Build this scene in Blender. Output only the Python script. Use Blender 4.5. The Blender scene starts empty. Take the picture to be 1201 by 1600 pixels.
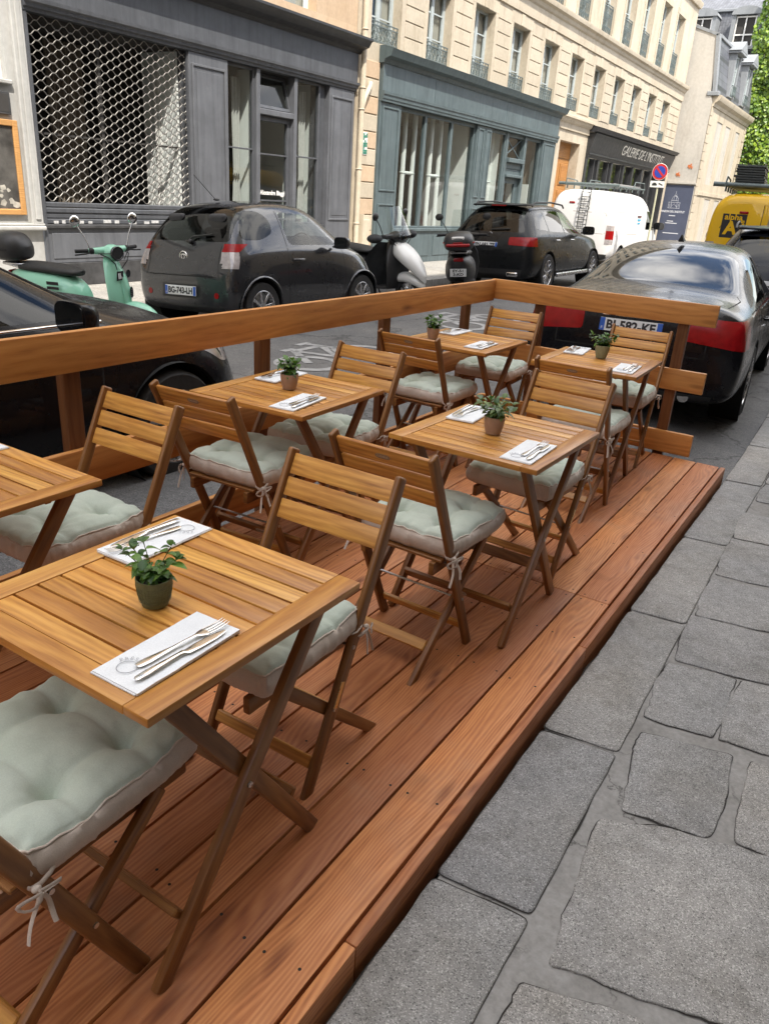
import bpy, bmesh, math, random
from mathutils import Vector, Matrix, Euler, noise
from math import sin, cos, pi, radians as RD
random.seed(7)
SC = bpy.context.scene
COL = SC.collection
V = Vector
Z = V((0, 0, 1))

# ------------------------------------------------------------------ node helpers
class NT:
    def __init__(s, name):
        s.m = bpy.data.materials.new(name); s.m.use_nodes = True
        s.t = s.m.node_tree; s.n = s.t.nodes; s.n.clear()
        s.out = s.n.new('ShaderNodeOutputMaterial')
    def N(s, typ, **kw):
        nd = s.n.new('ShaderNode' + typ)
        for k, v in kw.items():
            if k.startswith('i_'):
                key = k[2:]; key = int(key) if key.isdigit() else key.replace('_', ' ')
                s.put(nd.inputs[key], v)
            else: setattr(nd, k, v)
        return nd
    def put(s, inp, v):
        if isinstance(v, bpy.types.NodeSocket): s.t.links.new(v, inp)
        elif isinstance(v, bpy.types.Node): s.t.links.new(v.outputs[0], inp)
        else:
            if isinstance(v, (tuple, list)) and len(v) == 3 and inp.type == 'RGBA': v = (*v, 1)
            inp.default_value = v
    def ramp(s, fac, stops, interp='LINEAR'):
        r = s.n.new('ShaderNodeValToRGB'); r.color_ramp.interpolation = interp
        e = r.color_ramp.elements
        while len(e) < len(stops): e.new(0.5)
        for el, (p, c) in zip(e, stops):
            el.position = p
            el.color = (c, c, c, 1) if isinstance(c, (int, float)) else (*c, 1)
        s.put(r.inputs[0], fac); return r.outputs[0]
    def mix(s, fac, a, b, mode='MIX'):
        x = s.n.new('ShaderNodeMix'); x.data_type = 'RGBA'; x.blend_type = mode
        s.put(x.inputs[0], fac); s.put(x.inputs[6], a); s.put(x.inputs[7], b); return x.outputs[2]
    def math(s, op, a, b=None, c=None):
        x = s.n.new('ShaderNodeMath'); x.operation = op
        s.put(x.inputs[0], a)
        if b is not None: s.put(x.inputs[1], b)
        if c is not None: s.put(x.inputs[2], c)
        return x.outputs[0]
    def coord(s, which='Object', scale=(1, 1, 1), rot=(0, 0, 0), loc=(0, 0, 0)):
        tc = s.n.new('ShaderNodeTexCoord'); mp = s.n.new('ShaderNodeMapping')
        mp.inputs['Scale'].default_value = scale; mp.inputs['Rotation'].default_value = rot; mp.inputs['Location'].default_value = loc
        s.t.links.new(tc.outputs[which], mp.inputs[0]); return mp.outputs[0]
    def noise(s, vec, scale, detail=4, rough=.5, dist=0., out=0):
        x = s.n.new('ShaderNodeTexNoise'); s.put(x.inputs['Vector'], vec)
        x.inputs['Scale'].default_value = scale; x.inputs['Detail'].default_value = detail
        x.inputs['Roughness'].default_value = rough; x.inputs['Distortion'].default_value = dist
        return x.outputs[out]
    def voro(s, vec, scale, feature='F1', out='Distance', rnd=1.):
        x = s.n.new('ShaderNodeTexVoronoi'); x.feature = feature; s.put(x.inputs['Vector'], vec)
        x.inputs['Scale'].default_value = scale; x.inputs['Randomness'].default_value = rnd
        return x.outputs[out]
    def bump(s, h, strength=.3, dist=.01, normal=None):
        b = s.n.new('ShaderNodeBump'); b.inputs['Strength'].default_value = strength; b.inputs['Distance'].default_value = dist
        s.put(b.inputs['Height'], h)
        if normal is not None: s.put(b.inputs['Normal'], normal)
        return b.outputs[0]
    def bsdf(s, color, rough=.5, metal=0., normal=None, **kw):
        p = s.n.new('ShaderNodeBsdfPrincipled')
        s.put(p.inputs['Base Color'], color); s.put(p.inputs['Roughness'], rough); s.put(p.inputs['Metallic'], metal)
        if normal is not None: s.put(p.inputs['Normal'], normal)
        for k, v in kw.items(): s.put(p.inputs[k.replace('_', ' ')], v)
        s.t.links.new(p.outputs[0], s.out.inputs[0]); return p
    def island(s):
        g = s.n.new('ShaderNodeNewGeometry'); return g.outputs['Random Per Island']
    def objrand(s):
        g = s.n.new('ShaderNodeObjectInfo'); return g.outputs['Random']

M = {}
def plain(name, color, rough=.5, metal=0., var=.08, nscale=6., bump=0., streak=0., **kw):
    """procedural paint / metal / plastic: base colour broken up by soft noise"""
    t = NT(name); co = t.coord('Object')
    n = t.noise(co, nscale, 5, .6)
    k = t.ramp(n, [(.3, 1 - var), (.7, 1 + var)])
    c = t.mix(1., color, k, 'MULTIPLY')
    if streak:     # rain streaks, rubbed patches and grime
        sv = t.noise(t.coord('Object', (7, 7, .45)), 1.6, 5, .65); c = t.mix(1., c, t.ramp(sv, [(.32, 1 - streak), (.5, 1.), (.72, 1 + streak * .6)]), 'MULTIPLY')
        pt = t.noise(co, 5.5, 6, .7); c = t.mix(t.ramp(pt, [(.60, 0.), (.72, streak)]), c, tuple(min(1, x * 1.5 + .05) for x in color))
    r = t.ramp(t.noise(co, nscale * 3, 4), [(.3, max(0, rough - .06)), (.75, min(1, rough + .08))])
    nm = t.bump(t.noise(co, nscale * 12, 3), bump, .004) if bump else None
    t.bsdf(c, r, metal, nm, **kw); M[name] = t.m; return t.m

def wood(name, stops, rings=6., fine=90., rough=.4, bump=.25, tone=.35, knots=0., spec=.4, coat=0., fig=.3, wear=0.):
    """UV: u runs along the grain in metres, v across it"""
    t = NT(name)
    tc = t.n.new('ShaderNodeTexCoord'); uv = tc.outputs['UV']
    isl = t.island()
    def mp(sc):
        m = t.n.new('ShaderNodeMapping'); m.inputs['Scale'].default_value = sc; t.t.links.new(uv, m.inputs[0]); return m.outputs[0]
    # growth rings: parallel lines across the board, bent into cathedrals by slow noise
    sx = t.N('SeparateXYZ'); t.t.links.new(uv, sx.inputs[0])
    slow = t.noise(mp((.8, 5., 1)), 1., 2, .45, .2)
    wob = t.noise(mp((7., 30., 1)), 1., 2, .5)
    ring = t.math('MULTIPLY_ADD', slow, 7. * rings, t.math('MULTIPLY', sx.outputs[1], 26. * rings))
    ring = t.math('ADD', ring, t.math('MULTIPLY', wob, .45))
    ring = t.math('SINE', t.math('MULTIPLY', ring, 6.283))
    ring = t.math('MULTIPLY_ADD', ring, .5, .5)
    ring = t.math('POWER', ring, 1.3)
    fi = t.noise(mp((4., fine, 1)), 1., 4, .6)
    fi2 = t.noise(mp((14., fine * 4, 1)), 1., 2, .6)
    g = t.math('MULTIPLY_ADD', ring, fig, t.math('MULTIPLY', fi, 1. - fig))
    g = t.math('MULTIPLY_ADD', fi2, .25, t.math('SUBTRACT', g, .12))
    c = t.ramp(g, stops)
    k = t.ramp(isl, [(0, (1 - tone, 1 - tone * 1.25, 1 - tone * 1.4)), (.3, (1 - tone * .3, 1 - tone * .45, 1 - tone * .5)), (.55, 1.), (.8, (1 + tone * .35, 1 + tone * .45, 1 + tone * .3)), (1, (1 + tone * .55, 1 + tone * .8, 1 + tone * .6))])
    c = t.mix(1., c, k, 'MULTIPLY')
    big = t.ramp(t.noise(mp((1.3, 3, 1)), 1., 2), [(.3, .86), (.7, 1.1)])
    c = t.mix(1., c, big, 'MULTIPLY')
    orr = t.objrand(); c = t.mix(1., c, t.ramp(orr, [(0, (.86, .84, .82)), (.5, 1.), (1, (1.10, 1.12, 1.10))]), 'MULTIPLY')
    if wear:
        ob = t.coord('Object'); wm = t.noise(ob, 2.3, 5, .65); wm2 = t.noise(ob, 11., 4, .7)
        wf = t.math('MULTIPLY', t.ramp(wm, [(.50, 0.), (.70, 1.)]), t.ramp(wm2, [(.35, .25), (.65, 1.)]))
        c = t.mix(t.math('MULTIPLY', wf, wear), c, (.33, .235, .165))
        c = t.mix(t.ramp(t.noise(ob, 260., 2, .5), [(.70, 0.), (.76, .55)]), c, (.16, .10, .06))
        c = t.mix(t.ramp(t.noise(ob, 5.5, 3, .5), [(.60, 0.), (.75, .45)]), c, t.mix(1., c, (.55, .5, .48), 'MULTIPLY'))
    if knots:
        vd = t.voro(mp((2.4, 9., 1)), 1., 'F1')
        km = t.ramp(vd, [(0.02, 1.), (.10, .55), (.2, 0.)])
        km = t.math('MULTIPLY', km, knots)
        c = t.mix(km, c, t.mix(1., c, (.35, .25, .2), 'MULTIPLY'))
    r = t.ramp(fi, [(.3, rough + .1), (.7, rough - .05)])
    nm = t.bump(g, bump, .0015)
    t.bsdf(c, r, 0., nm, Specular_IOR_Level=spec, Coat_Weight=coat, Coat_Roughness=.3)
    M[name] = t.m; return t.m

def glassmat(name, tint=(.55, .6, .58), rough=.0, refl=1., see=.85):
    t = NT(name)
    tr = t.N('BsdfTransparent', i_Color=tint)
    gl = t.N('BsdfGlossy', i_Color=(1, 1, 1), i_Roughness=rough)
    co = t.coord('Object')
    lw = t.N('LayerWeight', i_Blend=.5)      # Schlick reflectance, the same from both sides of the pane
    fr = t.math('MULTIPLY_ADD', t.math('POWER', lw.outputs['Facing'], 4.5), .95, .045)
    nm = t.bump(t.noise(co, 1.3, 2), .03, .02); t.put(gl.inputs['Normal'], nm)
    f = t.math('MINIMUM', t.math('MULTIPLY', fr, refl), 1.)
    mx = t.N('MixShader'); t.put(mx.inputs[0], f); t.put(mx.inputs[1], tr.outputs[0]); t.put(mx.inputs[2], gl.outputs[0])
    t.t.links.new(mx.outputs[0], t.out.inputs[0]); M[name] = t.m; return t.m

# ------------------------------------------------------------------ mesh builder
class MB:
    def __init__(s):
        s.b = bmesh.new(); s.uv = s.b.loops.layers.uv.new('UVMap')
    def absorb(s, t, mi=0):
        for f in t.faces: f.material_index = mi
        me = bpy.data.meshes.new('tmp'); t.to_mesh(me); t.free()
        s.b.from_mesh(me); bpy.data.meshes.remove(me); s.uv = s.b.loops.layers.uv['UVMap']
    def box(s, c, size, mat=None, bev=0., seg=1, mi=0, grain=0):
        """box of size centred at c (in the frame mat); grain = axis index of u"""
        t = bmesh.new(); uvl = t.loops.layers.uv.new('UVMap')
        sx, sy, sz = (d / 2 for d in size)
        vs = [t.verts.new((x * sx, y * sy, z * sz)) for x in (-1, 1) for y in (-1, 1) for z in (-1, 1)]
        for q in ((0, 1, 3, 2), (4, 6, 7, 5), (0, 4, 5, 1), (2, 3, 7, 6), (0, 2, 6, 4), (1, 5, 7, 3)):
            t.faces.new([vs[i] for i in q])
        if bev > 0:
            bmesh.ops.bevel(t, geom=list(t.edges), offset=bev, segments=seg, affect='EDGES', profile=.5)
        t.normal_update()
        ou, ov = random.random() * 40, random.random() * 40
        o = [a for a in (0, 1, 2) if a != grain]
        for f in t.faces:
            n = [abs(x) for x in f.normal]
            a = o[0] if n[o[1]] >= n[o[0]] else o[1]
            if n[grain] > .9: uu, a = o[0], o[1]
            else: uu = grain
            for l in f.loops: l[uvl].uv = (l.vert.co[uu] + ou, l.vert.co[a] + ov)
        mt = Matrix.Translation(V(c))
        if mat is not None: mt = mat @ mt
        bmesh.ops.transform(t, matrix=mt, verts=t.verts)
        s.absorb(t, mi); return s
    def plank(s, p0, p1, w, th, up=Z, bev=.003, seg=1, mi=0, roundend=0):
        p0, p1 = V(p0), V(p1); d = p1 - p0; L = d.length; d.normalize()
        up = V(up); side = up.cross(d).normalized(); up = d.cross(side)
        m = Matrix((d, side, up)).transposed().to_4x4(); m.translation = (p0 + p1) / 2
        return s.box((0, 0, 0), (L, w, th), m, bev, seg, mi, 0)
    def cyl(s, p0, p1, r0, r1=None, seg=16, caps=True, mi=0):
        p0, p1 = V(p0), V(p1); d = p1 - p0; r1 = r0 if r1 is None else r1
        q = d.to_track_quat('Z', 'Y').to_matrix()
        A = [s.b.verts.new(p0 + q @ V((cos(2 * pi * i / seg) * r0, sin(2 * pi * i / seg) * r0, 0))) for i in range(seg)]
        B = [s.b.verts.new(p1 + q @ V((cos(2 * pi * i / seg) * r1, sin(2 * pi * i / seg) * r1, 0))) for i in range(seg)]
        fs = [s.b.faces.new((A[i], A[(i + 1) % seg], B[(i + 1) % seg], B[i])) for i in range(seg)]
        if caps: fs += [s.b.faces.new(A[::-1]), s.b.faces.new(B)]
        for f in fs: f.material_index = mi
        return s
    def tube(s, pts, r, seg=8, mi=0, close=False, flat=1., rs=None):
        pts = [V(p) for p in pts]; n = len(pts); rings = []
        prev = None
        for i, p in enumerate(pts):
            if close: d = pts[(i + 1) % n] - pts[i - 1]
            else: d = pts[min(i + 1, n - 1)] - pts[max(i - 1, 0)]
            d.normalize()
            ref = prev if prev is not None else (V((0, 0, 1)) if abs(d.z) < .9 else V((1, 0, 0)))
            a = (ref - d * ref.dot(d)).normalized(); prev = a; b2 = d.cross(a)
            rr = rs[i] if rs else r
            rings.append([s.b.verts.new(p + a * cos(2 * pi * k / seg) * rr + b2 * sin(2 * pi * k / seg) * rr * flat) for k in range(seg)])
        m = n if close else n - 1
        for i in range(m):
            A, B = rings[i], rings[(i + 1) % n]
            for k in range(seg):
                f = s.b.faces.new((A[k], A[(k + 1) % seg], B[(k + 1) % seg], B[k])); f.material_index = mi
        if not close:
            s.b.faces.new(rings[0][::-1]).material_index = mi; s.b.faces.new(rings[-1]).material_index = mi
        return s
    def lathe(s, prof, seg=24, c=(0, 0, 0), axis=Z, mi=0, capb=True, capt=False):
        q = V(axis).to_track_quat('Z', 'Y').to_matrix(); c = V(c); R = []
        for r, z in prof:
            R.append([s.b.verts.new(c + q @ V((r * cos(2 * pi * i / seg), r * sin(2 * pi * i / seg), z))) for i in range(seg)])
        for A, B in zip(R, R[1:]):
            for i in range(seg):
                f = s.b.faces.new((A[i], A[(i + 1) % seg], B[(i + 1) % seg], B[i])); f.material_index = mi
        if capb: s.b.faces.new(R[0][::-1]).material_index = mi
        if capt: s.b.faces.new(R[-1]).material_index = mi
        return s
    def poly(s, pts, mi=0):
        f = s.b.faces.new([s.b.verts.new(V(p)) for p in pts]); f.material_index = mi
        for l in f.loops: l[s.uv].uv = (l.vert.co.x + l.vert.co.z, l.vert.co.y)
        return f
    def prism(s, pts, vec, mi=0, bev=0., seg=1):
        """closed outline pts swept by vec"""
        t = bmesh.new(); t.loops.layers.uv.new('UVMap')
        A = [t.verts.new(V(p)) for p in pts]; B = [t.verts.new(V(p) + V(vec)) for p in pts]; n = len(A)
        t.faces.new(A[::-1]); t.faces.new(B)
        for i in range(n): t.faces.new((A[i], A[(i + 1) % n], B[(i + 1) % n], B[i]))
        bmesh.ops.recalc_face_normals(t, faces=t.faces)
        if bev: bmesh.ops.bevel(t, geom=list(t.edges), offset=bev, segments=seg, affect='EDGES', profile=.5)
        s.absorb(t, mi); return s
    def ball(s, c, r, sc=(1, 1, 1), seg=16, mi=0, mat=None):
        t = bmesh.new(); t.loops.layers.uv.new('UVMap')
        bmesh.ops.create_uvsphere(t, u_segments=seg, v_segments=max(6, seg // 2), radius=r)
        m = Matrix.Translation(V(c)) @ (mat.to_4x4() if mat is not None else Matrix()) @ Matrix.Diagonal((*sc, 1))
        bmesh.ops.transform(t, matrix=m, verts=t.verts); s.absorb(t, mi); return s
    def torus(s, c, R, r, axis=Z, seg=24, sub=8, mi=0):
        q = V(axis).to_track_quat('Z', 'Y').to_matrix(); c = V(c)
        return s.tube([c + q @ V((R * cos(2 * pi * i / seg), R * sin(2 * pi * i / seg), 0)) for i in range(seg)], r, sub, mi, True)
    def xf(s, m): bmesh.ops.transform(s.b, matrix=m, verts=s.b.verts); return s
    def build(s, name, mats, parent=None, smooth=35, loc=None):
        me = bpy.data.meshes.new(name); s.b.normal_update(); s.b.to_mesh(me); s.b.free()
        for m in (mats if isinstance(mats, (list, tuple)) else [mats]):
            me.materials.append(M[m] if isinstance(m, str) else m)
        if smooth:
            me.shade_smooth(); me.set_sharp_from_angle(angle=RD(smooth))
        return link(name, me, parent, loc)
def link(name, me, parent=None, loc=None):
    o = bpy.data.objects.new(name, me); COL.objects.link(o)
    if parent is not None: o.parent = parent
    if loc is not None: o.location = loc
    return o
def tag(o, label=None, cat=None, group=None, kind=None):
    if label: o['label'] = label
    if cat: o['category'] = cat
    if group: o['group'] = group
    if kind: o['kind'] = kind
    return o
def thing(name, label, cat, loc=(0, 0, 0), rz=0., group=None):
    o = bpy.data.objects.new(name, None); COL.objects.link(o)
    o.empty_display_size = .1; o.location = loc; o.rotation_euler = (0, 0, rz)
    return tag(o, label, cat, group)
def copy_tree(o, parent=None):
    c = o.copy(); COL.objects.link(c)
    if parent is not None: c.parent = parent
    for ch in [x for x in bpy.data.objects if x.parent == o]: copy_tree(ch, c)
    return c
def struct(o): o['kind'] = 'structure'; return o

def text_mesh(body, size, mat, name, parent=None, matrix=None, align='CENTER', extrude=.0008, width=None, bold=0.):
    cu = bpy.data.curves.new('txt', 'FONT'); cu.body = body; cu.size = size; cu.align_x = align; cu.align_y = 'CENTER'
    cu.extrude = extrude; cu.offset = bold; cu.resolution_u = 3
    ob = bpy.data.objects.new('txt', cu); COL.objects.link(ob)
    dg = bpy.context.evaluated_depsgraph_get(); dg.update()
    me = bpy.data.meshes.new_from_object(ob.evaluated_get(dg))
    bpy.data.objects.remove(ob); bpy.data.curves.remove(cu)
    if width and len(me.vertices):
        xs = [v.co.x for v in me.vertices]; k = width / (max(xs) - min(xs))
        for v in me.vertices: v.co.x *= k
    me.materials.clear(); me.materials.append(M[mat])
    o = link(name, me, parent)
    if matrix is not None: o.matrix_local = matrix
    return o
def frame(o, x, y):
    """matrix whose local x,y axes are the given directions (text plane)"""
    x = V(x).normalized(); y = V(y).normalized(); z = x.cross(y)
    m = Matrix((x, y, z)).transposed().to_4x4(); m.translation = V(o); return m
def lerp(a, b, t): return a + (b - a) * t
# ------------------------------------------------------------------ materials
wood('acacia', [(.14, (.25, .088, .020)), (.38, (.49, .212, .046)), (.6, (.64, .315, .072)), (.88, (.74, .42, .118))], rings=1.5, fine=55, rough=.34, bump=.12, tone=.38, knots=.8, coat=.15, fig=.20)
wood('acacia_shaded', [(.14, (.085, .030, .009)), (.38, (.20, .080, .022)), (.6, (.265, .115, .033)), (.88, (.34, .165, .053))], rings=1.5, fine=55, rough=.36, bump=.12, tone=.34, knots=.6, coat=.15, fig=.22)  # same wood as the tabletops, with the shade on legs and frames put into the colour
wood('deck_wood', [(.10, (.13, .042, .016)), (.34, (.42, .145, .050)), (.6, (.56, .222, .080)), (.9, (.66, .30, .12))], rings=3.0, fine=46, rough=.55, bump=.3, tone=.27, knots=1., fig=.25, wear=.30)
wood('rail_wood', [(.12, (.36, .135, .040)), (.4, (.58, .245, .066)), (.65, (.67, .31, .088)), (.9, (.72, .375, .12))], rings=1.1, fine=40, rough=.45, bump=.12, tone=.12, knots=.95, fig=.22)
wood('post_wood_shaded', [(.12, (.08, .028, .011)), (.4, (.15, .056, .020)), (.65, (.19, .077, .028)), (.9, (.23, .10, .04))], rings=1.1, fine=40, rough=.45, bump=.12, tone=.12, knots=.7, fig=.22)  # railing timber darkened: the shade on the posts is painted into their colour
wood('oak_door', [(.1, (.34, .15, .045)), (.5, (.46, .22, .07)), (.9, (.52, .27, .09))], rings=1, fine=40, rough=.5, bump=.15, tone=.1)
wood('picture_oak', [(.1, (.36, .17, .06)), (.5, (.52, .28, .10)), (.9, (.60, .34, .14))], rings=2, fine=40, rough=.5, bump=.15, tone=.1)

def fabric(name, col, col2):
    t = NT(name); co = t.coord('Object')
    n = t.noise(co, 5., 4, .6); c = t.mix(t.ramp(n, [(.35, 0.), (.7, 1.)]), col, col2)
    w = t.noise(t.coord('Object', (1, 1, 1)), 420., 3, .7)
    c = t.mix(1., c, t.ramp(w, [(.3, .90), (.7, 1.07)]), 'MULTIPLY'); c = t.mix(1., c, t.ramp(t.noise(co, 13., 4, .65), [(.3, .93), (.7, 1.04)]), 'MULTIPLY')
    w2 = t.noise(co, 28., 4, .65)
    nm = t.bump(w, .12, .0006); nm = t.bump(w2, .22, .006, nm)
    t.bsdf(c, .9, 0., nm, Sheen_Weight=.15, Specular_IOR_Level=.2); M[name] = t.m
fabric('cushion_green', (.50, .575, .495), (.56, .625, .55))
fabric('cushion_beige', (.56, .475, .41), (.63, .545, .475))
fabric('napkin', (.80, .82, .84), (.84, .86, .88))

def stone(name, c0, c1, spk, scale=300., bump=.25, stain=(.8, .78, .74)):
    t = NT(name); co = t.coord('Object')
    v = t.voro(co, scale, 'F1', 'Color'); sp = t.N('SeparateColor', i_0=v).outputs[0]
    n = t.noise(co, scale * .9, 3, .7)
    c = t.mix(t.ramp(n, [(.3, 0.), (.68, 1.)]), c0, c1)
    c = t.mix(t.ramp(sp, [(.80, 0.), (.93, .85)]), c, spk)
    c = t.mix(t.ramp(sp, [(.04, .8), (.16, 0.)]), c, tuple(x * .33 for x in c0))
    isl = t.island(); k = t.ramp(isl, [(0, (.88, .875, .87)), (.4, (.96, .955, .94)), (.7, (1.04, 1.02, .985)), (1, (1.13, 1.12, 1.10))])
    c = t.mix(1., c, k, 'MULTIPLY')
    s1 = t.noise(co, 3.2, 5, .65); c = t.mix(t.ramp(s1, [(.44, 0.), (.70, .8)]), c, t.mix(1., c, stain, 'MULTIPLY'))
    s2 = t.noise(co, 1.1, 4, .6); c = t.mix(1., c, t.ramp(s2, [(.3, (.84, .85, .87)), (.7, (1.12, 1.10, 1.07))]), 'MULTIPLY')
    bl = t.noise(co, 7., 6, .7); c = t.mix(t.ramp(bl, [(.56, 0.), (.66, .5)]), c, t.mix(1., c, (.62, .60, .57), 'MULTIPLY'))
    gum = t.voro(co, 2.6, 'F1'); c = t.mix(t.ramp(gum, [(.025, .55), (.04, 0.)]), c, tuple(x * .5 for x in c0))
    c = t.mix(1., c, t.ramp(t.noise(co, 22., 4, .6), [(.3, .84), (.7, 1.12)]), 'MULTIPLY')
    nm = t.bump(n, bump, .003); nm = t.bump(t.noise(co, 40., 4), .2, .008, nm)
    t.bsdf(c, t.ramp(n, [(.3, .55), (.7, .8)]), 0., nm, Specular_IOR_Level=.35); M[name] = t.m
stone('granite', (.205, .201, .197), (.325, .32, .312), (.50, .49, .48), 370.)
def mortar():
    t = NT('mortar'); co = t.coord('Object')
    c = t.mix(t.ramp(t.noise(co, 6., 6, .65), [(.3, 0.), (.7, 1.)]), (.215, .205, .19), (.31, .30, .285))
    c = t.mix(1., c, t.ramp(t.noise(co, 60., 4, .6), [(.3, .82), (.7, 1.12)]), 'MULTIPLY')
    wv = t.N('VectorMath', operation='MULTIPLY_ADD'); t.put(wv.inputs[0], t.noise(co, 14., 5, .6, 0., 1)); wv.inputs[1].default_value = (.13, .13, .13); t.put(wv.inputs[2], co); cr = t.voro(wv.outputs[0], 2.6, 'DISTANCE_TO_EDGE'); cm = t.math('MULTIPLY', t.ramp(cr, [(.002, 1.), (.010, 0.)]), t.ramp(t.noise(co, 5., 3), [(.42, 0.), (.58, .8)])); c = t.mix(cm, c, (.07, .065, .06))
    t.bsdf(c, .85, 0., t.bump(t.noise(co, 45., 5, .65), .5, .004), Specular_IOR_Level=.2); M['mortar'] = t.m
mortar()
stone('asphalt', (.095, .096, .10), (.165, .166, .168), (.24, .24, .24), 190., .5, (.78, .78, .80))
_t = M['asphalt'].node_tree; _p = [n for n in _t.nodes if n.bl_idname == 'ShaderNodeBsdfPrincipled'][0]; _l = _p.inputs['Base Color'].links[0].from_socket
class _A(NT):
    def __init__(s, m): s.m = m; s.t = m.node_tree; s.n = s.t.nodes
_a = _A(M['asphalt']); _co = _a.coord('Object'); _w = _a.N('VectorMath', operation='MULTIPLY_ADD'); _a.put(_w.inputs[0], _a.noise(_co, 2.2, 5, .65, 0., 1)); _w.inputs[1].default_value = (.7, .7, .7); _a.put(_w.inputs[2], _co)
_cr = _a.ramp(_a.voro(_w.outputs[0], .45, 'DISTANCE_TO_EDGE'), [(.002, .85), (.010, 0.)]); _pt = _a.ramp(_a.noise(_co, .55, 2, .4), [(.52, 0.), (.54, .32)])
_c = _a.mix(_pt, _l, (.075, .075, .078)); _c = _a.mix(_cr, _c, (.03, .03, .03)); _oil = _a.ramp(_a.noise(_co, 1.7, 5, .7), [(.62, 0.), (.75, .5)]); _a.put(_p.inputs['Base Color'], _a.mix(_oil, _c, (.05, .05, .05)))
stone('far_paving', (.30, .29, .27), (.40, .385, .36), (.48, .47, .45), 60., .3)
plain('dirt_crack', (.022, .019, .016), .95)
plain('road_paint', (.30, .30, .30), .7, var=.3, nscale=9)

# ------------------------------------------------------------------ camera, light, sky
cam = bpy.data.cameras.new('camera'); cam.sensor_fit = 'VERTICAL'; cam.sensor_height = 36.
cam.lens = 1190.77 / 1600 * 36; cam.clip_end = 800; cam.clip_start = .05
co_ = bpy.data.objects.new('camera', cam); COL.objects.link(co_); SC.camera = co_
def cam_axes(yaw, pitch, roll):
    rt = V((cos(yaw), sin(yaw), 0)); fw = V((-sin(yaw), cos(yaw), 0))
    f2 = fw * cos(pitch) + Z * sin(pitch); u2 = Z * cos(pitch) - fw * sin(pitch)
    return rt * cos(roll) + u2 * sin(roll), u2 * cos(roll) - rt * sin(roll), f2
_r, _u, _f = cam_axes(RD(31.388), RD(-22.657), RD(3.888))
_m = Matrix((_r, _u, -_f)).transposed().to_4x4(); _m.translation = (0, 0, 1.554); co_.matrix_world = _m

SUN_EL, SUN_AZ = RD(54), RD(128)           # azimuth clockwise from +Y: behind the camera, on the near side
sl = bpy.data.lights.new('sun', 'SUN'); sl.energy = 3.0; sl.angle = RD(.53); sl.color = (1, .93, .82)
so = bpy.data.objects.new('sun', sl); COL.objects.link(so)
to_sun = V((sin(SUN_AZ) * cos(SUN_EL), cos(SUN_AZ) * cos(SUN_EL), sin(SUN_EL)))
so.rotation_euler = to_sun.to_track_quat('Z', 'Y').to_euler(); so.location = to_sun * 60
W = bpy.data.worlds.new('World'); SC.world = W; W.use_nodes = True
wn, wl = W.node_tree.nodes, W.node_tree.links; wn.clear()
wo = wn.new('ShaderNodeOutputWorld'); bg = wn.new('ShaderNodeBackground'); wl.new(bg.outputs[0], wo.inputs[0])
sky = wn.new('ShaderNodeTexSky'); sky.sky_type = 'NISHITA'; sky.sun_disc = False
sky.sun_elevation = SUN_EL; sky.sun_rotation = SUN_AZ; sky.air_density = 1.; sky.dust_density = 1.5
tc = wn.new('ShaderNodeTexCoord'); mp = wn.new('ShaderNodeMapping'); mp.inputs['Scale'].default_value = (1, 1, 2.2)
wl.new(tc.outputs['Generated'], mp.inputs[0])
nz = wn.new('ShaderNodeTexNoise'); nz.inputs['Scale'].default_value = 2.6; nz.inputs['Detail'].default_value = 8; nz.inputs['Roughness'].default_value = .55; nz.inputs['Distortion'].default_value = .3
wl.new(mp.outputs[0], nz.inputs['Vector'])
rp = wn.new('ShaderNodeValToRGB'); rp.color_ramp.elements[0].position = .40; rp.color_ramp.elements[1].position = .58
wl.new(nz.outputs[0], rp.inputs[0])
mx = wn.new('ShaderNodeMix'); mx.data_type = 'RGBA'; wl.new(rp.outputs[0], mx.inputs[0]); wl.new(sky.outputs[0], mx.inputs[6])
mx.inputs[7].default_value = (11.2, 10.9, 10.6, 1)
wl.new(mx.outputs[2], bg.inputs[0]); bg.inputs[1].default_value = .15
SC.view_settings.view_transform = 'Standard'; SC.view_settings.look = 'None'; SC.view_settings.gamma = 1; SC.view_settings.exposure = 1.25
SC.render.engine = 'CYCLES'
SC.cycles.max_bounces = 8; SC.cycles.transparent_max_bounces = 12; SC.cycles.diffuse_bounces = 5
SC.cycles.use_denoising = True; SC.cycles.sample_clamp_indirect = 6

# ------------------------------------------------------------------ setting: road, pavements, kerbs
def kshift(y):
    return 0. if y < 5 else max(-3.2, -.006 * (y - 5) ** 2)
ROADP = [(-8.12, -.20), (-7.6, -.168), (-6.95, -.125), (-5.8, -.095), (-4.6, -.085), (-3.3, -.10), (-2.2, -.135), (-1.3, -.175), (-.55, -.195)]
def road_z(x):
    for (a, za), (b, zb) in zip(ROADP, ROADP[1:]):
        if x <= b: return lerp(za, zb, (x - a) / (b - a))
    return -.195
def sheet(name, xs, ys, zf, mat, shift=True, kind='structure'):
    b = MB(); g = [[b.b.verts.new((x, y, zf(x, y))) for x in xs] for y in ys]
    for r0, r1 in zip(g, g[1:]):
        for i in range(len(xs) - 1): b.b.faces.new((r0[i], r0[i + 1], r1[i + 1], r1[i]))
    return tag(b.build(name, mat), kind=kind)
ys = [-40 + i * 2 for i in range(22)] + [5 + i * 1.5 for i in range(30)] + [60, 90, 140]
b = MB(); g = []
for y in ys:
    row = []
    for i, (x, z) in enumerate(ROADP):
        row.append(b.b.verts.new((x + kshift(y) * (i / 8.) ** 2, y, z)))
    g.append(row)
for r0, r1 in zip(g, g[1:]):
    for i in range(len(ROADP) - 1): b.b.faces.new((r0[i], r0[i + 1], r1[i + 1], r1[i]))
struct(b.build('road', 'asphalt'))
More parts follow.
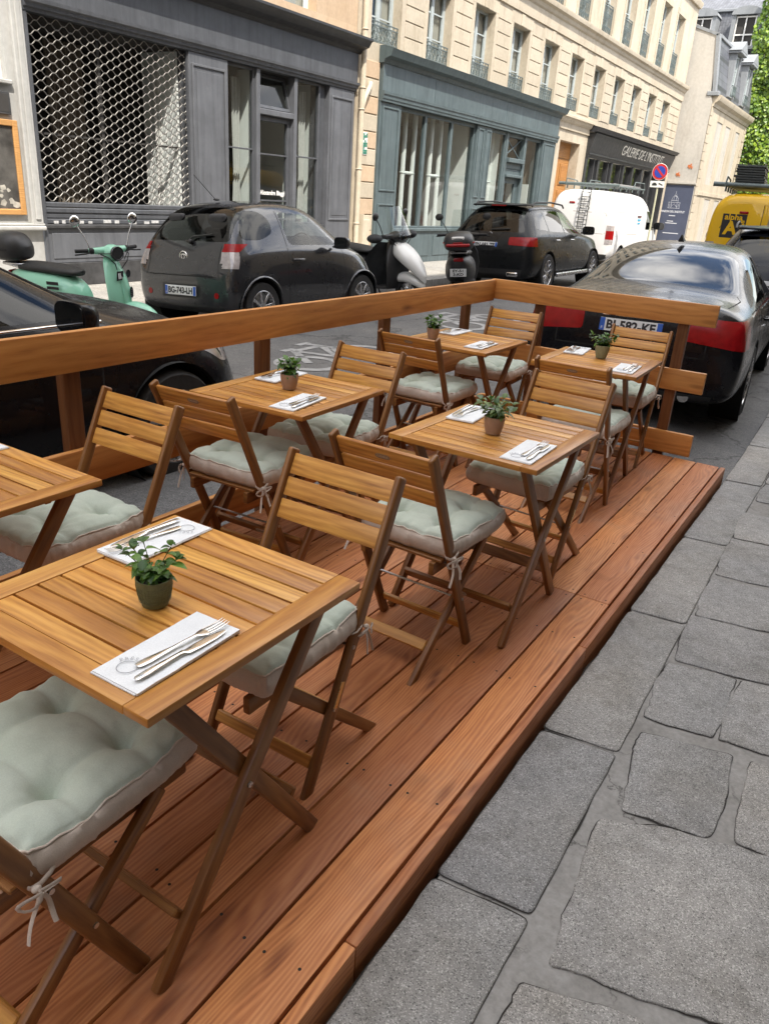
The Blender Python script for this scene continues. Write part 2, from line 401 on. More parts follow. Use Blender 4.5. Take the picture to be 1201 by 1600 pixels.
b = MB(); b.poly([(-400, -400, -.6), (400, -400, -.6), (400, 500, -.6), (-400, 500, -.6)]); struct(b.build('ground', 'asphalt'))

# far pavement with granite kerb
b = MB()
b.prism([(-8.42, -40, -.4), (-10.6, -40, -.4), (-10.6, -40, -.03), (-8.42, -40, -.055)], (0, 130, 0)); struct(b.build('far_pavement', 'far_paving'))
b = MB(); y = -38.
while y < 70:
    L = random.uniform(.9, 1.3); b.box((-8.27, y + L / 2, -.2), (.30, L - .012, .30), bev=.015, seg=2, grain=1); y += L
struct(b.build('far_kerb', 'granite'))

# near pavement: mortar bed, dirt joints and hand-cut granite slabs
slabs = []     # outlines (x, y)
def R4(x0, x1, y0, y1, sk=0.): return [(x0, y0), (x1, y0 + sk * (x1 - x0)), (x1, y1 + sk * (x1 - x0)), (x0, y1)]
slabs += [[(-.245, 1.275), (.62, 1.50), (.66, 2.02), (-.10, 1.845), (-.285, 1.765)],
          [(-.30, 2.215), (-.052, 2.28), (-.036, 1.90), (-.25, 1.86)],
          [(.028, 2.285), (.30, 2.31), (.33, 1.95), (.045, 1.93)],
          [(-.335, 2.70), (-.118, 2.75), (-.118, 2.365), (-.318, 2.335)],
          [(-.078, 2.755), (.22, 2.80), (.25, 2.42), (-.085, 2.37)],
          [(-.342, 3.145), (-.02, 3.185), (.02, 2.83), (-.316, 2.765)],
          [(.03, 3.18), (.42, 3.22), (.42, 2.86), (.05, 2.82)],
          [(-.348, 3.60), (-.06, 3.63), (-.05, 3.25), (-.333, 3.19)],
          [(-.36, 4.165), (-.13, 4.185), (-.10, 3.71), (-.347, 3.67)],
          [(-.375, 4.62), (-.08, 4.64), (-.08, 4.26), (-.355, 4.215)],
          [(-.02, 3.63), (.42, 3.66), (.42, 3.27), (-.01, 3.25)], [(-.09, 4.19), (.42, 4.20), (.42, 3.70), (-.06, 3.70)], [(-.04, 4.65), (.42, 4.66), (.42, 4.26), (-.04, 4.26)],
          [(-.275, 1.175), (.06, 1.265), (.14, .80), (-.245, .72)],
          [(.12, 1.30), (.70, 1.42), (.74, .93), (.18, .83)],
          ]
def occupied(x, y):
    for s_ in slabs[:15]:
        xs_ = [p[0] for p in s_]; ys_ = [p[1] for p in s_]
        if min(xs_) - .05 < x < max(xs_) + .05 and min(ys_) - .05 < y < max(ys_) + .05: return True
    return False
y = -1.4
rr = random.Random(11)
while y < 26:
    h = rr.uniform(.36, .50); x = -.36 if y > 4.6 or y < .7 else .45
    if .7 <= y < 4.6: x = .77 if y < 2. else .45
    while x < 2.55:
        w = rr.uniform(.28, .55)
        if x > .4 or not (occupied(x + .05, y + h / 2) or occupied(x + w / 2, y + h / 2)):
            slabs.append(R4(x + .02, min(x + w, 2.58) - .02, y + .02, y + h - .02, rr.uniform(0, .06)))
        x += w
    y += h
def rough_outline(pts, step, amp, seed, rnd=.03):
    """rounds the corners and makes the edge wander like a hand-cut stone"""
    n = len(pts); out = []
    for i in range(n):
        a, p, c = V(pts[i - 1]), V(pts[i]), V(pts[(i + 1) % n])
        d0 = (a - p).normalized(); d1 = (c - p).normalized(); r = min(rnd, (a - p).length * .3, (c - p).length * .3)
        for t in (0, .33, .67, 1):
            q0 = p + d0 * r * (1 - t); q1 = p + d1 * r * t; out.append(q0 * (1 - t) + q1 * t)
    res = []
    for i in range(len(out)):
        a, c = out[i], out[(i + 1) % len(out)]; k = max(1, int((c - a).length / step))
        for j in range(k):
            q = a.lerp(c, j / k); w = noise.noise_vector(V((q.x * 9, q.y * 9, seed))) * amp + noise.noise_vector(V((q.x * 34, q.y * 34, seed))) * amp * .45 + noise.noise_vector(V((q.x * 90, q.y * 90, seed))) * amp * .22
            res.append((q.x + w.x, q.y + w.y))
    return res
def stone_mesh(b, ol, ztop, zbot, bev=.0035):
    cx = sum(p[0] for p in ol) / len(ol); cy = sum(p[1] for p in ol) / len(ol)
    def ring(k, z):
        r = []
        for x, y in ol:
            d = math.hypot(x - cx, y - cy); f = 1 - k / d
            px, py = cx + (x - cx) * f, cy + (y - cy) * f
            r.append(b.b.verts.new((px + kshift(py), py, z)))
        return r
    rs = [ring(0, zbot), ring(0, ztop - bev), ring(bev * .35, ztop - bev * .3), ring(bev * 1.4, ztop)]
    n = len(ol)
    for A, B in zip(rs, rs[1:]):
        for i in range(n): b.b.faces.new((A[i], A[(i + 1) % n], B[(i + 1) % n], B[i]))
    b.b.faces.new(rs[-1])
def grow_flat(ol, k):
    cx = sum(p[0] for p in ol) / len(ol); cy = sum(p[1] for p in ol) / len(ol)
    return [(x + k * (x - cx) / math.hypot(x - cx, y - cy), y + k * (y - cy) / math.hypot(x - cx, y - cy)) for x, y in ol]
def grow(ol, k):
    cx = sum(p[0] for p in ol) / len(ol); cy = sum(p[1] for p in ol) / len(ol); r = []
    for i, (x, y) in enumerate(ol):
        d = math.hypot(x - cx, y - cy); w = k * max(0., .35 + 1.5 * noise.noise(V((x * 6, y * 6, 3.1))))
        r.append((cx + (x - cx) * (1 + w / d), cy + (y - cy) * (1 + w / d)))
    return r
b = MB(); d_ = MB()
for i, s_ in enumerate(slabs):
    if sum(p[0] * s_[k - 1][1] - s_[k - 1][0] * p[1] for k, p in enumerate(s_)) > 0: s_ = s_[::-1]
    s_ = [(p[0] * 1.0253, p[1] * 1.0253) for p in s_]
    ol = grow_flat(rough_outline(s_, .016, .010, i * 1.7, .014), .021)
    zt = -.070 + rr.uniform(-.0012, .0012)
    stone_mesh(b, ol, zt, -.10)
    go = grow(ol, .0065)
    d_.b.faces.new([d_.b.verts.new((x + kshift(y), y, -.0738)) for x, y in go])
# kerb stones
yj = [1.0253 * q for q in (-1.6, -.75, .30, 1.325, 2.045, 3.03, 4.02, 5.19, 6.2, 7.25, 8.1, 9.2)]
while yj[-1] < 40: yj.append(yj[-1] + rr.uniform(.85, 1.2))
kx = lambda y: -.340 - .012 * max(0., min(3., y - 1.3))
kb = MB()
for i, (a, c) in enumerate(zip(yj, yj[1:])):
    ol = rough_outline([(-.600, a + .008), (-.600, c - .008), (kx(c) - .004, c + .022), (kx(a) - .004, a + .036)], .04, .0035, 60 + i, .022)
    stone_mesh(kb, ol, -.069 + rr.uniform(-.0015, .0015), -.30, .008)
    d_.b.faces.new([d_.b.verts.new((x + kshift(y), y, -.0735)) for x, y in grow(ol, .006)])
for f in kb.b.faces: f.normal_flip() if f.normal.z < -.5 else None
b.b.normal_update()
bmesh.ops.recalc_face_normals(b.b, faces=b.b.faces); bmesh.ops.recalc_face_normals(kb.b, faces=kb.b.faces)
pv = struct(b.build('pavement', 'granite', smooth=50)); struct(kb.build('kerb', 'granite', smooth=50))
j_ = d_.build('pavement_joint', 'dirt_crack'); struct(j_)
b = MB(); g = []
for y in [-41, -20, -2] + [i * .25 for i in range(0, 60)] + [15 + i for i in range(0, 40)] + [80, 140]:
    g.append([b.b.verts.new((x + kshift(y), y, z)) for x, z in ((-.59, -.3), (-.59, -.0762), (-.3, -.0762), (.4, -.0762), (2.9, -.0762))])
for r0, r1 in zip(g, g[1:]):
    for i in range(4): b.b.faces.new((r0[i], r0[i + 1], r1[i + 1], r1[i]))
struct(b.build('pavement_bed', 'mortar'))
# painted bicycle marks on the road, seen between the railing posts
def bike_mark(cx, cy, rz, s=1.):
    b = MB(); m = Matrix.Translation((cx, cy, 0)) @ Matrix.Rotation(rz, 4, 'Z') @ Matrix.Scale(s, 4)
    def q(p):
        p = m @ V((p[0], p[1], 0)); return (p.x, p.y, road_z(p.x) + .005)
    def stroke(p0, p1, w=.09):
        p0, p1 = V(p0), V(p1); d = (p1 - p0).normalized(); n = V((-d.y, d.x)) * w / 2
        k = 6
        for i in range(k):
            a, c = p0.lerp(p1, i / k), p0.lerp(p1, (i + 1) / k); b.poly([q(a - n), q(c - n), q(c + n), q(a + n)])
    for wx in (-.48, .48):
        for i in range(20):
            a0, a1 = 2 * pi * i / 20, 2 * pi * (i + 1) / 20
            b.poly([q((wx + .26 * cos(a0), .26 * sin(a0))), q((wx + .36 * cos(a0), .36 * sin(a0))), q((wx + .36 * cos(a1), .36 * sin(a1))), q((wx + .26 * cos(a1), .26 * sin(a1)))])
    for a, c in (((-.48, 0), (-.1, .5)), ((-.1, .5), (.38, .5)), ((-.1, .5), (.02, 0)), ((.02, 0), (.38, .5)), ((.48, 0), (.33, .68)), ((-.2, .58), (.0, .58)), ((.2, .7), (.42, .7))): stroke(a, c)
    return b.build('road_marking', 'road_paint')
struct(bike_mark(-4.75, 6.6, RD(90), 1.0)); struct(bike_mark(-4.9, 10.3, RD(90), 1.1))

# ------------------------------------------------------------------ wooden terrace
DX0, DX1, DY0, DY1 = -2.455, -.655, -1.3, 5.34
deck = thing('wooden_deck', 'reddish brown timber deck raised beside the granite kerb, under all the tables', 'deck', (-1.55, 2., -.19))
def loc(o, root): o.location = -root.location; return o
b = MB(); n = 12; w = (DX1 - DX0) / n
for i in range(n):
    x = DX0 + (i + .5) * w; js = [DY0, 2.96 if i > 6 else (1.7 if i % 2 else 3.7), DY1]
    for a, c in zip(js, js[1:]):
        b.plank((x, a + .0015, -.014), (x, c - .0015, -.014), w - .007, .028, bev=.0035, seg=2)
    for yy in (js[1] - .03, js[1] + .03, .35, .9, 1.5, 2.2, 2.6, 3.6, 4.2, 4.8, 5.28):
        for dx in (-.045, .045):
            b.lathe([(.0001, .0002), (.0042, .0004)], 8, (x + dx + random.uniform(-.006, .006), yy + random.uniform(-.01, .01), 0), mi=1, capb=False)
loc(b.build('decking', ['deck_wood', 'dirt_crack'], deck), deck)
b = MB()
for a, c in ((DY0, 1.02), (1.02, 2.56), (2.56, DY1 + .002)): b.plank((DX1 + .021, a + .001, -.068), (DX1 + .021, c - .001, -.068), .14, .032, up=(1, 0, 0), bev=.005, seg=2)
loc(b.build('fascia_board', 'deck_wood', deck), deck)
b = MB()
for y in [DY0 + .1 + i * .6 for i in range(11)] + [DY1 - .05]: b.plank((DX0 + .01, y, -.108), (DX1 - .01, y, -.108), .045, .16, up=Z, bev=0)
loc(b.build('joist', 'deck_wood', deck), deck)

rail = thing('wooden_railing', 'open orange timber railing of planks and posts round the road side of the deck', 'railing', (-2.47, 2., -.10))
XR = -2.462
def railp(p0, p1, h, nm='rail_plank', th=.032, up=Z):
    b = MB(); b.plank(p0, p1, th, h, up=up, bev=.004, seg=2); loc(b.build(nm, 'rail_wood', rail), rail)
for z0, z1 in ((.872, 1.02), (.425, .57), (.02, .165)):
    railp((XR, DY0, (z0 + z1) / 2), (XR, 5.36 - .001, (z0 + z1) / 2), z1 - z0)
for (z0, z1), x1 in zip(((.885, 1.024), (.447, .588), (.012, .162)), (-.882, -.872, -.866)):
    railp((XR - .018 if z0 > .8 else XR - .016, 5.378, (z0 + z1) / 2), (x1, 5.378, (z0 + z1) / 2), z1 - z0)
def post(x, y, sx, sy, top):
    b = MB(); b.plank((x, y, road_z(x) + .004), (x, y, top), sx, sy, up=(0, 1, 0), bev=.003); loc(b.build('post', 'post_wood_shaded', rail), rail)
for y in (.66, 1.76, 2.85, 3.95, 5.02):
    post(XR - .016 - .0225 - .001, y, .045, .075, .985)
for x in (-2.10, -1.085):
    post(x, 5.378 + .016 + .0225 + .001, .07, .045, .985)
# ------------------------------------------------------------------ furniture materials
plain('steel', (.62, .60, .57), .16, 1., var=.05, nscale=30)
plain('brass_latch', (.60, .48, .25), .3, 1.)
plain('rod_steel', (.50, .50, .50), .3, 1.)
plain('badge', (.30, .20, .12), .5)
plain('badge_text', (.55, .42, .30), .5); plain('badge_pale', (.50, .46, .40), .5); plain('plate_dark', (.10, .07, .05), .5)
plain('napkin_ink', (.42, .43, .46), .8)
plain('soil', (.03, .02, .013), .95, nscale=60, var=.4)
plain('pot_green', (.135, .145, .065), .55, nscale=80, var=.2, bump=.4)
plain('pot_terracotta', (.36, .235, .165), .7, nscale=40, var=.12)
plain('pot_sage', (.24, .25, .15), .6, nscale=40, var=.12)
def leafmat(name, a, c):
    t = NT(name); isl = t.island(); co = t.coord('Object')
    col = t.ramp(isl, [(0, a), (.65, tuple(lerp(x, y, .4) for x, y in zip(a, c))), (1, c)])
    col = t.mix(1., col, t.ramp(t.noise(co, 40, 3), [(.3, .85), (.7, 1.15)]), 'MULTIPLY')
    p = t.bsdf(col, .42, 0., None, Specular_IOR_Level=.45)
    tl = t.N('BsdfTranslucent'); t.put(tl.inputs[0], t.mix(1., col, (1.1, 1.35, .6), 'MULTIPLY'))
    ms = t.N('MixShader', i_0=.22); t.t.links.new(p.outputs[0], ms.inputs[1]); t.t.links.new(tl.outputs[0], ms.inputs[2])
    t.t.links.new(ms.outputs[0], t.out.inputs[0]); M[name] = t.m
leafmat('leaf_ficus', (.030, .085, .018), (.17, .32, .055))
leafmat('leaf_pale', (.06, .12, .045), (.27, .36, .13))
plain('twig', (.10, .13, .04), .7)

# ------------------------------------------------------------------ folding table (0.60 x 0.62 m, 0.73 high; slats run along x)
def make_table(dx=.60, dy=.62):
    root = thing('folding_table', '', 'table')
    H, T = .73, .020; fw = .062
    b = MB()
    for s in (-1, 1): b.plank((s * (dx / 2 - fw / 2), -dy / 2, H - T / 2), (s * (dx / 2 - fw / 2), dy / 2, H - T / 2), fw, T, bev=.003, seg=2)
    for s in (-1, 1): b.plank((-dx / 2 + fw, s * (dy / 2 - .028), H - T / 2), (dx / 2 - fw, s * (dy / 2 - .028), H - T / 2), .056, T, bev=.002, seg=2)
    b.build('tabletop_frame', 'acacia', root)
    b = MB(); y0, y1 = -dy / 2 + .056, dy / 2 - .056; n = 9; w = (y1 - y0) / n
    for i in range(n):
        y = y0 + (i + .5) * w; b.plank((-dx / 2 + fw + .001, y, H - .0095), (dx / 2 - fw - .001, y, H - .0095), w - .006, .015, bev=.002, seg=2)
    b.build('tabletop_slats', 'acacia', root)
    for s in (-1, 1):
        b = MB(); b.plank((-dx / 2 + .06, s * .17, H - .036), (dx / 2 - .06, s * .17, H - .036), .02, .030, bev=.002)
        b.build('batten', 'acacia_shaded', root)
    # two crossing leg pairs: outer pair falls towards -y, inner pair towards +y
    for s in (-1, 1):
        b = MB(); x = s * (dx / 2 - .052)
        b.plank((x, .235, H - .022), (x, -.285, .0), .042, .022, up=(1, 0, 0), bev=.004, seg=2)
        clip_floor(b); b.build('leg', 'acacia_shaded', root)
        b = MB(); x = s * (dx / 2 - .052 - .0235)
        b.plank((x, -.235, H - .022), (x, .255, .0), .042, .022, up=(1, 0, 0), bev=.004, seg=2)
        clip_floor(b); b.build('leg', 'acacia_shaded', root)
    b = MB(); b.plank((-dx / 2 + .064, -.21, .135), (dx / 2 - .064, -.21, .135), .018, .045, up=(0, .52, -.73), bev=.003)
    st = b.build('stretcher', 'acacia_shaded', root)
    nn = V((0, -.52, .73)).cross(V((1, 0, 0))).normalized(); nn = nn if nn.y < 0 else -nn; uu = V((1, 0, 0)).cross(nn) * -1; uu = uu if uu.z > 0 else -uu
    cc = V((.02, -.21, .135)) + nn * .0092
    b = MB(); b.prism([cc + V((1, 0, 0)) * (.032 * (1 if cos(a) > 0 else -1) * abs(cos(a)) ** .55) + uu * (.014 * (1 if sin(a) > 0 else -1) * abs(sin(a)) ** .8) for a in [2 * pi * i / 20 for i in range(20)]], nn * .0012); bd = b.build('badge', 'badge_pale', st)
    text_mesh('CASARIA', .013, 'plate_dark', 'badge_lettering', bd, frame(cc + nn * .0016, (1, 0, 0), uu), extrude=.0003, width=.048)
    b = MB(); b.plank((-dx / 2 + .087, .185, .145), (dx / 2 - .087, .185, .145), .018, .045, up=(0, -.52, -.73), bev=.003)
    b.build('stretcher', 'acacia_shaded', root)
    for s in (-1, 1):
        b = MB(); x = s * (dx / 2 - .040); zc = .36; yc = lerp(-.285, .235, zc / .708); b.cyl((x - .002 * s, yc, zc), (x + .003 * s, yc, zc), .007, seg=10)
        b.build('bolt', 'rod_steel', root)
    return root
def clip_floor(b, z=0.0):
    bmesh.ops.bisect_plane(b.b, geom=list(b.b.verts) + list(b.b.edges) + list(b.b.faces), plane_co=(0, 0, z), plane_no=(0, 0, 1), clear_inner=True)

# ------------------------------------------------------------------ folding chair facing +y; feet at y = -/+0.185
def make_chair():
    root = thing('folding_chair', '', 'chair')
    hw = .188
    T0, T1 = V((0, -.215, .835)), V((0, .185, .0))      # long leg axis: top rear to front foot
    def onleg(z): return T0.lerp(T1, (T0.z - z) / T0.z)
    dirn = (T1 - T0).normalized(); nrm = V((1, 0, 0)).cross(dirn).normalized()
    if nrm.y < 0: nrm = -nrm
    for s in (-1, 1):
        b = MB(); x = s * hw
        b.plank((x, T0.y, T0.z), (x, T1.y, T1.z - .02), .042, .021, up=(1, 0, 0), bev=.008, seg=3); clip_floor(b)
        b.build('leg', 'acacia_shaded', root)
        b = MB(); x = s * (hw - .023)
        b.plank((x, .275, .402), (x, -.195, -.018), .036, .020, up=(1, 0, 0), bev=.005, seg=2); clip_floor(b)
        b.build('leg', 'acacia_shaded', root)
    for k, (z0, z1) in enumerate(((.765, .822), (.705, .757), (.643, .696))):
        p0, p1 = onleg((z0 + z1) / 2), None; h = (z1 - z0) / abs(dirn.z)
        b = MB(); b.plank((-hw + .0115, p0.y, p0.z), (hw - .0115, p0.y, p0.z), h, .013, up=nrm, bev=.003, seg=2)
        sl = b.build('back_slat', 'acacia', root)
        if k == 0:
            # oval maker's badge on the rear face of the top slat
            c = p0 - nrm * .0072
            b = MB(); q = []
            up2 = -dirn
            for i in range(20):
                a = 2 * pi * i / 20; q.append(c + V((1, 0, 0)) * (.028 * (1 if cos(a) > 0 else -1) * abs(cos(a)) ** .55) + up2 * (.0095 * (1 if sin(a) > 0 else -1) * abs(sin(a)) ** .8))
            b.prism(q, -nrm * .0012); bd = b.build('badge', 'badge', sl)
            text_mesh('CASARIA', .011, 'badge_text', 'badge_lettering', sl, frame(c - nrm * .0018, (1, 0, 0), up2), extrude=.0003, width=.042)
    # seat: two rails with cross slats, carried by rods
    zs = .415
    for s in (-1, 1):
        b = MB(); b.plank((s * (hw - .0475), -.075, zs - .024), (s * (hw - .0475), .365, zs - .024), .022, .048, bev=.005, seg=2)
        b.build('seat_rail', 'acacia_shaded', root)
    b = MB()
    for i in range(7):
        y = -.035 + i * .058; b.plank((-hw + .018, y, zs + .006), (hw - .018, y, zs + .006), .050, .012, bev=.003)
    b.build('seat', 'acacia_shaded', root)
    p = onleg(.085)
    b = MB(); b.plank((-hw + .0115, p.y, p.z), (hw - .0115, p.y, p.z), .034, .016, up=nrm, bev=.003); b.build('stretcher', 'acacia', root)
    q = V((0, lerp(-.195, .275, .10 / .402), .085)); u2 = V((0, -.42, .47)).normalized()
    b = MB(); b.plank((-hw + .034, q.y - .005, q.z + .01), (hw - .034, q.y - .005, q.z + .01), .040, .016, up=u2, bev=.003); b.build('stretcher', 'acacia', root)
    cl = onleg(.27); b = MB(); b.plank((-hw - .0115, onleg(.305).y, .305), (-hw - .0115, onleg(.235).y, .235), .018, .003, up=(-1, 0, 0), bev=.001); b.build('latch', 'brass_latch', root)
    for zz in (.232, .395):
        b = MB(); pz = onleg(zz); b.cyl((-hw - .012, pz.y, pz.z), (hw + .012, pz.y, pz.z), .0042, seg=8)
        b.build('pivot_rod', 'rod_steel', root)
    for s in (-1, 1):
        for zz in (.232, .395):
            b = MB(); c = onleg(zz); b.cyl((s * (hw + .0105), c.y, c.z), (s * (hw + .0135), c.y, c.z), .006, seg=10)
            b.build('bolt', 'rod_steel', root)
    return root

# ------------------------------------------------------------------ tufted cushion (top sage green, sides beige) with cloth ties
def make_cushion(seed, hx=.196, hy=.207, th=.075):
    root = thing('seat_cushion', '', 'cushion')
    rs = random.Random(seed)
    N = 60; b = MB()
    tuft = [(-.09 + rs.uniform(-.008, .008), -.09), (.09, -.09 + rs.uniform(-.008, .008)), (-.09, .09), (.09 + rs.uniform(-.01, .01), .09)]
    def seg_d(px, py, a, c):
        ax, ay = a; cx, cy = c; dx, dy = cx - ax, cy - ay; t = max(0, min(1, ((px - ax) * dx + (py - ay) * dy) / (dx * dx + dy * dy)))
        return math.hypot(px - ax - t * dx, py - ay - t * dy), t
    lines = [(tuft[0], tuft[1]), (tuft[2], tuft[3]), (tuft[0], tuft[2]), (tuft[1], tuft[3])]
    for (x, y) in tuft: lines += [((x, y), (math.copysign(hx, x) * .98, y + rs.uniform(-.02, .02))), ((x, y), (x + rs.uniform(-.02, .02), math.copysign(hy, y) * .98))]
    def top(u, v):
        x, y = u * hx, v * hy
        e = max(0., (1 - abs(u) ** 4) * (1 - abs(v) ** 4)) ** .45
        z = .058 + .036 * e
        for (tx, ty) in tuft:
            d = math.hypot(x - tx, y - ty); z -= .024 * math.exp(-(d / .022) ** 2) + .016 * math.exp(-(d / .06) ** 2)
        for a, c in lines:
            d, t = seg_d(x, y, a, c); z -= (.009 * (1 - .7 * t)) * math.exp(-(d / .008) ** 2) + .006 * math.exp(-(d / .03) ** 2)
        for q, (tx, ty) in enumerate(tuft):      # gathers radiating from each button
            d = math.hypot(x - tx, y - ty); an = math.atan2(y - ty, x - tx)
            z += .0052 * math.exp(-((d - .03) / .03) ** 2) * noise.noise(V((cos(an) * 2.6 + q * 7, sin(an) * 2.6, seed)))
        ed = min(hx - abs(x), hy - abs(y)); z += .0062 * math.exp(-(ed / .028) ** 2) * noise.noise(V(((x if hx - abs(x) > hy - abs(y) else y) * 38, seed * 3, 1. if x + y > 0 else 4.)))
        z += .0055 * noise.noise(V((x * 9, y * 9, seed))) + .0018 * noise.noise(V((x * 34, y * 34, seed + 3))) * 1.3
        return z
    def outline(u, v):
        # rounded square with gathered, slightly pinched edges
        m = max(abs(u), abs(v)); x, y = u * hx, v * hy
        if m > .6:
            k = (m - .6) / .4; c = 1 - .055 * k * (abs(u * v) / (m * m)) ** 3
            w = .006 * k * noise.noise(V((x * 16, y * 16, seed + 9))); x = x * c * (1 + w * 3); y = y * c * (1 + w * 3)
        return x, y
    G = {}
    for j in range(N + 1):
        for i in range(N + 1):
            u, v = -1 + 2 * i / N, -1 + 2 * j / N; u2 = sin(u * pi / 2) * .35 + u * .65; v2 = sin(v * pi / 2) * .35 + v * .65
            x, y = outline(u2, v2); G[i, j] = b.b.verts.new((x, y, top(u2, v2) - .004 + .012))
    for j in range(N):
        for i in range(N): b.b.faces.new((G[i, j], G[i + 1, j], G[i + 1, j + 1], G[i, j + 1]))
    rim = [(i, 0) for i in range(N)] + [(N, j) for j in range(N)] + [(N - i, N) for i in range(N)] + [(0, N - j) for j in range(N)]
    prev = [G[k] for k in rim]; rimc = [G[k].co.copy() for k in rim]
    n = len(rim)
    for lev, (out, z) in enumerate(((.005, .060), (.011, .048), (.013, .034), (.010, .018), (.0, .003), (-.05, .0))):
        row = []
        for q, k in enumerate(rim):
            p = G[k].co; r = math.hypot(p.x, p.y); d = V((p.x, p.y, 0)) / r
            pl = .0045 * noise.noise(V((q * .55, seed, lev * .25))) + .004 * noise.noise(V((q * .17, seed + 5, lev * .2))) * (1 if 0 < lev < 4 else .3)
            row.append(b.b.verts.new((p.x + d.x * (out + pl), p.y + d.y * (out + pl), z + (.002 * noise.noise(V((q * .3, seed, lev))) if lev < 4 else 0))))
        for q in range(n):
            f = b.b.faces.new((prev[q], row[q], row[(q + 1) % n], prev[(q + 1) % n])); f.material_index = 1
        prev = row
    f = b.b.faces.new(prev[::-1]); f.material_index = 1
    bmesh.ops.recalc_face_normals(b.b, faces=b.b.faces)
    b.build('pad', ['cushion_green', 'cushion_beige'], root, smooth=80)
    b = MB(); b.tube([q + V((0, 0, .0005)) for q in rimc], .0028, 6, close=True); b.build('piping', 'cushion_beige', root, smooth=80)
    # ties at the two rear corners, knotted round the chair legs
    for s in (-1, 1):
        b = MB(); px, py = s * .188, -.195
        loop = [V((s * (hx - .02), -hy + .03, .022)), V((px + s * .005, py + .036, .018))] + [V((px + .017 * cos(a), py + .012 + .032 * sin(a), .014 + .006 * sin(2 * a))) for a in [pi / 2 - s * t * 2 * pi / 10 for t in range(0, 11)]]
        b.tube(loop, .0052, 6, flat=.45)
        kx, ky, kz = px + s * .024, py - .012, .016
        b.ball((kx, ky, kz), .0075, (1, 1.2, .8), 10)
        for (sx, L, dz, ph) in ((1, .052, -.016, .3), (-1, .046, -.022, 2.)):
            pts = []
            for i in range(11):
                a = i / 10 * pi; pts.append(V((kx + s * .006 + s * .010 * sin(a * 2 + ph), ky + sx * L * sin(a) * (.7 + .3 * cos(a)), kz + dz * sin(a) + .010 * sin(2 * a))))
            b.tube(pts, .0042, 6, flat=.4)
        for (dx_, dy_, L) in ((.010, -.03, .095), (.022, .018, .078)):
            pts = [V((kx + s * dx_ * t + .004 * sin(t * 5 + seed), ky + dy_ * t + .005 * sin(t * 4), kz - L * t * (1 - .15 * sin(t * 3)))) for t in [i / 8 for i in range(9)]]
            b.tube(pts, .0046, 6, flat=.4)
        b.build('tie', 'cushion_beige', root, smooth=80)
    return root

# ------------------------------------------------------------------ napkin, fork, knife, potted plant
def make_napkin():
    root = thing('napkin', '', 'napkin')
    b = MB(); L, w = .265, .118; nx, ny = 20, 8
    def lay(z, x0, x1, y0, y1, sd, mi=0):
        g = [[b.b.verts.new((lerp(x0, x1, i / ny) + .0008 * noise.noise(V((i, j * .5, sd))), lerp(y0, y1, j / nx), z + .0022 * max(0, noise.noise(V((i * .35, j * .22, sd)))) + .0012 * (j / nx) ** 4)) for i in range(ny + 1)] for j in range(nx + 1)]
        for r0, r1 in zip(g, g[1:]):
            for i in range(ny): b.b.faces.new((r0[i], r0[i + 1], r1[i + 1], r1[i]))
        edge = [(0, j) for j in range(nx + 1)]
        for side in (0, ny):
            for j in range(nx):
                a, c = g[j][side], g[j + 1][side]; a2 = b.b.verts.new((a.co.x, a.co.y, .0005)); c2 = b.b.verts.new((c.co.x, c.co.y, .0005)); b.b.faces.new((a, c, c2, a2))
        for j in (0, nx):
            for i in range(ny):
                a, c = g[j][i], g[j][i + 1]; a2 = b.b.verts.new((a.co.x, a.co.y, .0005)); c2 = b.b.verts.new((c.co.x, c.co.y, .0005)); b.b.faces.new((a, c, c2, a2))
    lay(.0030, -w / 2, w / 2 - .004, -L / 2, L / 2, 1.3); lay(.0055, -w / 2 + .002, w / 2, -L / 2 + .003, L / 2 - .002, 5.1)
    bmesh.ops.recalc_face_normals(b.b, faces=b.b.faces)
    pd = b.build('fold', 'napkin', root, smooth=60)
    # printed arc lettering and ring near the foot of the napkin
    txt = 'PRÉS DE'
    for i, ch in enumerate(txt):
        if ch == ' ': continue
        a = RD(160 - i * 20); c = V((-.014 + .027 * cos(a), -.088 + .027 * sin(a), .0084))
        text_mesh(ch, .013, 'napkin_ink', 'print', pd, frame(c, (sin(a), -cos(a), 0), (cos(a), sin(a), 0)), extrude=.0001)
    b = MB(); b.torus((-.014, -.088, .0080), .0185, .0008, seg=28, sub=4); b.build('print', 'napkin_ink', pd)
    return root
def make_fork():
    b = MB()
    # handle: flattened, waisted
    pts = []; ws = []
    prof = [(-.095, .0062, .0015), (-.088, .0088, .0014), (-.070, .0095, .0016), (-.045, .0070, .0022), (-.015, .0042, .0030), (.015, .0034, .0046), (.038, .0040, .0052), (.048, .0085, .0040), (.058, .0118, .0028), (.066, .0125, .0022)]
    rows = []
    for y, w, z in prof:
        rows.append([b.b.verts.new((x * w, y, z + dz)) for x, dz in ((-1, 0), (-.5, .0014), (.5, .0014), (1, 0), (.5, -.0012), (-.5, -.0012))])
    for A, B in zip(rows, rows[1:]):
        for k in range(6): b.b.faces.new((A[k], A[(k + 1) % 6], B[(k + 1) % 6], B[k]))
    b.b.faces.new(rows[0]); b.b.faces.new(rows[-1][::-1])
    for k in range(4):
        x = -.0105 + k * .007; b.tube([(x, .064, .0022), (x * 1.02, .085, .0020), (x * .98, .105, .0040), (x * .95, .116, .0066)], .0018, 6, rs=[.0020, .0018, .0016, .0008])
    bmesh.ops.recalc_face_normals(b.b, faces=b.b.faces)
    return b.build('fork', 'steel', None, smooth=60)
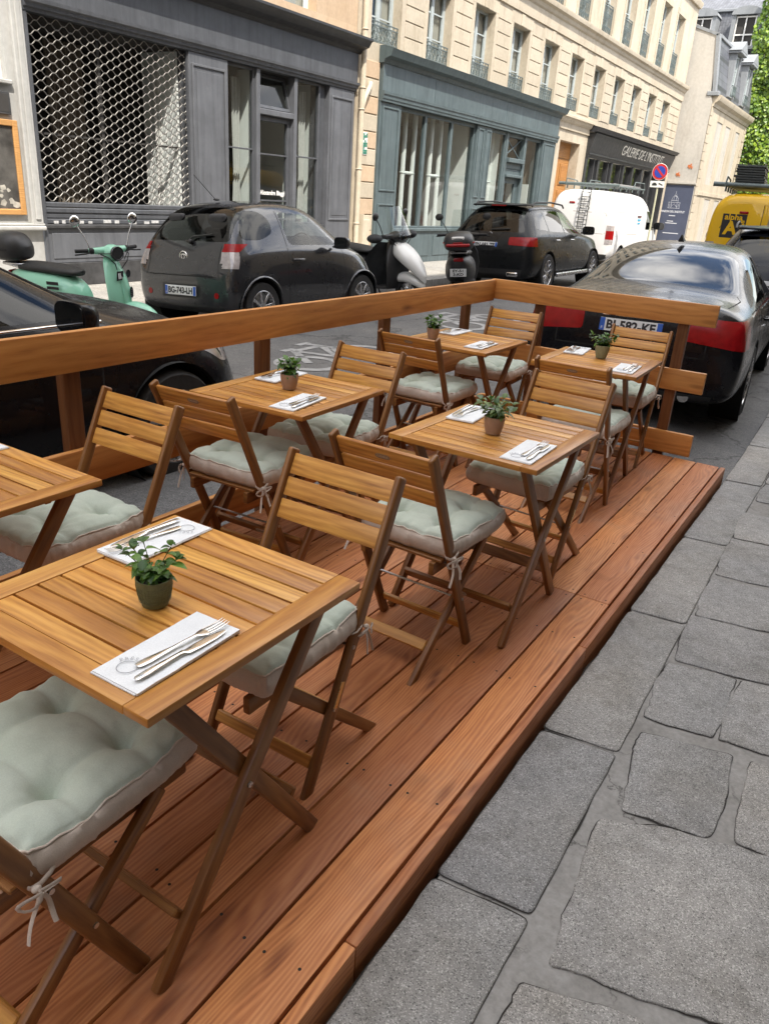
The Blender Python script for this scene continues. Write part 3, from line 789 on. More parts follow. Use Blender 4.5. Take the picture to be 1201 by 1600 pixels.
def make_knife():
    b = MB(); rows = []
    prof = [(-.105, .004, .0022, .0012), (-.100, .0075, .0026, .0022), (-.080, .0088, .0030, .0028), (-.040, .0068, .0034, .0032), (-.005, .0052, .0036, .0034), (.004, .0062, .0036, .0034), (.012, .0085, .0030, .0012), (.040, .0098, .0028, .0010), (.080, .0092, .0026, .0009), (.100, .0062, .0025, .0008), (.110, .0022, .0025, .0006)]
    for y, w, z, h in prof:
        sh = .002 if y > .01 else 0
        rows.append([b.b.verts.new((x * w + sh, y, z + dz * h)) for x, dz in ((-1, 0), (-.6, .9), (.6, .9), (1, 0), (.6, -.7), (-.6, -.7))])
    for A, B in zip(rows, rows[1:]):
        for k in range(6): b.b.faces.new((A[k], A[(k + 1) % 6], B[(k + 1) % 6], B[k]))
    b.b.faces.new(rows[0]); b.b.faces.new(rows[-1][::-1])
    bmesh.ops.recalc_face_normals(b.b, faces=b.b.faces)
    return b.build('knife', 'steel', None, smooth=60)
def leaf(b, p, d, up, L, w, droop, mi=0):
    """pointed leaf folded along its midrib, bending down along its length"""
    d = V(d).normalized(); up = V(up); side = d.cross(up).normalized(); up = side.cross(d).normalized(); n = 6; rows = []
    for i in range(n + 1):
        t = i / n; c = V(p) + d * L * (t - .12 * t * t * droop) - Z * droop * L * .55 * t * t
        ww = w * (sin(pi * min(1, t * 1.02) ** .75) ** .9 if 0 < t < 1 else .02)
        rows.append((b.b.verts.new(c - side * ww + up * ww * .35), b.b.verts.new(c), b.b.verts.new(c + side * ww + up * ww * .35)))
    for A, B in zip(rows, rows[1:]):
        for k in range(2):
            f = b.b.faces.new((A[k], A[k + 1], B[k + 1], B[k])); f.material_index = mi
def make_plant(label, potm, leafm, seed, r=.036, h=.062, spread=.075, tall=.085, nst=7, lsz=1., ribs=False):
    root = thing('potted_plant', label, 'potted plant', group='small plants on the tables')
    rs = random.Random(seed)
    b = MB()
    prof = [(r * .62, 0), (r * .72, .0015), (r * .76, h * .12), (r * .93, h * .5), (r * 1.0, h * .85), (r * 1.0, h), (r * .94, h + .0005), (r * .92, h * .9), (r * .90, h * .8)]
    b.lathe(prof, 40)
    if ribs:
        for i in range(7): z = h * (.22 + i * .09); b.torus((0, 0, z), r * lerp(.80, 1.0, min(1, z / h / .85)) + .0002, .0007, seg=40, sub=4)
        for i in range(30):
            a = 2 * pi * i / 30; b.tube([(r * .80 * cos(a), r * .80 * sin(a), h * .2), (r * .94 * cos(a), r * .94 * sin(a), h * .5), (r * 1.003 * cos(a), r * 1.003 * sin(a), h * .8)], .0006, 4)
    b.build('pot', potm, root, smooth=40)
    b = MB(); b.lathe([(.001, h * .84), (r * .5, h * .85), (r * .905, h * .82)], 24, capb=False); b.build('soil', 'soil', root)
    b = MB(); st = MB()
    for k in range(nst):
        a = 2 * pi * k / nst + rs.uniform(-.4, .4); out = rs.uniform(.25, 1.) * spread * .6; ht = rs.uniform(.5, 1.) * tall
        pts = [V((cos(a) * out * t ** 1.4 + .006 * cos(a), sin(a) * out * t ** 1.4 + .006 * sin(a), h * .82 + ht * (t - .12 * t * t))) for t in [i / 5 for i in range(6)]]
        st.tube(pts, .0011, 5)
        for i in range(1, 6):
            for q in range(2 if i < 5 else 3):
                la = a + rs.uniform(-1.6, 1.6) + q * pi * .9; el = rs.uniform(-.1, .6) + (.5 if i == 5 else 0)
                d = V((cos(la) * cos(el), sin(la) * cos(el), sin(el))); L = rs.uniform(.024, .044) * lsz
                leaf(b, pts[i] + V((0, 0, rs.uniform(-.004, .004))), d, Z, L, L * rs.uniform(.21, .30), rs.uniform(.3, 1.1))
    b.build('foliage', leafm, root, smooth=60); st.build('stem', 'twig', root)
    return root

# ------------------------------------------------------------------ set the terrace
TB = [  # name, x, y, rz, label
    ('A', -1.143, .988, 0., 'front table beside the pavement, largest in view, with a ribbed green plant pot'),
    ('B', -1.128, 2.645, -.02, 'second table from the front on the pavement side, with a terracotta pot'),
    ('C', -1.326, 4.455, .03, 'far table on the pavement side, beside the far railing and the black saloon'),
    ('D', -2.090, 1.030, 0., 'road side table cut by the left frame edge, only its right corner in view'),
    ('E', -2.102, 2.578, .03, 'middle table on the road side, with a pinkish pot and empty railing gap behind'),
    ('F', -2.178, 4.400, .0, 'far table on the road side, in the railing corner')]
tab0 = make_table(); TP = {}
for i, (k, x, y, rz, lab) in enumerate(TB):
    o = tab0 if i == 0 else copy_tree(tab0)
    o.location = (x, y, 0); o.rotation_euler.z = rz; tag(o, lab, 'table', 'folding slatted tables on the deck'); TP[k] = (x, y, rz)
CH = [
    ('Af', -1.155, .540, .02, 'chair nearest the camera at bottom left, backrest out of frame'),
    ('Ar', -1.185, 1.497, pi, 'chair behind the front pavement side table, facing the camera'),
    ('Bf', -1.199, 2.139, -.02, 'chair seen from behind, tucked to the second pavement side table'),
    ('Br', -1.123, 3.197, pi - .06, 'chair facing the camera behind the second pavement side table'),
    ('Cf', -1.235, 3.937, .0, 'chair seen from behind, tucked to the far pavement side table'),
    ('Cr', -1.304, 5.080, pi + .06, 'chair facing the camera behind the far pavement side table'),
    ('Dr', -2.133, 1.578, pi, 'chair facing the camera at the cut off road side table'),
    ('Ef', -2.098, 2.190, .06, 'chair seen from behind, tucked to the middle road side table'),
    ('Er', -2.120, 3.035, pi, 'chair facing the camera behind the middle road side table'),
    ('Ff', -2.199, 3.940, 0., 'chair seen from behind, tucked to the far road side table'),
    ('Fr', -2.225, 5.110, pi + .08, 'chair facing the camera in the railing corner at the far road side table')]
CL = {'Af': 'large sage green tufted cushion on the nearest chair at bottom left',
      'Ar': 'sage cushion half hidden under the front table with a beige tie',
      'Bf': 'sage cushion on the chair seen from behind in mid deck, fully in view',
      'Br': 'sage cushion under the second pavement side table with its beige front side showing',
      'Cf': 'cushion mostly hidden by slats at the far pavement side table',
      'Cr': 'cushion on the chair by the end railing, under the far pavement side table',
      'Dr': 'sage cushion at the left frame edge on the road side chair facing the camera',
      'Ef': 'sage cushion on the chair seen from behind at the middle road side table',
      'Er': 'cushion under the middle road side table on the chair facing the camera',
      'Ff': 'pale cushion on the chair seen from behind at the far road side table',
      'Fr': 'pale cushion on the chair in the railing corner'}
ch0 = make_chair(); cu0 = [make_cushion(1.), make_cushion(2.6), make_cushion(4.2)]
used = [0, 0, 0]
for i, (k, x, y, rz, lab) in enumerate(CH):
    o = ch0 if i == 0 else copy_tree(ch0)
    o.location = (x, y, 0); o.rotation_euler.z = rz; tag(o, 'wooden folding ' + lab, 'chair', 'folding wooden chairs on the deck')
    j = i % 3; c = cu0[j] if not used[j] else copy_tree(cu0[j]); used[j] = 1
    R_ = Matrix.Rotation(rz, 4, 'Z'); off = R_ @ V((random.uniform(-.005, .005), .162, .428))
    c.location = V((x, y, 0)) + off; c.rotation_euler = (0, 0, rz + random.uniform(-.03, .03)); tag(c, CL[k], 'cushion', 'tufted seat cushions on the chairs')
PL = {'A': (.022, -.045), 'B': (-.009, -.025), 'C': (-.016, .09), 'E': (-.012, .01), 'F': (-.155, -.14)}
plants = {
    'A': make_plant('leafy dark green plant in a ribbed olive green pot on the front table', 'pot_green', 'leaf_ficus', 3, .0375, .064, .12, .085, 8, 1.0, True),
    'B': make_plant('variegated leafy plant in a terracotta pot on the second pavement side table', 'pot_terracotta', 'leaf_pale', 8, .040, .068, .13, .10, 9, 1.3),
    'C': make_plant('small bushy plant in a sage green pot on the far pavement side table', 'pot_sage', 'leaf_ficus', 15, .041, .075, .12, .085, 11, 1.15),
    'E': make_plant('upright green plant in a pinkish terracotta pot on the middle road side table', 'pot_terracotta', 'leaf_ficus', 21, .040, .068, .08, .085, 9, 1.15),
    'F': make_plant('small green plant in a terracotta pot on the far road side table', 'pot_terracotta', 'leaf_ficus', 30, .040, .068, .12, .085, 10, 1.15)}
for k, o in plants.items():
    x, y, rz = TP[k]; o.location = (x + PL[k][0], y + PL[k][1], .7305)
TN = {'A': 'front pavement side table', 'B': 'second pavement side table', 'C': 'far pavement side table', 'D': 'cut off road side table', 'E': 'middle road side table', 'F': 'far road side table'}
nap0, fk0, kn0 = make_napkin(), make_fork(), make_knife()
fork0_used = 0
NP = [('A', .178, -.150, .02, 0), ('A', -.212, .168, .02, 1), ('B', .193, -.150, .05, 0), ('B', -.20, .165, .12, 1), ('C', .20, -.12, .05, 0), ('C', -.2, .20, .1, 1),
      ('D', -.19, .165, .0, 1), ('E', .165, -.145, .10, 0), ('E', -.19, .17, .05, 1), ('F', .165, -.10, .05, 0), ('F', -.175, .21, .0, 1)]
for i, (k, dx, dy, rz, far) in enumerate(NP):
    x, y, tr = TP[k]; nm = ('road' if far else 'pavement') + ' half of the ' + TN[k]
    a = rz + tr + (pi if far else 0)
    o = nap0 if i == 0 else copy_tree(nap0)
    o.location = (x + dx, y + dy, .7302); o.rotation_euler = (0, 0, a); tag(o, 'folded white paper napkin on the ' + nm, 'napkin', 'folded white napkins on the tables')
    Rm = Matrix.Rotation(a, 4, 'Z')
    for src, lab, ox, oy, da in ((fk0, 'fork', .010, .016, -.07 + random.uniform(-.04, .04)), (kn0, 'knife', .036, -.004, -.03 + random.uniform(-.03, .03))):
        c = src if i == 0 else src.copy()
        if i: COL.objects.link(c)
        p = V((x + dx, y + dy, .7302 + .0095)) + Rm @ V((ox, oy, 0)); c.location = p; c.rotation_euler = (0, 0, a + da)
        tag(c, 'steel ' + lab + ' on the napkin at the ' + nm, lab, lab.replace('knife', 'knive') + 's laid on the napkins')
# ------------------------------------------------------------------ facade materials
def masonry(name, c0, c1, stain, scale=1., bump=.15, joints=None):
    t = NT(name); co = t.coord('Object')
    n = t.noise(co, 1.1 * scale, 6, .6); c = t.mix(t.ramp(n, [(.32, 0.), (.68, 1.)]), c0, c1)
    st = t.noise(t.coord('Object', (1, 1.4, .35)), 1.6, 5, .7); c = t.mix(t.ramp(st, [(.52, 0.), (.74, .75)]), c, stain)
    c = t.mix(1., c, t.ramp(t.noise(co, 14 * scale, 4, .6), [(.3, .92), (.7, 1.06)]), 'MULTIPLY')
    isl = t.island(); c = t.mix(1., c, t.ramp(isl, [(0, .94), (1, 1.05)]), 'MULTIPLY')
    nm = t.bump(t.noise(co, 30 * scale, 4), bump, .01)
    t.bsdf(c, .88, 0., nm, Specular_IOR_Level=.2); M[name] = t.m
masonry('limestone', (.455, .395, .305), (.52, .46, .365), (.31, .255, .185))
masonry('limestone_upper', (.47, .41, .32), (.53, .47, .375), (.34, .28, .205))
masonry('plaster_peach', (.50, .37, .25), (.55, .42, .30), (.38, .27, .18))
masonry('plaster_grey', (.44, .42, .38), (.50, .475, .43), (.34, .31, .27), .6)
masonry('plaster_white', (.42, .42, .41), (.48, .48, .465), (.32, .31, .29))
masonry('zinc', (.22, .235, .25), (.28, .295, .31), (.17, .18, .19), 1., .05)
def slate(name):
    t = NT(name); co = t.coord('Object')
    br = t.N('TexBrick', offset=.5); t.put(br.inputs['Vector'], t.coord('Object', (1, 1, 1), (RD(90), 0, RD(90))))
    br.inputs['Color1'].default_value = (.085, .09, .105, 1); br.inputs['Color2'].default_value = (.135, .142, .16, 1); br.inputs['Mortar'].default_value = (.06, .065, .07, 1)
    br.inputs['Scale'].default_value = 1.; br.inputs['Mortar Size'].default_value = .012; br.inputs['Brick Width'].default_value = .28; br.inputs['Row Height'].default_value = .16
    c = t.mix(1., br.outputs[0], t.ramp(t.noise(co, 3, 4), [(.3, .8), (.7, 1.2)]), 'MULTIPLY')
    t.bsdf(c, .5, 0., t.bump(br.outputs[1], -.3, .01)); M[name] = t.m
slate('slate')
plain('paint_graphite', (.078, .083, .094), .5, var=.16, nscale=3, bump=.06, streak=.22)
plain('paint_graphite_light', (.110, .116, .13), .5, var=.15, nscale=3, bump=.06, streak=.22)
plain('paint_nearblack', (.028, .029, .032), .45, var=.2, nscale=3, streak=.22)
plain('paint_bluegreen', (.088, .118, .127), .48, var=.15, nscale=2.5, bump=.06, streak=.22)
plain('paint_bluegreen_dark', (.07, .098, .105), .48, var=.12, nscale=2.5, streak=.22)
plain('paint_window', (.42, .47, .48), .5, var=.06)
plain('paint_white', (.74, .74, .72), .5, var=.05)
plain('paint_pipe', (.55, .48, .37), .6, var=.12)
plain('iron_dark', (.05, .055, .055), .45, .3)
plain('iron_green', (.12, .15, .15), .5, .2)
plain('galvanised', (.27, .26, .245), .42, .6, var=.2)
plain('interior_dark', (.045, .042, .04), .9)
plain('interior_warm', (.22, .19, .155), .9, var=.2, nscale=1.2)
plain('curtain', (.48, .45, .40), .95, var=.1, nscale=4)
plain('sheer', (.50, .51, .50), .95, var=.08, nscale=20)
plain('interior_white', (.72, .76, .75), .8, var=.03)
plain('sign_white', (.82, .82, .80), .5, var=.03)
plain('sign_navy', (.060, .072, .115), .6, var=.10, nscale=1.5)
plain('sign_pale', (.55, .57, .62), .6)
plain('sign_silver', (.42, .41, .38), .4)
plain('mosaic_orange', (.55, .17, .06), .4, var=.3, nscale=20)
plain('mosaic_green', (.05, .22, .16), .4, var=.3, nscale=20)
plain('photo_print', (.10, .095, .088), .4, var=.75, nscale=2.6)
plain('photo_pale', (.42, .40, .35), .5, var=.3, nscale=12)
plain('graffiti_dark', (.045, .045, .047), .6, var=.5, nscale=5)
plain('sticker', (.52, .52, .52), .5, var=.3, nscale=30)
glassmat('shop_glass', (.80, .83, .82), 0., 1.0)
glassmat('house_glass', (.72, .76, .76), 0., 1.1)
F = -10.4; GZ = -.035
def wall_holes(b, y0, y1, z0, z1, holes, x=F, depth=.3, mi=0):
    """wall face in the plane x with rectangular openings (ya, yb, za, zb), with their reveals"""
    ys = sorted({y0, y1, *[h[0] for h in holes], *[h[1] for h in holes]}); zs = sorted({z0, z1, *[h[2] for h in holes], *[h[3] for h in holes]})
    for a, c in zip(ys, ys[1:]):
        for e, g in zip(zs, zs[1:]):
            my, mz = (a + c) / 2, (e + g) / 2
            if any(h[0] < my < h[1] and h[2] < mz < h[3] for h in holes): continue
            b.poly([(x, a, e), (x, c, e), (x, c, g), (x, a, g)], mi)
    for a, c, e, g in holes:
        X = x - depth
        b.poly([(x, a, e), (x, a, g), (X, a, g), (X, a, e)], mi); b.poly([(x, c, g), (x, c, e), (X, c, e), (X, c, g)], mi)
        b.poly([(x, a, g), (x, c, g), (X, c, g), (X, a, g)], mi); b.poly([(x, c, e), (x, a, e), (X, a, e), (X, c, e)], mi)
def yz(b, y0, y1, z0, z1, x0, x1, bev=0., mi=0):     # box by extents
    b.box(((x0 + x1) / 2, (y0 + y1) / 2, (z0 + z1) / 2), (x1 - x0, y1 - y0, z1 - z0), bev=bev, mi=mi, grain=1); return b
def mould(b, y0, y1, prof, mi=0):
    """horizontal moulding: profile [(x, z)...] swept along y (closed against the wall)"""
    b.prism([(x, y0, z) for x, z in prof], (0, y1 - y0, 0), mi); return b
def bld(name, label, y):
    return thing(name, label, 'building', (F, y, GZ))
def part(b, name, mat, root, smooth=30):
    o = b.build(name, mat, root, smooth); 
    if root is not None and root.type == 'EMPTY': o.location = -root.location
    return o
def paneq(b, x, y0, y1, z0, z1): b.poly([(x, y0, z0), (x, y1, z0), (x, y1, z1), (x, y0, z1)])

# ---- windows of the stone building: casement frame + panes + curtain + iron balconet, copied per opening
def make_house_window(w, h, railh=.42):
    """origin at the bottom centre of the opening in the wall face; y along the wall, x outwards"""
    b = MB(); X = -.24; t = .05
    for s in (-1, 1): b.box((X, s * (w / 2 - t / 2), h / 2), (.06, t, h), grain=2)
    b.box((X, 0, h - t / 2), (.06, w - 2 * t, t), grain=1); b.box((X, 0, t / 2), (.06, w - 2 * t, t), grain=1)
    for s in (-1, 1):
        b.box((X - .002, s * .032, h / 2), (.05, .05, h - 2 * t), grain=2); b.box((X - .002, s * (w / 2 - t - .02), h / 2), (.05, .04, h - 2 * t), grain=2)
        n = 4 if h > 1.7 else 3
        for k in range(1, n): b.box((X - .004, s * (w / 4), h * k / n), (.03, w / 2 - t - .1, .028), grain=1)
    f = b.build('window', 'paint_window', None)
    b = MB(); paneq(b, X - .012, -w / 2 + t, w / 2 - t, t, h - t); b.build('pane', 'house_glass', f, 0)
    b = MB(); n = 40
    for s in (-1, 1):
        g = []
        for i in range(n + 1):
            u = i / n; y = s * (w / 2 - .02 - u * w * .40); g.append((X - .09 + .018 * sin(u * 38 + s), y))
        for (xa, ya), (xb, yb) in zip(g, g[1:]): b.poly([(xa, ya, .03), (xb, yb, .03), (xb, yb, h - .03), (xa, ya, h - .03)])
    b.build('curtain', 'curtain', f, 60)
    b = MB(); b.box((X - .65, 0, h / 2), (.9, w + .5, h + .3))
    bmesh.ops.reverse_faces(b.b, faces=b.b.faces)
    for fc in [q for q in b.b.faces if q.calc_center_median().x > X - .25]: b.b.faces.remove(fc)
    b.build('room', 'interior_warm', f, 0)
    if railh:
        b = MB(); R = -.06
        for z in (railh, railh - .07, .05): b.box((R, 0, z), (.022, w - .01, .022), grain=1)
        n = max(4, round(w / .16))
        for i in range(n + 1): b.box((R, -w / 2 + .02 + (w - .04) * i / n, railh / 2), (.014, .014, railh), grain=2)
        for i in range(n):
            yc = -w / 2 + .02 + (w - .04) * (i + .5) / n; hh = railh - .13
            b.torus((R, yc, .06 + hh * .70), min(.055, w / n * .36), .007, (1, 0, 0), 14, 5); b.torus((R, yc, .06 + hh * .25), min(.048, w / n * .32), .007, (1, 0, 0), 14, 5)
            b.tube([(R, yc - .06, .06), (R, yc + .03, .06 + hh * .5), (R, yc - .04, .06 + hh)], .006, 5); b.tube([(R, yc + .06, .06), (R, yc - .03, .06 + hh * .5), (R, yc + .04, .06 + hh)], .006, 5)
        b.build('balcony_railing', 'iron_green', f, 30)
    return f
def place_window(src, first, root, y, z, x=F):
    o = src if first else copy_tree(src)
    o.parent = root; o.location = V((x, y, z)) - root.location; return o

# ================================================================== long limestone building
SB = bld('limestone_building', 'long cream limestone building over a blue green shop and a black gallery front', 28.)
Y0, Y1, ZT = 14.76, 41.05, 16.8
wy = [15.20 + 2.27 * i for i in range(11)]; W1 = 1.14
h1 = [(y, y + W1, 4.46, 6.02) for y in wy]
h2 = [(y, y + 1.16, 6.98, 9.25) for y in wy]
h3 = [(y, y + 1.10, 10.4, 12.4) for y in wy] + [(y, y + 1.05, 13.4, 15.2) for y in wy]
gaps = [(15.62, 26.06, GZ, 4.10), (26.55, 28.45, GZ, 3.55), (29.15, 40.5, GZ, 4.05)]
b = MB(); wall_holes(b, Y0, Y1, GZ - .3, 6.34, h1 + gaps, F, .32)
b.poly([(F, Y0, GZ), (F, Y0, ZT), (F - 8, Y0, ZT), (F - 8, Y0, GZ)]); b.poly([(F, Y1, GZ), (F - 8, Y1, GZ), (F - 8, Y1, ZT), (F, Y1, ZT)])
part(b, 'wall', 'limestone', SB, 0)
b = MB(); wall_holes(b, Y0, Y1, 6.34, ZT, h2 + h3, F, .32); part(b, 'upper_wall', 'limestone_upper', SB, 0)
b = MB()    # rusticated blocks between the first floor windows, pier blocks by the downpipe
edges = [Y0 + .30] + [v for h in h1 for v in (h[0] - .17, h[1] + .17)] + [Y1 - .2]
for a, c in zip(edges[0::2], edges[1::2]):
    if c - a < .25: continue
    for k in range(6):
        z0 = 4.44 + k * .302
        yz(b, a, c, z0 + .011, z0 + .291, F + .001, F + .022, .008)
for k in range(13):
    z0 = GZ + .1 + k * .338
    if k < 12: yz(b, 15.02, 15.58, z0 + .012, z0 + .326, F + .001, F + .024, .008, 1 if k % 2 else 0)
for h in h1:   # flat surrounds, keystone lintel and sill
    for y in (h[0] - .16, h[1] + .002): yz(b, y, y + .158, 4.44, 6.03, F + .001, F + .018, .004)
    yz(b, h[0] - .16, h[1] + .16, 6.032, 6.30, F + .001, F + .018, .004); yz(b, (h[0] + h[1]) / 2 - .12, (h[0] + h[1]) / 2 + .12, 6.032, 6.31, F + .0185, F + .032, .004)
for h in h2 + h3:
    for y in (h[0] - .15, h[1] + .002): yz(b, y, y + .148, h[2], h[3], F + .001, F + .025, .004)
    yz(b, h[0] - .16, h[1] + .16, h[3] + .002, h[3] + .2, F + .001, F + .03, .004)
part(b, 'stone_blocks', ['limestone', 'plaster_peach'], SB)
b = MB()
mould(b, Y0, Y1, [(F, 6.34), (F + .05, 6.34), (F + .06, 6.46), (F + .06, 6.66), (F + .11, 6.70), (F + .14, 6.78), (F + .22, 6.82), (F + .24, 6.90), (F + .24, 6.94), (F + .03, 6.975), (F, 6.975)])
mould(b, 26.06 + .02, 29.12, [(F + .001, 3.88), (F + .05, 3.88), (F + .06, 4.06), (F + .12, 4.10), (F + .17, 4.20), (F + .22, 4.22), (F + .22, 4.29), (F + .001, 4.36)])
mould(b, Y0, Y1, [(F, 10.0), (F + .10, 10.0), (F + .16, 10.16), (F + .16, 10.22), (F, 10.25)])
mould(b, Y0, Y1, [(F, 16.0), (F + .15, 16.1), (F + .4, 16.5), (F + .4, 16.7), (F, 16.8)])
part(b, 'string_course', 'limestone', SB)
b = MB(); b.poly([(F + .3, Y0, ZT), (F + .3, Y1, ZT), (F - 1.6, Y1, ZT + 3.2), (F - 1.6, Y0, ZT + 3.2)]); b.poly([(F - 1.6, Y0, ZT + 3.2), (F - 1.6, Y1, ZT + 3.2), (F - 8, Y1, ZT + 3.6), (F - 8, Y0, ZT + 3.6)]); part(b, 'roof', 'zinc', SB, 0)
win1, win2, win3 = make_house_window(W1, 1.56, .40), make_house_window(1.16, 2.27, .92), make_house_window(1.10, 2.0, .9)
for i, y in enumerate(wy):
    place_window(win1, i == 0, SB, y + W1 / 2, 4.46); place_window(win2, i == 0, SB, y + .58, 6.98)
    place_window(win3, i == 0, SB, y + .55, 10.4); place_window(win3, False, SB, y + .55, 13.4).scale = (1, .96, .9)
# downpipe at the party wall, with an elbow
b = MB(); px = F + .10
b.tube([(px, 14.86, 16.5), (px, 14.86, 3.3), (px, 14.86, -.03)], .058, 14)
for z in (.9, 2.0, 3.15, 3.55, 4.6, 6.2, 8): b.torus((px, 14.86, z), .062, .012, Z, 16, 6)
b.tube([(px, 14.86, 3.15), (px + .01, 14.95, 3.38), (px + .01, 15.12, 3.62), (px - .06, 15.24, 3.68)], .05, 12)
part(b, 'downpipe', 'paint_pipe', SB, 60)
b = MB(); yz(b, 14.985, 15.0, GZ, 1.1, F + .001, F + .20, .004); yz(b, 15.0, 15.4, GZ, .98, F + .026, F + .10, .01); part(b, 'pipe_casing', 'paint_pipe', SB)
# porch door
b = MB(); X = F - .30
yz(b, 26.55, 28.45, 3.05, 3.55, X - .08, X - .01, .01)
for a, c in ((26.56, 27.495), (27.505, 28.44)):
    yz(b, a, c, GZ, 3.04, X - .08, X - .02, .01)
    for z0, z1 in ((.2, .95), (1.1, 2.05), (2.2, 2.9)): yz(b, a + .13, c - .13, z0, z1, X - .0195, X + .012, .02); yz(b, a + .2, c - .2, z0 + .07, z1 - .07, X + .0125, X + .03, .012)
dr = part(b, 'porch_door', 'oak_door', SB)
b = MB(); b.ball((X + .07, 27.42, 1.15), .04); o = b.build('handle', 'brass_latch', dr)
# ---- blue green shop front
G0, G1 = 15.62, 26.06
b = MB(); wx = F + .10
mould(b, G0 - .05, G1 + .05, [(F, 4.12), (wx + .02, 4.12), (wx + .06, 4.20), (wx + .20, 4.24), (wx + .24, 4.34), (wx + .26, 4.38), (wx + .02, 4.44), (F, 4.44)])
part(b, 'shop_cornice', 'paint_bluegreen_dark', SB)
b = MB(); yz(b, G0, G1, 3.60, 4.118, F - .3, wx, 0); yz(b, G0, G1, 3.3995, 3.5995, F - .3, wx - .1005, 0)
mould(b, G0, G1, [(wx - .1, 3.40), (wx + .01, 3.40), (wx + .015, 3.45), (wx + .03, 3.46), (wx + .035, 3.52), (wx + .055, 3.54), (wx + .06, 3.598), (wx - .1, 3.598)])
for y in (17.9, 22.0, 25.2): yz(b, y, y + .012, 3.605, 4.115, wx + .0005, wx + .004)
part(b, 'signboard', 'paint_bluegreen', SB)
def pilaster(y0, y1, z0, z1, x, panel=((.0, 1.),), inset=.10):
    b = MB(); yz(b, y0, y1, z0, z1, F - .3, x, .006)
    w = y1 - y0; fr = .018
    for t0, t1 in panel:
        a0, a1 = lerp(z0, z1, t0) + .12, lerp(z0, z1, t1) - .08
        for q in ((y0 + inset, y0 + inset + fr * 2, a0, a1), (y1 - inset - fr * 2, y1 - inset, a0, a1)): yz(b, *q, x + .0005, x + .022, .006)
        for q in ((y0 + inset + fr * 2 + .001, y1 - inset - fr * 2 - .001, a0, a0 + fr * 2), (y0 + inset + fr * 2 + .001, y1 - inset - fr * 2 - .001, a1 - fr * 2, a1)): yz(b, *q, x + .0005, x + .022, .006)
    part(b, 'pilaster', 'paint_bluegreen', SB)
two = ((.16, .42), (.44, 1.))
pilaster(G0, 16.50, GZ, 3.398, F + .06, two); pilaster(25.0, G1, GZ, 3.398, F + .06, two)
pilaster(20.40, 20.86, GZ, 3.398, F + .05, two, .06); pilaster(20.88, 21.30, GZ, 3.398, F + .05, two, .06)
b = MB()
yz(b, 16.502, 20.398, GZ, .72, F - .2, F + .02, .006); yz(b, 16.502, 20.398, .722, .79, F - .2, F + .07, .01); yz(b, 21.302, 22.38, GZ, .72, F - .2, F + .02, .006); yz(b, 21.302, 22.38, .722, .79, F - .2, F + .07, .01); yz(b, 23.9, 24.998, GZ, .79, F - .2, F + .02, .006)
for a, c in ((16.8, 18.3), (18.5, 20.1), (21.4, 22.3)): yz(b, a, c, .12, .62, F + .0205, F + .035, .01)
part(b, 'dado', 'paint_bluegreen', SB)
gw = [(16.502, 17.78), (17.78, 19.12), (19.12, 20.398), (21.302, 22.40), (23.88, 24.998)]
for a, c in gw:
    b = MB(); x = F - .06
    yz(b, a + .001, a + .055, .791, 3.398, x - .05, x + .04, .006); yz(b, c - .055, c - .001, .791, 3.398, x - .05, x + .04, .006)
    yz(b, a + .056, c - .056, 3.31, 3.398, x - .05, x + .04, .006); yz(b, a + .056, c - .056, .791, .84, x - .05, x + .04, .006)
    f = part(b, 'shop_window', 'paint_bluegreen', SB)
    b = MB(); paneq(b, x, a + .05, c - .05, .83, 3.32); b.build('pane', 'shop_glass', f, 0)
b = MB(); x = F - .10     # shop door with a pediment and a crossed fanlight
yz(b, 22.402, 22.56, GZ, 3.398, x - .06, x + .10, .008); yz(b, 23.72, 23.878, GZ, 3.398, x - .06, x + .10, .008)
yz(b, 22.561, 23.719, 3.30, 3.398, x - .06, x + .06, .008); yz(b, 22.561, 23.719, 2.62, 2.74, x - .06, x + .18, .012); yz(b, 22.561, 23.719, 2.46, 2.618, x - .06, x + .06, .006); yz(b, 22.561, 23.719, 2.22, 2.30, x - .06, x + .16, .012)
yz(b, 22.561, 23.719, 2.301, 2.459, x - .06, x + .04, .006)
yz(b, 22.562, 22.80, GZ, 2.218, x - .05, x + .01, .008); yz(b, 23.48, 23.718, GZ, 2.218, x - .05, x + .01, .008); yz(b, 22.801, 23.479, GZ, .7, x - .05, x + .01, .008); yz(b, 22.801, 23.479, 2.06, 2.218, x - .05, x + .01, .008)
b.plank((x - .02, 22.58, 2.76), (x - .02, 23.70, 3.29), .03, .02, up=(1, 0, 0)); b.plank((x - .022, 22.58, 3.29), (x - .022, 23.70, 2.76), .03, .018, up=(1, 0, 0))
sd = part(b, 'shop_door', 'paint_bluegreen', SB)
b = MB(); paneq(b, x - .03, 22.8, 23.48, .7, 2.06); paneq(b, x - .03, 22.56, 23.72, 2.74, 3.30); b.build('pane', 'shop_glass', sd, 0)
b = MB(); b.tube([(x + .02, 23.40, .98), (x + .07, 23.40, 1.0), (x + .07, 23.40, 1.3), (x + .02, 23.40, 1.32)], .012, 8); b.build('handle', 'brass_latch', sd)
b = MB()   # shop interior: back wall, floor, ceiling and white returns
I0, I1 = 16.4, 25.1; XB = F - 3.2
paneq(b, XB, I0, I1, GZ, 3.42); b.poly([(F - .2, I0, .55), (F - .2, I1, .55), (XB, I1, .55), (XB, I0, .55)]); b.poly([(F - .2, I0, 3.42), (XB, I0, 3.42), (XB, I1, 3.42), (F - .2, I1, 3.42)]); b.poly([(F - .2, I0, GZ), (F - .2, I0, 3.42), (XB, I0, 3.42), (XB, I0, GZ)]); b.poly([(F - .2, I1, GZ), (XB, I1, GZ), (XB, I1, 3.42), (F - .2, I1, 3.42)])
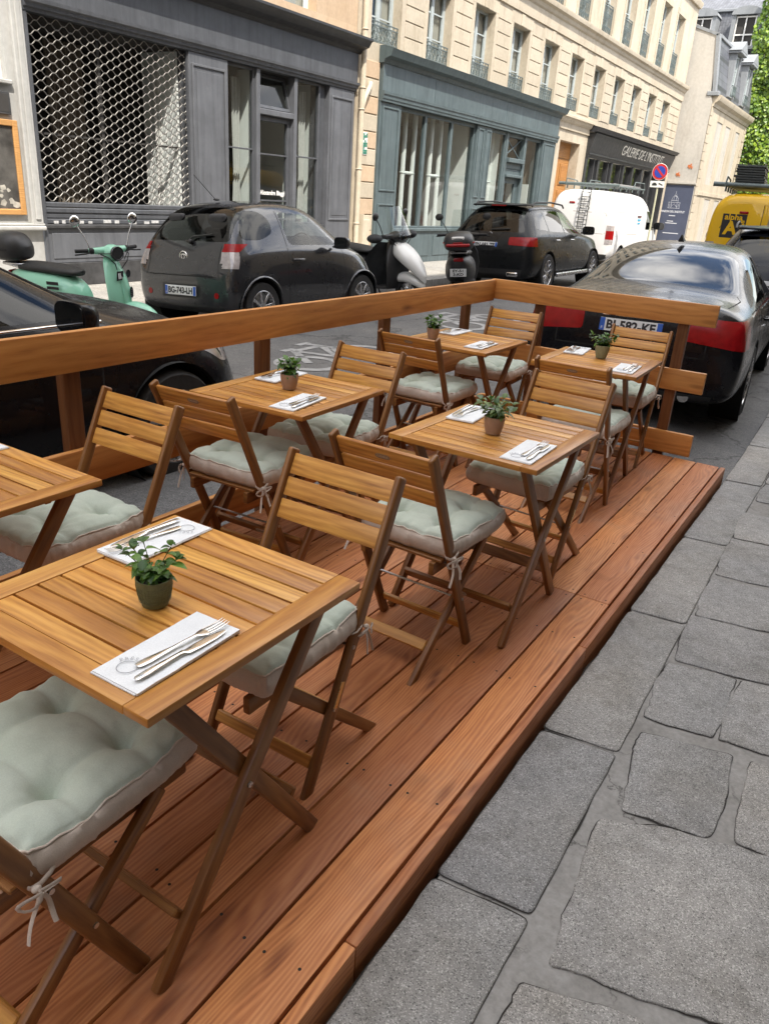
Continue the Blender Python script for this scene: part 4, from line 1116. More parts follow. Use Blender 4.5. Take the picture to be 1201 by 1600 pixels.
part(b, 'shop_interior', 'interior_warm', SB, 0)
for q in ((20.36, 20.42, .56, 3.40, F - 1.5, F - .21), (24.9, 24.98, .56, 2.1, F - 1.0, F - .25), (22.36, 22.42, .56, 3.4, F - .9, F - .21)):
    b = MB(); yz(b, *q); part(b, 'white_return_panel', 'interior_white', SB)
for y in (17.48, 18.78, 21.86):
    b = MB(); X = F - .42
    for d in (0, .46): b.tube([(X, y + d, .56), (X, y + d, 3.40)], .062, 14)
    b.tube([(X, y, 2.05), (X, y + .46, 2.05)], .04, 10); b.torus((X, y, 2.05), .064, .014, Z, 16, 6); b.torus((X, y + .46, 2.05), .064, .014, Z, 16, 6)
    part(b, 'white_pipe_frame', 'interior_white', SB, 60)
# ---- black gallery front
b = MB(); A0, A1 = 29.15, 40.5
mould(b, A0 - .1, A1 + .25, [(F, 4.05), (F + .22, 3.99), (F + .34, 4.04), (F + .40, 4.12), (F + .44, 4.16), (F + .05, 4.24), (F, 4.24)])
part(b, 'gallery_cornice', 'paint_nearblack', SB)
b = MB(); b.prism([(F, A0, 3.36), (F + .10, A0, 3.36), (F + .30, A0, 3.985), (F, A0, 3.985)], (0, A1 - A0 + .15, 0))
mould(b, A0, A1 + .1, [(F, 3.20), (F + .07, 3.20), (F + .09, 3.28), (F + .14, 3.30), (F + .14, 3.355), (F, 3.355)])
sg = part(b, 'gallery_signboard', 'paint_nearblack', SB)
up = V((.2, 0, .625)).normalized()
text_mesh("GALERIE DE L'INSTITUT", .52, 'sign_silver', 'lettering', sg, frame((F + .208, 35.75, 3.67), (0, 1, 0), up), width=6.1, extrude=.004)
b = MB()
for y in (29.15, 30.5, 32.1, 33.7, 35.0, 36.4, 37.8, 39.2, 40.28): yz(b, y, y + .22, GZ, 3.198, F - .25, F + .05, .01)
for y in (30.2, 31.85, 33.45): yz(b, y, y + .10, .8, 3.198, F - .2, F + .0, .01)
yz(b, 29.371, 40.279, GZ, .8, F - .25, F + .03, .01)
part(b, 'gallery_post', 'paint_nearblack', SB)
b = MB(); paneq(b, F - .1, 29.37, 40.28, .8, 3.198); part(b, 'gallery_pane', 'shop_glass', SB, 0)
b = MB(); paneq(b, F - 2.2, 29.2, 40.4, GZ, 3.4); b.poly([(F - .2, 29.2, 3.21), (F - 2.2, 29.2, 3.21), (F - 2.2, 40.4, 3.21), (F - .2, 40.4, 3.21)]); b.poly([(F - .2, 40.4, .2), (F - 2.2, 40.4, .2), (F - 2.2, 40.4, 3.3), (F - .2, 40.4, 3.3)]); b.poly([(F - .2, 29.2, .7), (F - .2, 40.4, .7), (F - 2.2, 40.4, .7), (F - 2.2, 29.2, .7)]); part(b, 'gallery_interior', 'interior_warm', SB, 0)
b = MB(); b.box((F + .03, 15.14, 2.52), (.012, .17, .44))
rs = random.Random(12)
for j in range(9):
    for i in range(3):
        if (i, j) in ((1, 2), (0, 5), (1, 6)): continue
        b.box((F + .039, 15.087 + i * .053, 2.335 + j * .046), (.008, .047, .040), mi=1 if rs.random() < .75 else 0)
part(b, 'mosaic_tile', ['sign_white', 'mosaic_green'], SB)

# ================================================================== graphite shop building
GB = bld('graphite_shop_building', 'dark graphite shopfront with a wavy roller grille, glazed door and peach upper wall', 11.)
q0, q1 = 7.16, 14.74
b = MB(); wall_holes(b, q0, q1, 4.40, 15.5, [(9.2, 10.5, 4.75, 7.), (11.9, 13.4, 4.62, 7.2), (9.2, 10.5, 8.2, 10.4), (11.9, 13.4, 8.2, 10.4)], F - .02, .3)
b.poly([(F - .02, q1, 4.4), (F - 8, q1, 4.4), (F - 8, q1, 15.5), (F - .02, q1, 15.5)]); part(b, 'wall', 'plaster_peach', GB, 0)
b = MB()
for y, z, w, h in ((9.85, 4.75, 1.3, 2.25), (12.65, 4.62, 1.5, 2.58), (9.85, 8.2, 1.3, 2.2), (12.65, 8.2, 1.5, 2.2)):
    f = make_house_window(w, h, 0); f.data.materials[0] = M['paint_white']; f.parent = GB; f.location = V((F - .02, y, z)) - GB.location
b = MB(); mould(b, q0, q1 + .06, [(F - .02, 4.14), (F + .06, 4.14), (F + .10, 4.20), (F + .26, 4.25), (F + .32, 4.34), (F + .36, 4.36), (F + .36, 4.40), (F + .03, 4.47), (F - .02, 4.47)]); part(b, 'cornice', 'paint_nearblack', GB)
b = MB(); yz(b, q0, q1, 3.62, 4.138, F - .3, F + .05)
mould(b, q0, q1, [(F - .3, 3.46), (F + .04, 3.46), (F + .045, 3.50), (F + .075, 3.51), (F + .08, 3.55), (F + .11, 3.57), (F + .115, 3.615), (F - .3, 3.618)]); part(b, 'signboard', 'paint_graphite', GB)
for y0_, y1_ in ((10.05, 10.95), (13.84, 14.70)):
    b = MB(); yz(b, y0_, y1_, GZ, 3.458, F - .3, F + .02, .006)
    for a, c, e, g in ((y0_ + .06, y0_ + .10, .95, 3.30), (y1_ - .10, y1_ - .06, .95, 3.30), (y0_ + .101, y1_ - .101, .95, .99), (y0_ + .101, y1_ - .101, 3.26, 3.30)): yz(b, a, c, e, g, F + .0205, F + .042, .008)
    yz(b, y0_ + .16, y1_ - .16, 1.05, 3.20, F + .0205, F + .028, .004)
    yz(b, y0_ - .0, y1_, GZ, .45, F + .0205, F + .06, .008); yz(b, y0_, y1_, .452, .53, F + .0205, F + .08, .012)
    part(b, 'pilaster', 'paint_graphite_light', GB)
b = MB()
yz(b, 7.18, 10.048, .30, .78, F - .2, F + .0, .006); yz(b, 7.28, 9.95, .36, .72, F + .0005, F + .012, .006); part(b, 'dado', 'paint_graphite_light', GB)
b = MB(); yz(b, 7.18, 10.048, GZ, .298, F - .2, F + .03, .006); yz(b, 7.18, 10.048, .782, .84, F - .2, F + .05, .012); part(b, 'plinth', 'graffiti_dark', GB)
b = MB()
for i in range(4): yz(b, 7.19, 10.046, .842 + i * .075, .842 + i * .075 + .070, F - .12, F - .02 - .012 * (i % 2), .012)
gx = part(b, 'grille_bottom_bar', 'paint_graphite', GB)
rs = random.Random(4); y = 7.35
while y < 9.3:
    w_ = rs.uniform(.05, .16); b = MB(); b.box((F - .018, y + w_ / 2, rs.uniform(.865, .885)), (.004, w_, rs.uniform(.03, .05))); b.build('sticker', 'sticker', gx); y += w_ + rs.uniform(.03, .22)
# wavy roller grille
b = MB(); y0_, y1_, nper = 7.22, 10.03, 13; rows = 39; zz0, zz1 = 1.155, 3.44
per = (y1_ - y0_) / nper; dz = (zz1 - zz0) / rows
for r in range(rows):
    z = zz0 + (r + .5) * dz; ph = pi * (r % 2)
    pts = [V((F - .05, y0_ + per * i / 10, z + dz * .60 * sin(2 * pi * i / 10 + ph))) for i in range(nper * 10 + 1)]
    b.tube(pts, .0070, 5)
part(b, 'roller_grille', 'galvanised', GB, 60)
b = MB(); yz(b, 7.165, 7.215, GZ, 3.458, F - .12, F + .03, .006); part(b, 'grille_rail', 'paint_graphite', GB); b = MB(); yz(b, 10.035, 10.049, .85, 3.458, F - .12, F + .0); part(b, 'grille_rail', 'paint_graphite', GB)
def gl_frame(nm, a, c, z0, z1, bars=(), x=F - .08, fw=.045, root=GB):
    b = MB(); yz(b, a, a + fw, z0, z1, x - .05, x + .03, .005); yz(b, c - fw, c, z0, z1, x - .05, x + .03, .005); yz(b, a + fw, c - fw, z1 - fw, z1, x - .05, x + .028, .005); yz(b, a + fw, c - fw, z0, z0 + fw, x - .05, x + .028, .005)
    for z in bars: yz(b, a + fw, c - fw, z - .014, z + .014, x - .03, x + .02, .004)
    f = part(b, nm, 'paint_graphite', root); b = MB(); paneq(b, x - .01, a + .02, c - .02, z0 + .02, z1 - .02); b.build('pane', 'shop_glass', f, 0); return f
gl_frame('shop_window', 10.952, 11.70, .86, 3.456, (2.14,)); gl_frame('shop_window', 12.86, 13.62, .86, 3.456, (2.11,))
for q in ((10.952, 11.70, GZ, .858, F - .2, F - .03), (12.86, 13.838, GZ, .858, F - .2, F - .03)):
    b = MB(); yz(b, *q, .006); part(b, 'window_dado', 'paint_graphite', GB)
b = MB(); yz(b, 13.621, 13.838, .86, 3.456, F - .3, F - .09, .006); part(b, 'window_jamb', 'paint_graphite', GB)
b = MB(); x = F - .10; yz(b, 11.702, 11.80, GZ, 3.456, x - .06, x + .10, .008); yz(b, 12.76, 12.858, GZ, 3.456, x - .06, x + .10, .008); yz(b, 11.801, 12.759, 2.74, 2.84, x - .06, x + .10, .012); part(b, 'door_frame', 'paint_graphite_light', GB)
d = gl_frame('shop_door', 11.805, 12.755, GZ + .02, 2.735, (2.09, 1.28, .95), F - .12, .085)
b = MB(); b.tube([(F - .08, 11.86, 1.0), (F - .03, 11.86, 1.02), (F - .03, 11.86, 1.24), (F - .08, 11.86, 1.26)], .013, 8); b.build('handle', 'brass_latch', d)
text_mesh('Alexandre Biaggi', .115, 'sign_white', 'lettering', d, frame((F - .118, 12.28, 1.42), (0, 1, 0), (0, 0, 1)), width=.72, bold=.003)
b = MB()
for q in ((11.95, 12.62, 1.15, 1.165), (11.95, 11.965, .92, 1.149), (12.605, 12.62, .92, 1.149)): yz(b, *q, F - .121, F - .117)
b.build('lettering', 'sign_white', d); b = MB(); yz(b, 12.12, 12.44, 1.04, 1.075, F - .121, F - .117); b.build('lettering', 'sign_white', d)
# transom tilted open inwards
b = MB(); fw = .05; a, c, z0, z1 = 11.81, 12.75, 2.85, 3.44
yz(b, a, c, z0, z0 + fw, -.03, .03); yz(b, a, c, z1 - fw, z1, -.03, .03); yz(b, a, a + fw, z0 + fw, z1 - fw, -.03, .03); yz(b, c - fw, c, z0 + fw, z1 - fw, -.03, .03); paneq(b, 0, a + .02, c - .02, z0 + .02, z1 - .02); b.b.faces.ensure_lookup_table(); b.b.faces[-1].material_index = 1
b.xf(Matrix.Translation((F - .10, 0, z0)) @ Matrix.Rotation(RD(-16), 4, 'Y') @ Matrix.Translation((0, 0, -z0))); part(b, 'transom_window', ['paint_graphite', 'shop_glass'], GB)
b = MB(); XB = F - 2.4; yy0, yy1 = 7.18, 13.80
paneq(b, XB, yy0, yy1, GZ, 3.46); b.poly([(F - .2, yy0, .5), (F - .2, yy1, .5), (XB, yy1, .5), (XB, yy0, .5)]); b.poly([(F - .1, yy0, 3.455), (XB, yy0, 3.455), (XB, yy1, 3.455), (F - .1, yy1, 3.455)]); b.poly([(F - .13, yy0, GZ), (F - .13, yy0, 3.46), (XB, yy0, 3.46), (XB, yy0, GZ)]); part(b, 'shop_interior', 'interior_dark', GB, 0)
for q in ((9.98, 10.02, .52, 3.44, F - 1.0, F - .2), (13.66, 13.72, .52, 3.44, F - 2.3, F - .14), (11.74, 11.78, .52, 3.44, F - .5, F - .2)):
    b = MB(); yz(b, *q); part(b, 'white_return_panel', 'interior_white', GB)
def drape(b, yc, w, x, z0, z1, n=60, gather=.6, amp=.035):
    g = []
    for i in range(n + 1):
        u = i / n; g.append((x + amp * sin(u * w * 70), yc + (u - .5) * w))
    for (xa, ya), (xb, yb) in zip(g, g[1:]):
        za = [z0, lerp(z0, z1, .35), z1]
        for k in range(2):
            s0, s1 = (1 if k == 0 else gather), (gather if k == 0 else 1)
            b.poly([(xa, yc + (ya - yc) * s0, za[k]), (xb, yc + (yb - yc) * s0, za[k]), (xb, yc + (yb - yc) * s1, za[k + 1]), (xa, yc + (ya - yc) * s1, za[k + 1])])
for yc, w, x in ((9.95, .22, F - .62), (11.55, .24, F - .38), (13.45, .22, F - .38)):
    b = MB(); drape(b, yc, w, x, .95, 3.3); part(b, 'curtain', 'sheer', GB, 60)
for yc, w, x in ((8.7, .7, F - 1.3), (10.6, .6, F - 1.3), (12.2, .5, F - 1.6)):
    b = MB(); drape(b, yc, w, x, .6, 3.4, gather=.9); part(b, 'curtain', 'interior_warm', GB, 60)
b = MB(); b.lathe([(.05, 0), (.08, .02), (.10, .16), (.095, .17), (.09, .15)], 16, (F - .28, 13.02, .90)); part(b, 'vase', 'pot_sage', GB, 50)
b = MB(); yz(b, 7.3, 10., 2.02, 2.05, F - .25, F - .2); yz(b, 8.45, 8.5, .6, 3.4, F - .255, F - .2005); part(b, 'inner_frame', 'interior_dark', GB); b = MB(); yz(b, 11.1, 11.65, .5, 1.5, F - 1.5, F - 1.1); part(b, 'counter', 'interior_dark', GB)

# ================================================================== white shopfront at the left edge, framed print and plaque
WB = bld('white_shopfront_building', 'white painted old shopfront at the left edge, peeling, with mouldings and a high window', 4.)
w0, w1 = -3., 7.15
b = MB(); wall_holes(b, w0, w1, GZ, 15, [(4.2, 6.86, 2.62, 4.0), (1., 2.2, 5., 7.4), (4., 5.2, 5., 7.4)], F - .01, .22); part(b, 'wall', 'plaster_white', WB, 0)
b = MB(); yz(b, 6.965, 7.145, .84, 4.2, F - .009, F + .05, .012); yz(b, 7.02, 7.10, .9, 4.2, F + .0505, F + .07, .01)
yz(b, w0, 7.16, .76, .82, F - .009, F + .09, .015); yz(b, w0, 7.16, .82, .85, F - .009, F + .055, .01); yz(b, w0, 7.15, GZ, .12, F - .009, F + .04, .01)
yz(b, 4.1, 6.9, 2.56, 2.615, F - .009, F + .05, .012); part(b, 'moulding', 'plaster_white', WB)
f = gl_frame('high_window', 4.2, 6.86, 2.62, 4.0, (), F - .14, .06, WB); f.data.materials[0] = M['paint_white']
b = MB(); yz(b, 4.22, 6.84, 2.63, 3.98, F - .20, F - .19); part(b, 'blind', 'interior_white', WB)
for a in (1, 4):
    b = MB(); paneq(b, F - .23, a, a + 1.2, 5, 7.4); part(b, 'upper_pane', 'interior_dark', WB, 0)
pic = thing('framed_picture', 'oak framed dark print hanging on the white shopfront at the left edge', 'picture', (F, 6.1, 1.0))
b = MB(); pw = .075
for a, c, e, g in ((5.25, 5.25 + pw, .96, 2.14), (6.90 - pw, 6.90, .96, 2.14), (5.25 + pw, 6.90 - pw, .96, .96 + pw), (5.25 + pw, 6.90 - pw, 2.14 - pw, 2.14)): yz(b, a, c, e, g, F + .0, F + .045, .008)
part(b, 'frame', 'picture_oak', pic)
b = MB(); yz(b, 5.32, 6.83, 1.03, 2.07, F + .002, F + .018); part(b, 'print', 'photo_print', pic, 0)
b = MB(); rs = random.Random(2)
for i in range(26):
    y = rs.uniform(6.1, 6.78); z = 1.06 + abs(rs.gauss(0, .18)); s_ = rs.uniform(.02, .07); k = rs.randint(5, 7)
    b.prism([(F + .0185, y + s_ * cos(2 * pi * j / k) * rs.uniform(.5, 1), z + s_ * .8 * sin(2 * pi * j / k) * rs.uniform(.5, 1)) for j in range(k)], (.0006 + .00002 * i, 0, 0))
part(b, 'print_figures', 'photo_pale', pic, 0)
pq = thing('wall_plaque', 'small dark wooden plaque above the framed picture', 'plaque', (F, 6.75, 2.3)); b = MB(); yz(b, 6.55, 6.84, 2.2, 2.47, F + .0, F + .03, .006); part(b, 'board', 'graffiti_dark', pq)
b = MB(); yz(b, 6.58, 6.81, 2.23, 2.44, F + .0305, F + .033, .001); part(b, 'face', 'interior_dark', pq)

# ================================================================== gable house with the blue poster
HB = bld('gable_house', 'grey rendered house with a blank gable, slate mansard roof and a stone street front', 45.)
gy, hx = 41.3, -9.1
b = MB()
gp = [(-18., GZ), (hx, GZ), (hx, 6.30), (hx - .14, 6.75), (hx - .30, 9.02), (-10.8, 9.66), (-14, 10.6), (-18, 10.6)]
b.prism([(x, gy, z) for x, z in gp], (0, .25, 0)); yz(b, gy + .25, 50.8, GZ, 6.2, -18, hx - .02)
part(b, 'wall', 'plaster_grey', HB, 0)
b = MB(); wall_holes(b, gy + .001, 50.8, GZ, 6.3, [(43.2, 44.5, 2.95, 5.75), (45.4, 46.7, 2.95, 5.75), (48.2, 49.3, 2.95, 5.75), (43.9, 45.3, GZ, 2.3), (46.4, 47.6, .8, 2.3)], hx + .012, .3)
for k in range(16):
    z = .1 + k * .38
    for y in ((gy + .0, gy + .42 if k % 2 else gy + .62), (50.4 if k % 2 else 50.2, 50.8)): yz(b, y[0], y[1], z + .012, z + .37, hx + .013, hx + .05, .01)
yz(b, gy + .65, 50.1, 2.42, 2.6, hx + .013, hx + .07, .01)
part(b, 'street_front', 'limestone', HB)
b = MB(); mould(b, gy + .12, 50.9, [(hx - .2, 6.2), (hx + .06, 6.2), (hx + .10, 6.34), (hx + .26, 6.44), (hx + .32, 6.58), (hx + .32, 6.66), (hx - .2, 6.74)]); part(b, 'cornice', 'limestone', HB)
b = MB(); b.poly([(hx + .02, gy + .26, 6.75), (hx + .02, 50.8, 6.75), (hx - .28, 50.8, 9.0), (hx - .28, gy + .26, 9.0)]); b.poly([(hx - .28, gy + .26, 9.0), (hx - .28, 50.8, 9.0), (-14, 50.8, 10.6), (-14, gy + .26, 10.6)]); part(b, 'roof', 'slate', HB, 0)
b = MB()
b.prism([(hx - .08, gy - .04, 6.75), (hx + .06, gy - .04, 6.75), (hx - .24, gy - .04, 9.08), (hx - .40, gy - .04, 9.06)], (0, .36, 0)); b.prism([(hx - .24, gy - .04, 9.08), (hx - .36, gy - .04, 9.0), (-14, gy - .04, 10.6), (-14, gy - .04, 10.74)], (0, .36, 0)); yz(b, gy + .33, 50.8, 8.96, 9.1, hx - .40, hx - .20, .02); yz(b, gy - .05, gy + .33, 6.62, 6.80, hx - .3, hx + .22, .02)
for yc in (44.6, 48.0): yz(b, yc - .75, yc + .75, 8.72, 8.84, hx - 1.3, hx + .32, .02); b.prism([(hx + .32, yc - .8, 8.84), (hx + .32, yc + .8, 8.84), (hx + .32, yc, 9.3)], (-1.8, 0, 0))
part(b, 'zinc_flashing', 'zinc', HB)
for yc in (44.6, 48.0):
    b = MB(); yz(b, yc - .62, yc - .45, 6.9, 8.718, hx - 1.2, hx + .12, .01); yz(b, yc + .45, yc + .62, 6.9, 8.718, hx - 1.2, hx + .12, .01)
    f = part(b, 'dormer', 'zinc', HB)
    w_ = copy_tree(win1); w_.parent = HB; w_.location = V((hx + .25, yc, 6.95)) - HB.location; w_.scale = (1, .75, 1.1)
for y in (43.85, 46.05, 48.75):
    w_ = copy_tree(win2); w_.parent = HB; w_.location = V((hx + .012, y, 2.95)) - HB.location; w_.scale = (1, 1.1, 1.23)
b = MB(); paneq(b, hx - .28, 43.9, 45.3, GZ, 2.3); paneq(b, hx - .28, 46.4, 47.6, .8, 2.3); part(b, 'street_door', 'paint_nearblack', HB, 0)
b = MB(); mould(b, gy - .12, gy - .001, [(-11, 2.86), (hx + .03, 2.86), (hx + .03, 2.92), (-11, 2.98)]); part(b, 'ledge', 'plaster_grey', HB)
mo = MB()
for cx, cz, s_ in ((-9.53, 3.62, .055), (-10.02, 3.25, .05)):
    for (i, j) in ((0, 0), (1, 0), (2, 0), (-1, 0), (0, 1), (1, 1), (1, 2), (0, -1), (2, -1), (-1, 1)): mo.box((cx + i * s_, gy - .012, cz + j * s_), (s_ * .92, .02, s_ * .92))
part(mo, 'wall_tile', 'mosaic_orange', HB, 0)
po = thing('wall_poster', 'large navy blue poster with a pale domed building drawing on the gable wall', 'poster', (-9.9, gy, .5))
b = MB(); b.prism([(-10.72, gy - .02, .2), (-9.13, gy - .02, .2), (-9.13, gy - .02, 2.80), (-10.72, gy - .02, 2.80)], (0, -.025, 0)); bd = part(b, 'board', 'sign_navy', po, 0)
fr = lambda x, z: frame((x, gy - .0475, z), (1, 0, 0), (0, 0, 1))
text_mesh("MAISON DE L'INSTITUT", .13, 'sign_pale', 'lettering', bd, fr(-9.9, 1.60), width=1.12, bold=.004); 
for x_, z_, w_ in ((-9.9, 1.42, .30), (-9.95, 1.17, .30), (-9.88, 1.08, .55), (-9.82, .62, .75)):      # lines too small to read in the photograph
    b = MB(); b.box((x_, gy - .047, z_), (w_, .004, .035)); b.build('lettering_line', 'sign_pale', bd)
b = MB(); Yp = gy - .048
def ln(*p): b.tube([(-9.9 + x, Yp, 1.76 + z) for x, z in p], .006, 4)
ln((-.28, 0), (.28, 0)); ln((-.26, 0), (-.26, .26)); ln((.26, 0), (.26, .26)); ln((-.28, .26), (.28, .26)); ln((-.13, 0), (-.13, .26)); ln((.13, 0), (.13, .26)); ln((-.16, .26), (-.16, .34), (.16, .34), (.16, .26)); ln(*[(.15 * cos(a), .34 + .22 * sin(a)) for a in [pi * i / 12 for i in range(13)]]); ln((-.05, .34), (-.06, .5), (0, .56)); ln((.05, .34), (.06, .5), (0, .56)); ln((-.04, .56), (-.04, .64), (.04, .64), (.04, .56)); ln((0, .64), (0, .76)); ln((-.14, .05), (0, .2), (.14, .05)); ln((-.2, .05), (-.2, .2)); ln((.2, .05), (.2, .2))
b.build('drawing', 'sign_pale', bd).location = (0, 0, 0)
# ================================================================== slate roofed mansion and ivy covered house beyond
SM = bld('slate_mansion', 'tall house beyond with a grey slate mansard roof and arched dormer windows', 58.)
b = MB(); yz(b, 54.6, 66, GZ, 9.2, -24, -6); part(b, 'wall', 'limestone', SM, 0)
b = MB(); b.poly([(-24, 54.5, 9.2), (-6, 54.5, 9.2), (-6, 55.5, 12.75), (-24, 55.5, 12.75)]); b.poly([(-24, 55.45, 12.9), (-6, 55.45, 12.9), (-6, 60, 15.4), (-24, 60, 15.4)]); part(b, 'roof', 'slate', SM, 0)
b = MB(); b.box((-15, 55.45, 12.82), (18, .3, .14), bev=.02); 
for xc in (-13.45, -11.0, -8.2, -16): b.prism([(xc + .85 * cos(a), 54.2, 12.35 + .42 * sin(a)) for a in [pi * i / 10 for i in range(11)]], (0, 1.6, 0)); b.box((xc - .68, 54.9, 11.5), (.22, 1.2, 1.8)); b.box((xc + .68, 54.9, 11.5), (.22, 1.2, 1.8)); b.box((xc, 54.5, 10.65), (1.7, .8, .14))
part(b, 'zinc_trim', 'zinc', SM)
for xc in (-13.45, -11.0, -8.2, -16):
    b = MB(); 
    for x in (-.52, 0, .52): b.box((xc + x, 54.42, 11.5), (.07, .06, 1.6))
    for z in (10.75, 11.35, 12.25): b.box((xc, 54.421, z), (.97, .055, .07))
    f = part(b, 'window', 'paint_white', SM); b = MB(); b.poly([(xc - .5, 54.46, 10.75), (xc + .5, 54.46, 10.75), (xc + .5, 54.46, 12.3), (xc - .5, 54.46, 12.3)]); b.build('pane', 'interior_dark', f, 0)
leafmat('ivy_leaf', (.045, .11, .012), (.27, .38, .035))
IV = bld('ivy_house', 'house end completely covered in bright green ivy', 52.)
b = MB(); yz(b, 52., 54., GZ, 14.5, -9.4, -1.); part(b, 'wall', 'plaster_grey', IV, 0)
rs = random.Random(9); b = MB()
for i in range(15000):
    x = rs.uniform(-10.0, -3.0); z = rs.uniform(2.6, 14.8)
    edge = -9.75 + .45 * noise.noise(V((z * .5, 3, 0))) + (.0 if z > 6.2 else -.25 * (6.2 - z) / 3)
    if x < edge: continue
    dpt = .25 + .55 * (noise.noise(V((x * .8, z * .8, 2))) + .5) + (.9 * max(0, (5.6 - z) / 3))
    y = 51.95 - rs.uniform(.2, 1.) * max(.1, dpt)
    s_ = rs.uniform(.07, .15); n = V((rs.uniform(-.7, .7), -1, rs.uniform(-.2, .9))).normalized(); a = n.cross(V((rs.uniform(-1, 1), 0, -1))).normalized(); c = n.cross(a)
    p = V((x, y, z)); vs = [b.b.verts.new(p + a * u * s_ + c * w * s_ + n * k * s_) for u, w, k in ((0, -1, 0), (.75, -.1, .12), (.35, .6, 0), (0, 1.15, -.25), (-.35, .6, 0), (-.75, -.1, .12))]
    b.b.faces.new(vs)
part(b, 'ivy', 'ivy_leaf', IV, 0)
# ================================================================== houses on the photographer's side (behind the camera: they shade the terrace and show in the car windows)
NB = thing('near_side_building', 'tall limestone building behind the camera, its unseen base darkened to cut bounced light', 'building', (2.2, -15, GZ))
b = MB(); nh = [(y, y + 1.1, z, z + 2.1) for y in [-38.5 + 2.4 * i for i in range(21)] for z in (4.9, 8.2, 11.5, 14.7)]
wall_holes(b, -40, 13.0, 3.9, 18.2, nh, 0, -.3)
for f in b.b.faces: f.normal_flip()
b.xf(Matrix.Translation((2.3, 0, 0))); yz(b, -40, 13.0, 18.2, 18.5, 2.0, 10); yz(b, 12.7, 13.0, GZ, 18.2, 2.65, 10); part(b, 'wall', 'limestone', NB, 0)
b = MB(); yz(b, -40, 12.99, GZ, 3.6, 2.32, 2.7); yz(b, -40, 12.99, 3.6, 3.9, 2.02, 2.7); part(b, 'unseen_dark_base', 'paint_nearblack', NB, 0)  # unseen dark ground floor, added to cut light bounced from the camera side
b = MB()
for y in range(-38, 12, 3): yz(b, y, y + 2.3, .6, 3.1, 2.312, 2.318)
part(b, 'pane', 'interior_dark', NB, 0); b = MB(); b.poly([(2.62, -40, 4), (2.62, 12.9, 4), (2.62, 12.9, 18.1), (2.62, -40, 18.1)]); part(b, 'upper_pane', 'interior_dark', NB, 0)
b = MB(); b.prism([(2.2, -40, 18.5), (10, -40, 18.5), (10, -40, 21), (4.2, -40, 21)], (0, 53.0, 0)); part(b, 'roof', 'zinc', NB, 0)
OB = bld('rear_far_side_building', 'limestone building on the far pavement behind the camera', -20.)
b = MB(); wall_holes(b, -40, -3.02, GZ, 17, [(y, y + 1.1, z, z + 2.) for y in [-38.5 + 2.4 * i for i in range(14)] for z in (1., 4.9, 8.2, 11.5, 14.)], F, .3); part(b, 'wall', 'limestone', OB, 0); b = MB(); paneq(b, F - .29, -40, -3.05, 0, 16.8); part(b, 'pane', 'interior_dark', OB, 0)
b = MB(); yz(b, -40, -3.02, 17, 17.4, F - 8, F + .3); part(b, 'roof', 'zinc', OB, 0)
EB = thing('street_end_building', 'limestone building closing the street behind the camera', 'building', (-4, -42, GZ))
b = MB(); yz(b, -48, -42, GZ, 16, -16, 8); part(b, 'wall', 'limestone', EB, 0); b = MB(); yz(b, -48, -41.8, 16, 16.4, -16, 8); part(b, 'roof', 'zinc', EB, 0)
NC = thing('low_near_side_building', 'low limestone building further along the near pavement', 'building', (3.2, 30, GZ))
b = MB(); yz(b, 13.05, 60, GZ, 7.5, 3.2, 10); part(b, 'wall', 'limestone', NC, 0); b = MB(); b.prism([(3.0, 13.05, 7.5), (10, 13.05, 7.5), (6.5, 13.05, 9.2)], (0, 46.95, 0)); part(b, 'roof', 'zinc', NC, 0)
# ================================================================== no parking sign
NS = thing('no_parking_sign', 'round blue and red no parking sign on a grey post beside the white van', 'sign', (-6.05, 23., -.08))
plain('sign_blue', (.03, .06, .38), .4); plain('sign_red', (.55, .03, .03), .4); plain('post_grey', (.36, .36, .30), .5, .4); plain('post_yellow', (.50, .50, .36), .6)
b = MB(); b.cyl((0, .03, 0), (0, .03, 2.85), .026, seg=12); b.build('pole', 'post_yellow', NS)
b = MB(); b.cyl((0, .0, 2.63), (0, -.012, 2.63), .20, seg=36); dk = b.build('disc', 'sign_red', NS)
b = MB(); b.cyl((0, -.0125, 2.63), (0, -.016, 2.63), .145, seg=36); b.build('disc_field', 'sign_blue', dk)
b = MB(); b.plank((-.105, -.0175, 2.735), (.105, -.0175, 2.525), .05, .002, up=(0, 1, 0), bev=0); b.build('bar', 'sign_red', dk)
b = MB(); b.torus((0, -.006, 2.63), .203, .006, (0, 1, 0), 36, 6); b.build('rim', 'sign_white', dk)
b = MB(); b.box((-.02, -.004, 2.32), (.38, .012, .16), bev=.004); pl = b.build('plate', 'sign_white', NS)
b = MB(); b.box((-.09, -.0115, 2.31), (.13, .002, .05)); b.box((-.09, -.0118, 2.345), (.08, .002, .03)); b.plank((.02, -.0115, 2.345), (.13, -.0115, 2.30), .03, .002, up=(0, 1, 0), bev=0); b.build('pictogram', 'iron_dark', pl)
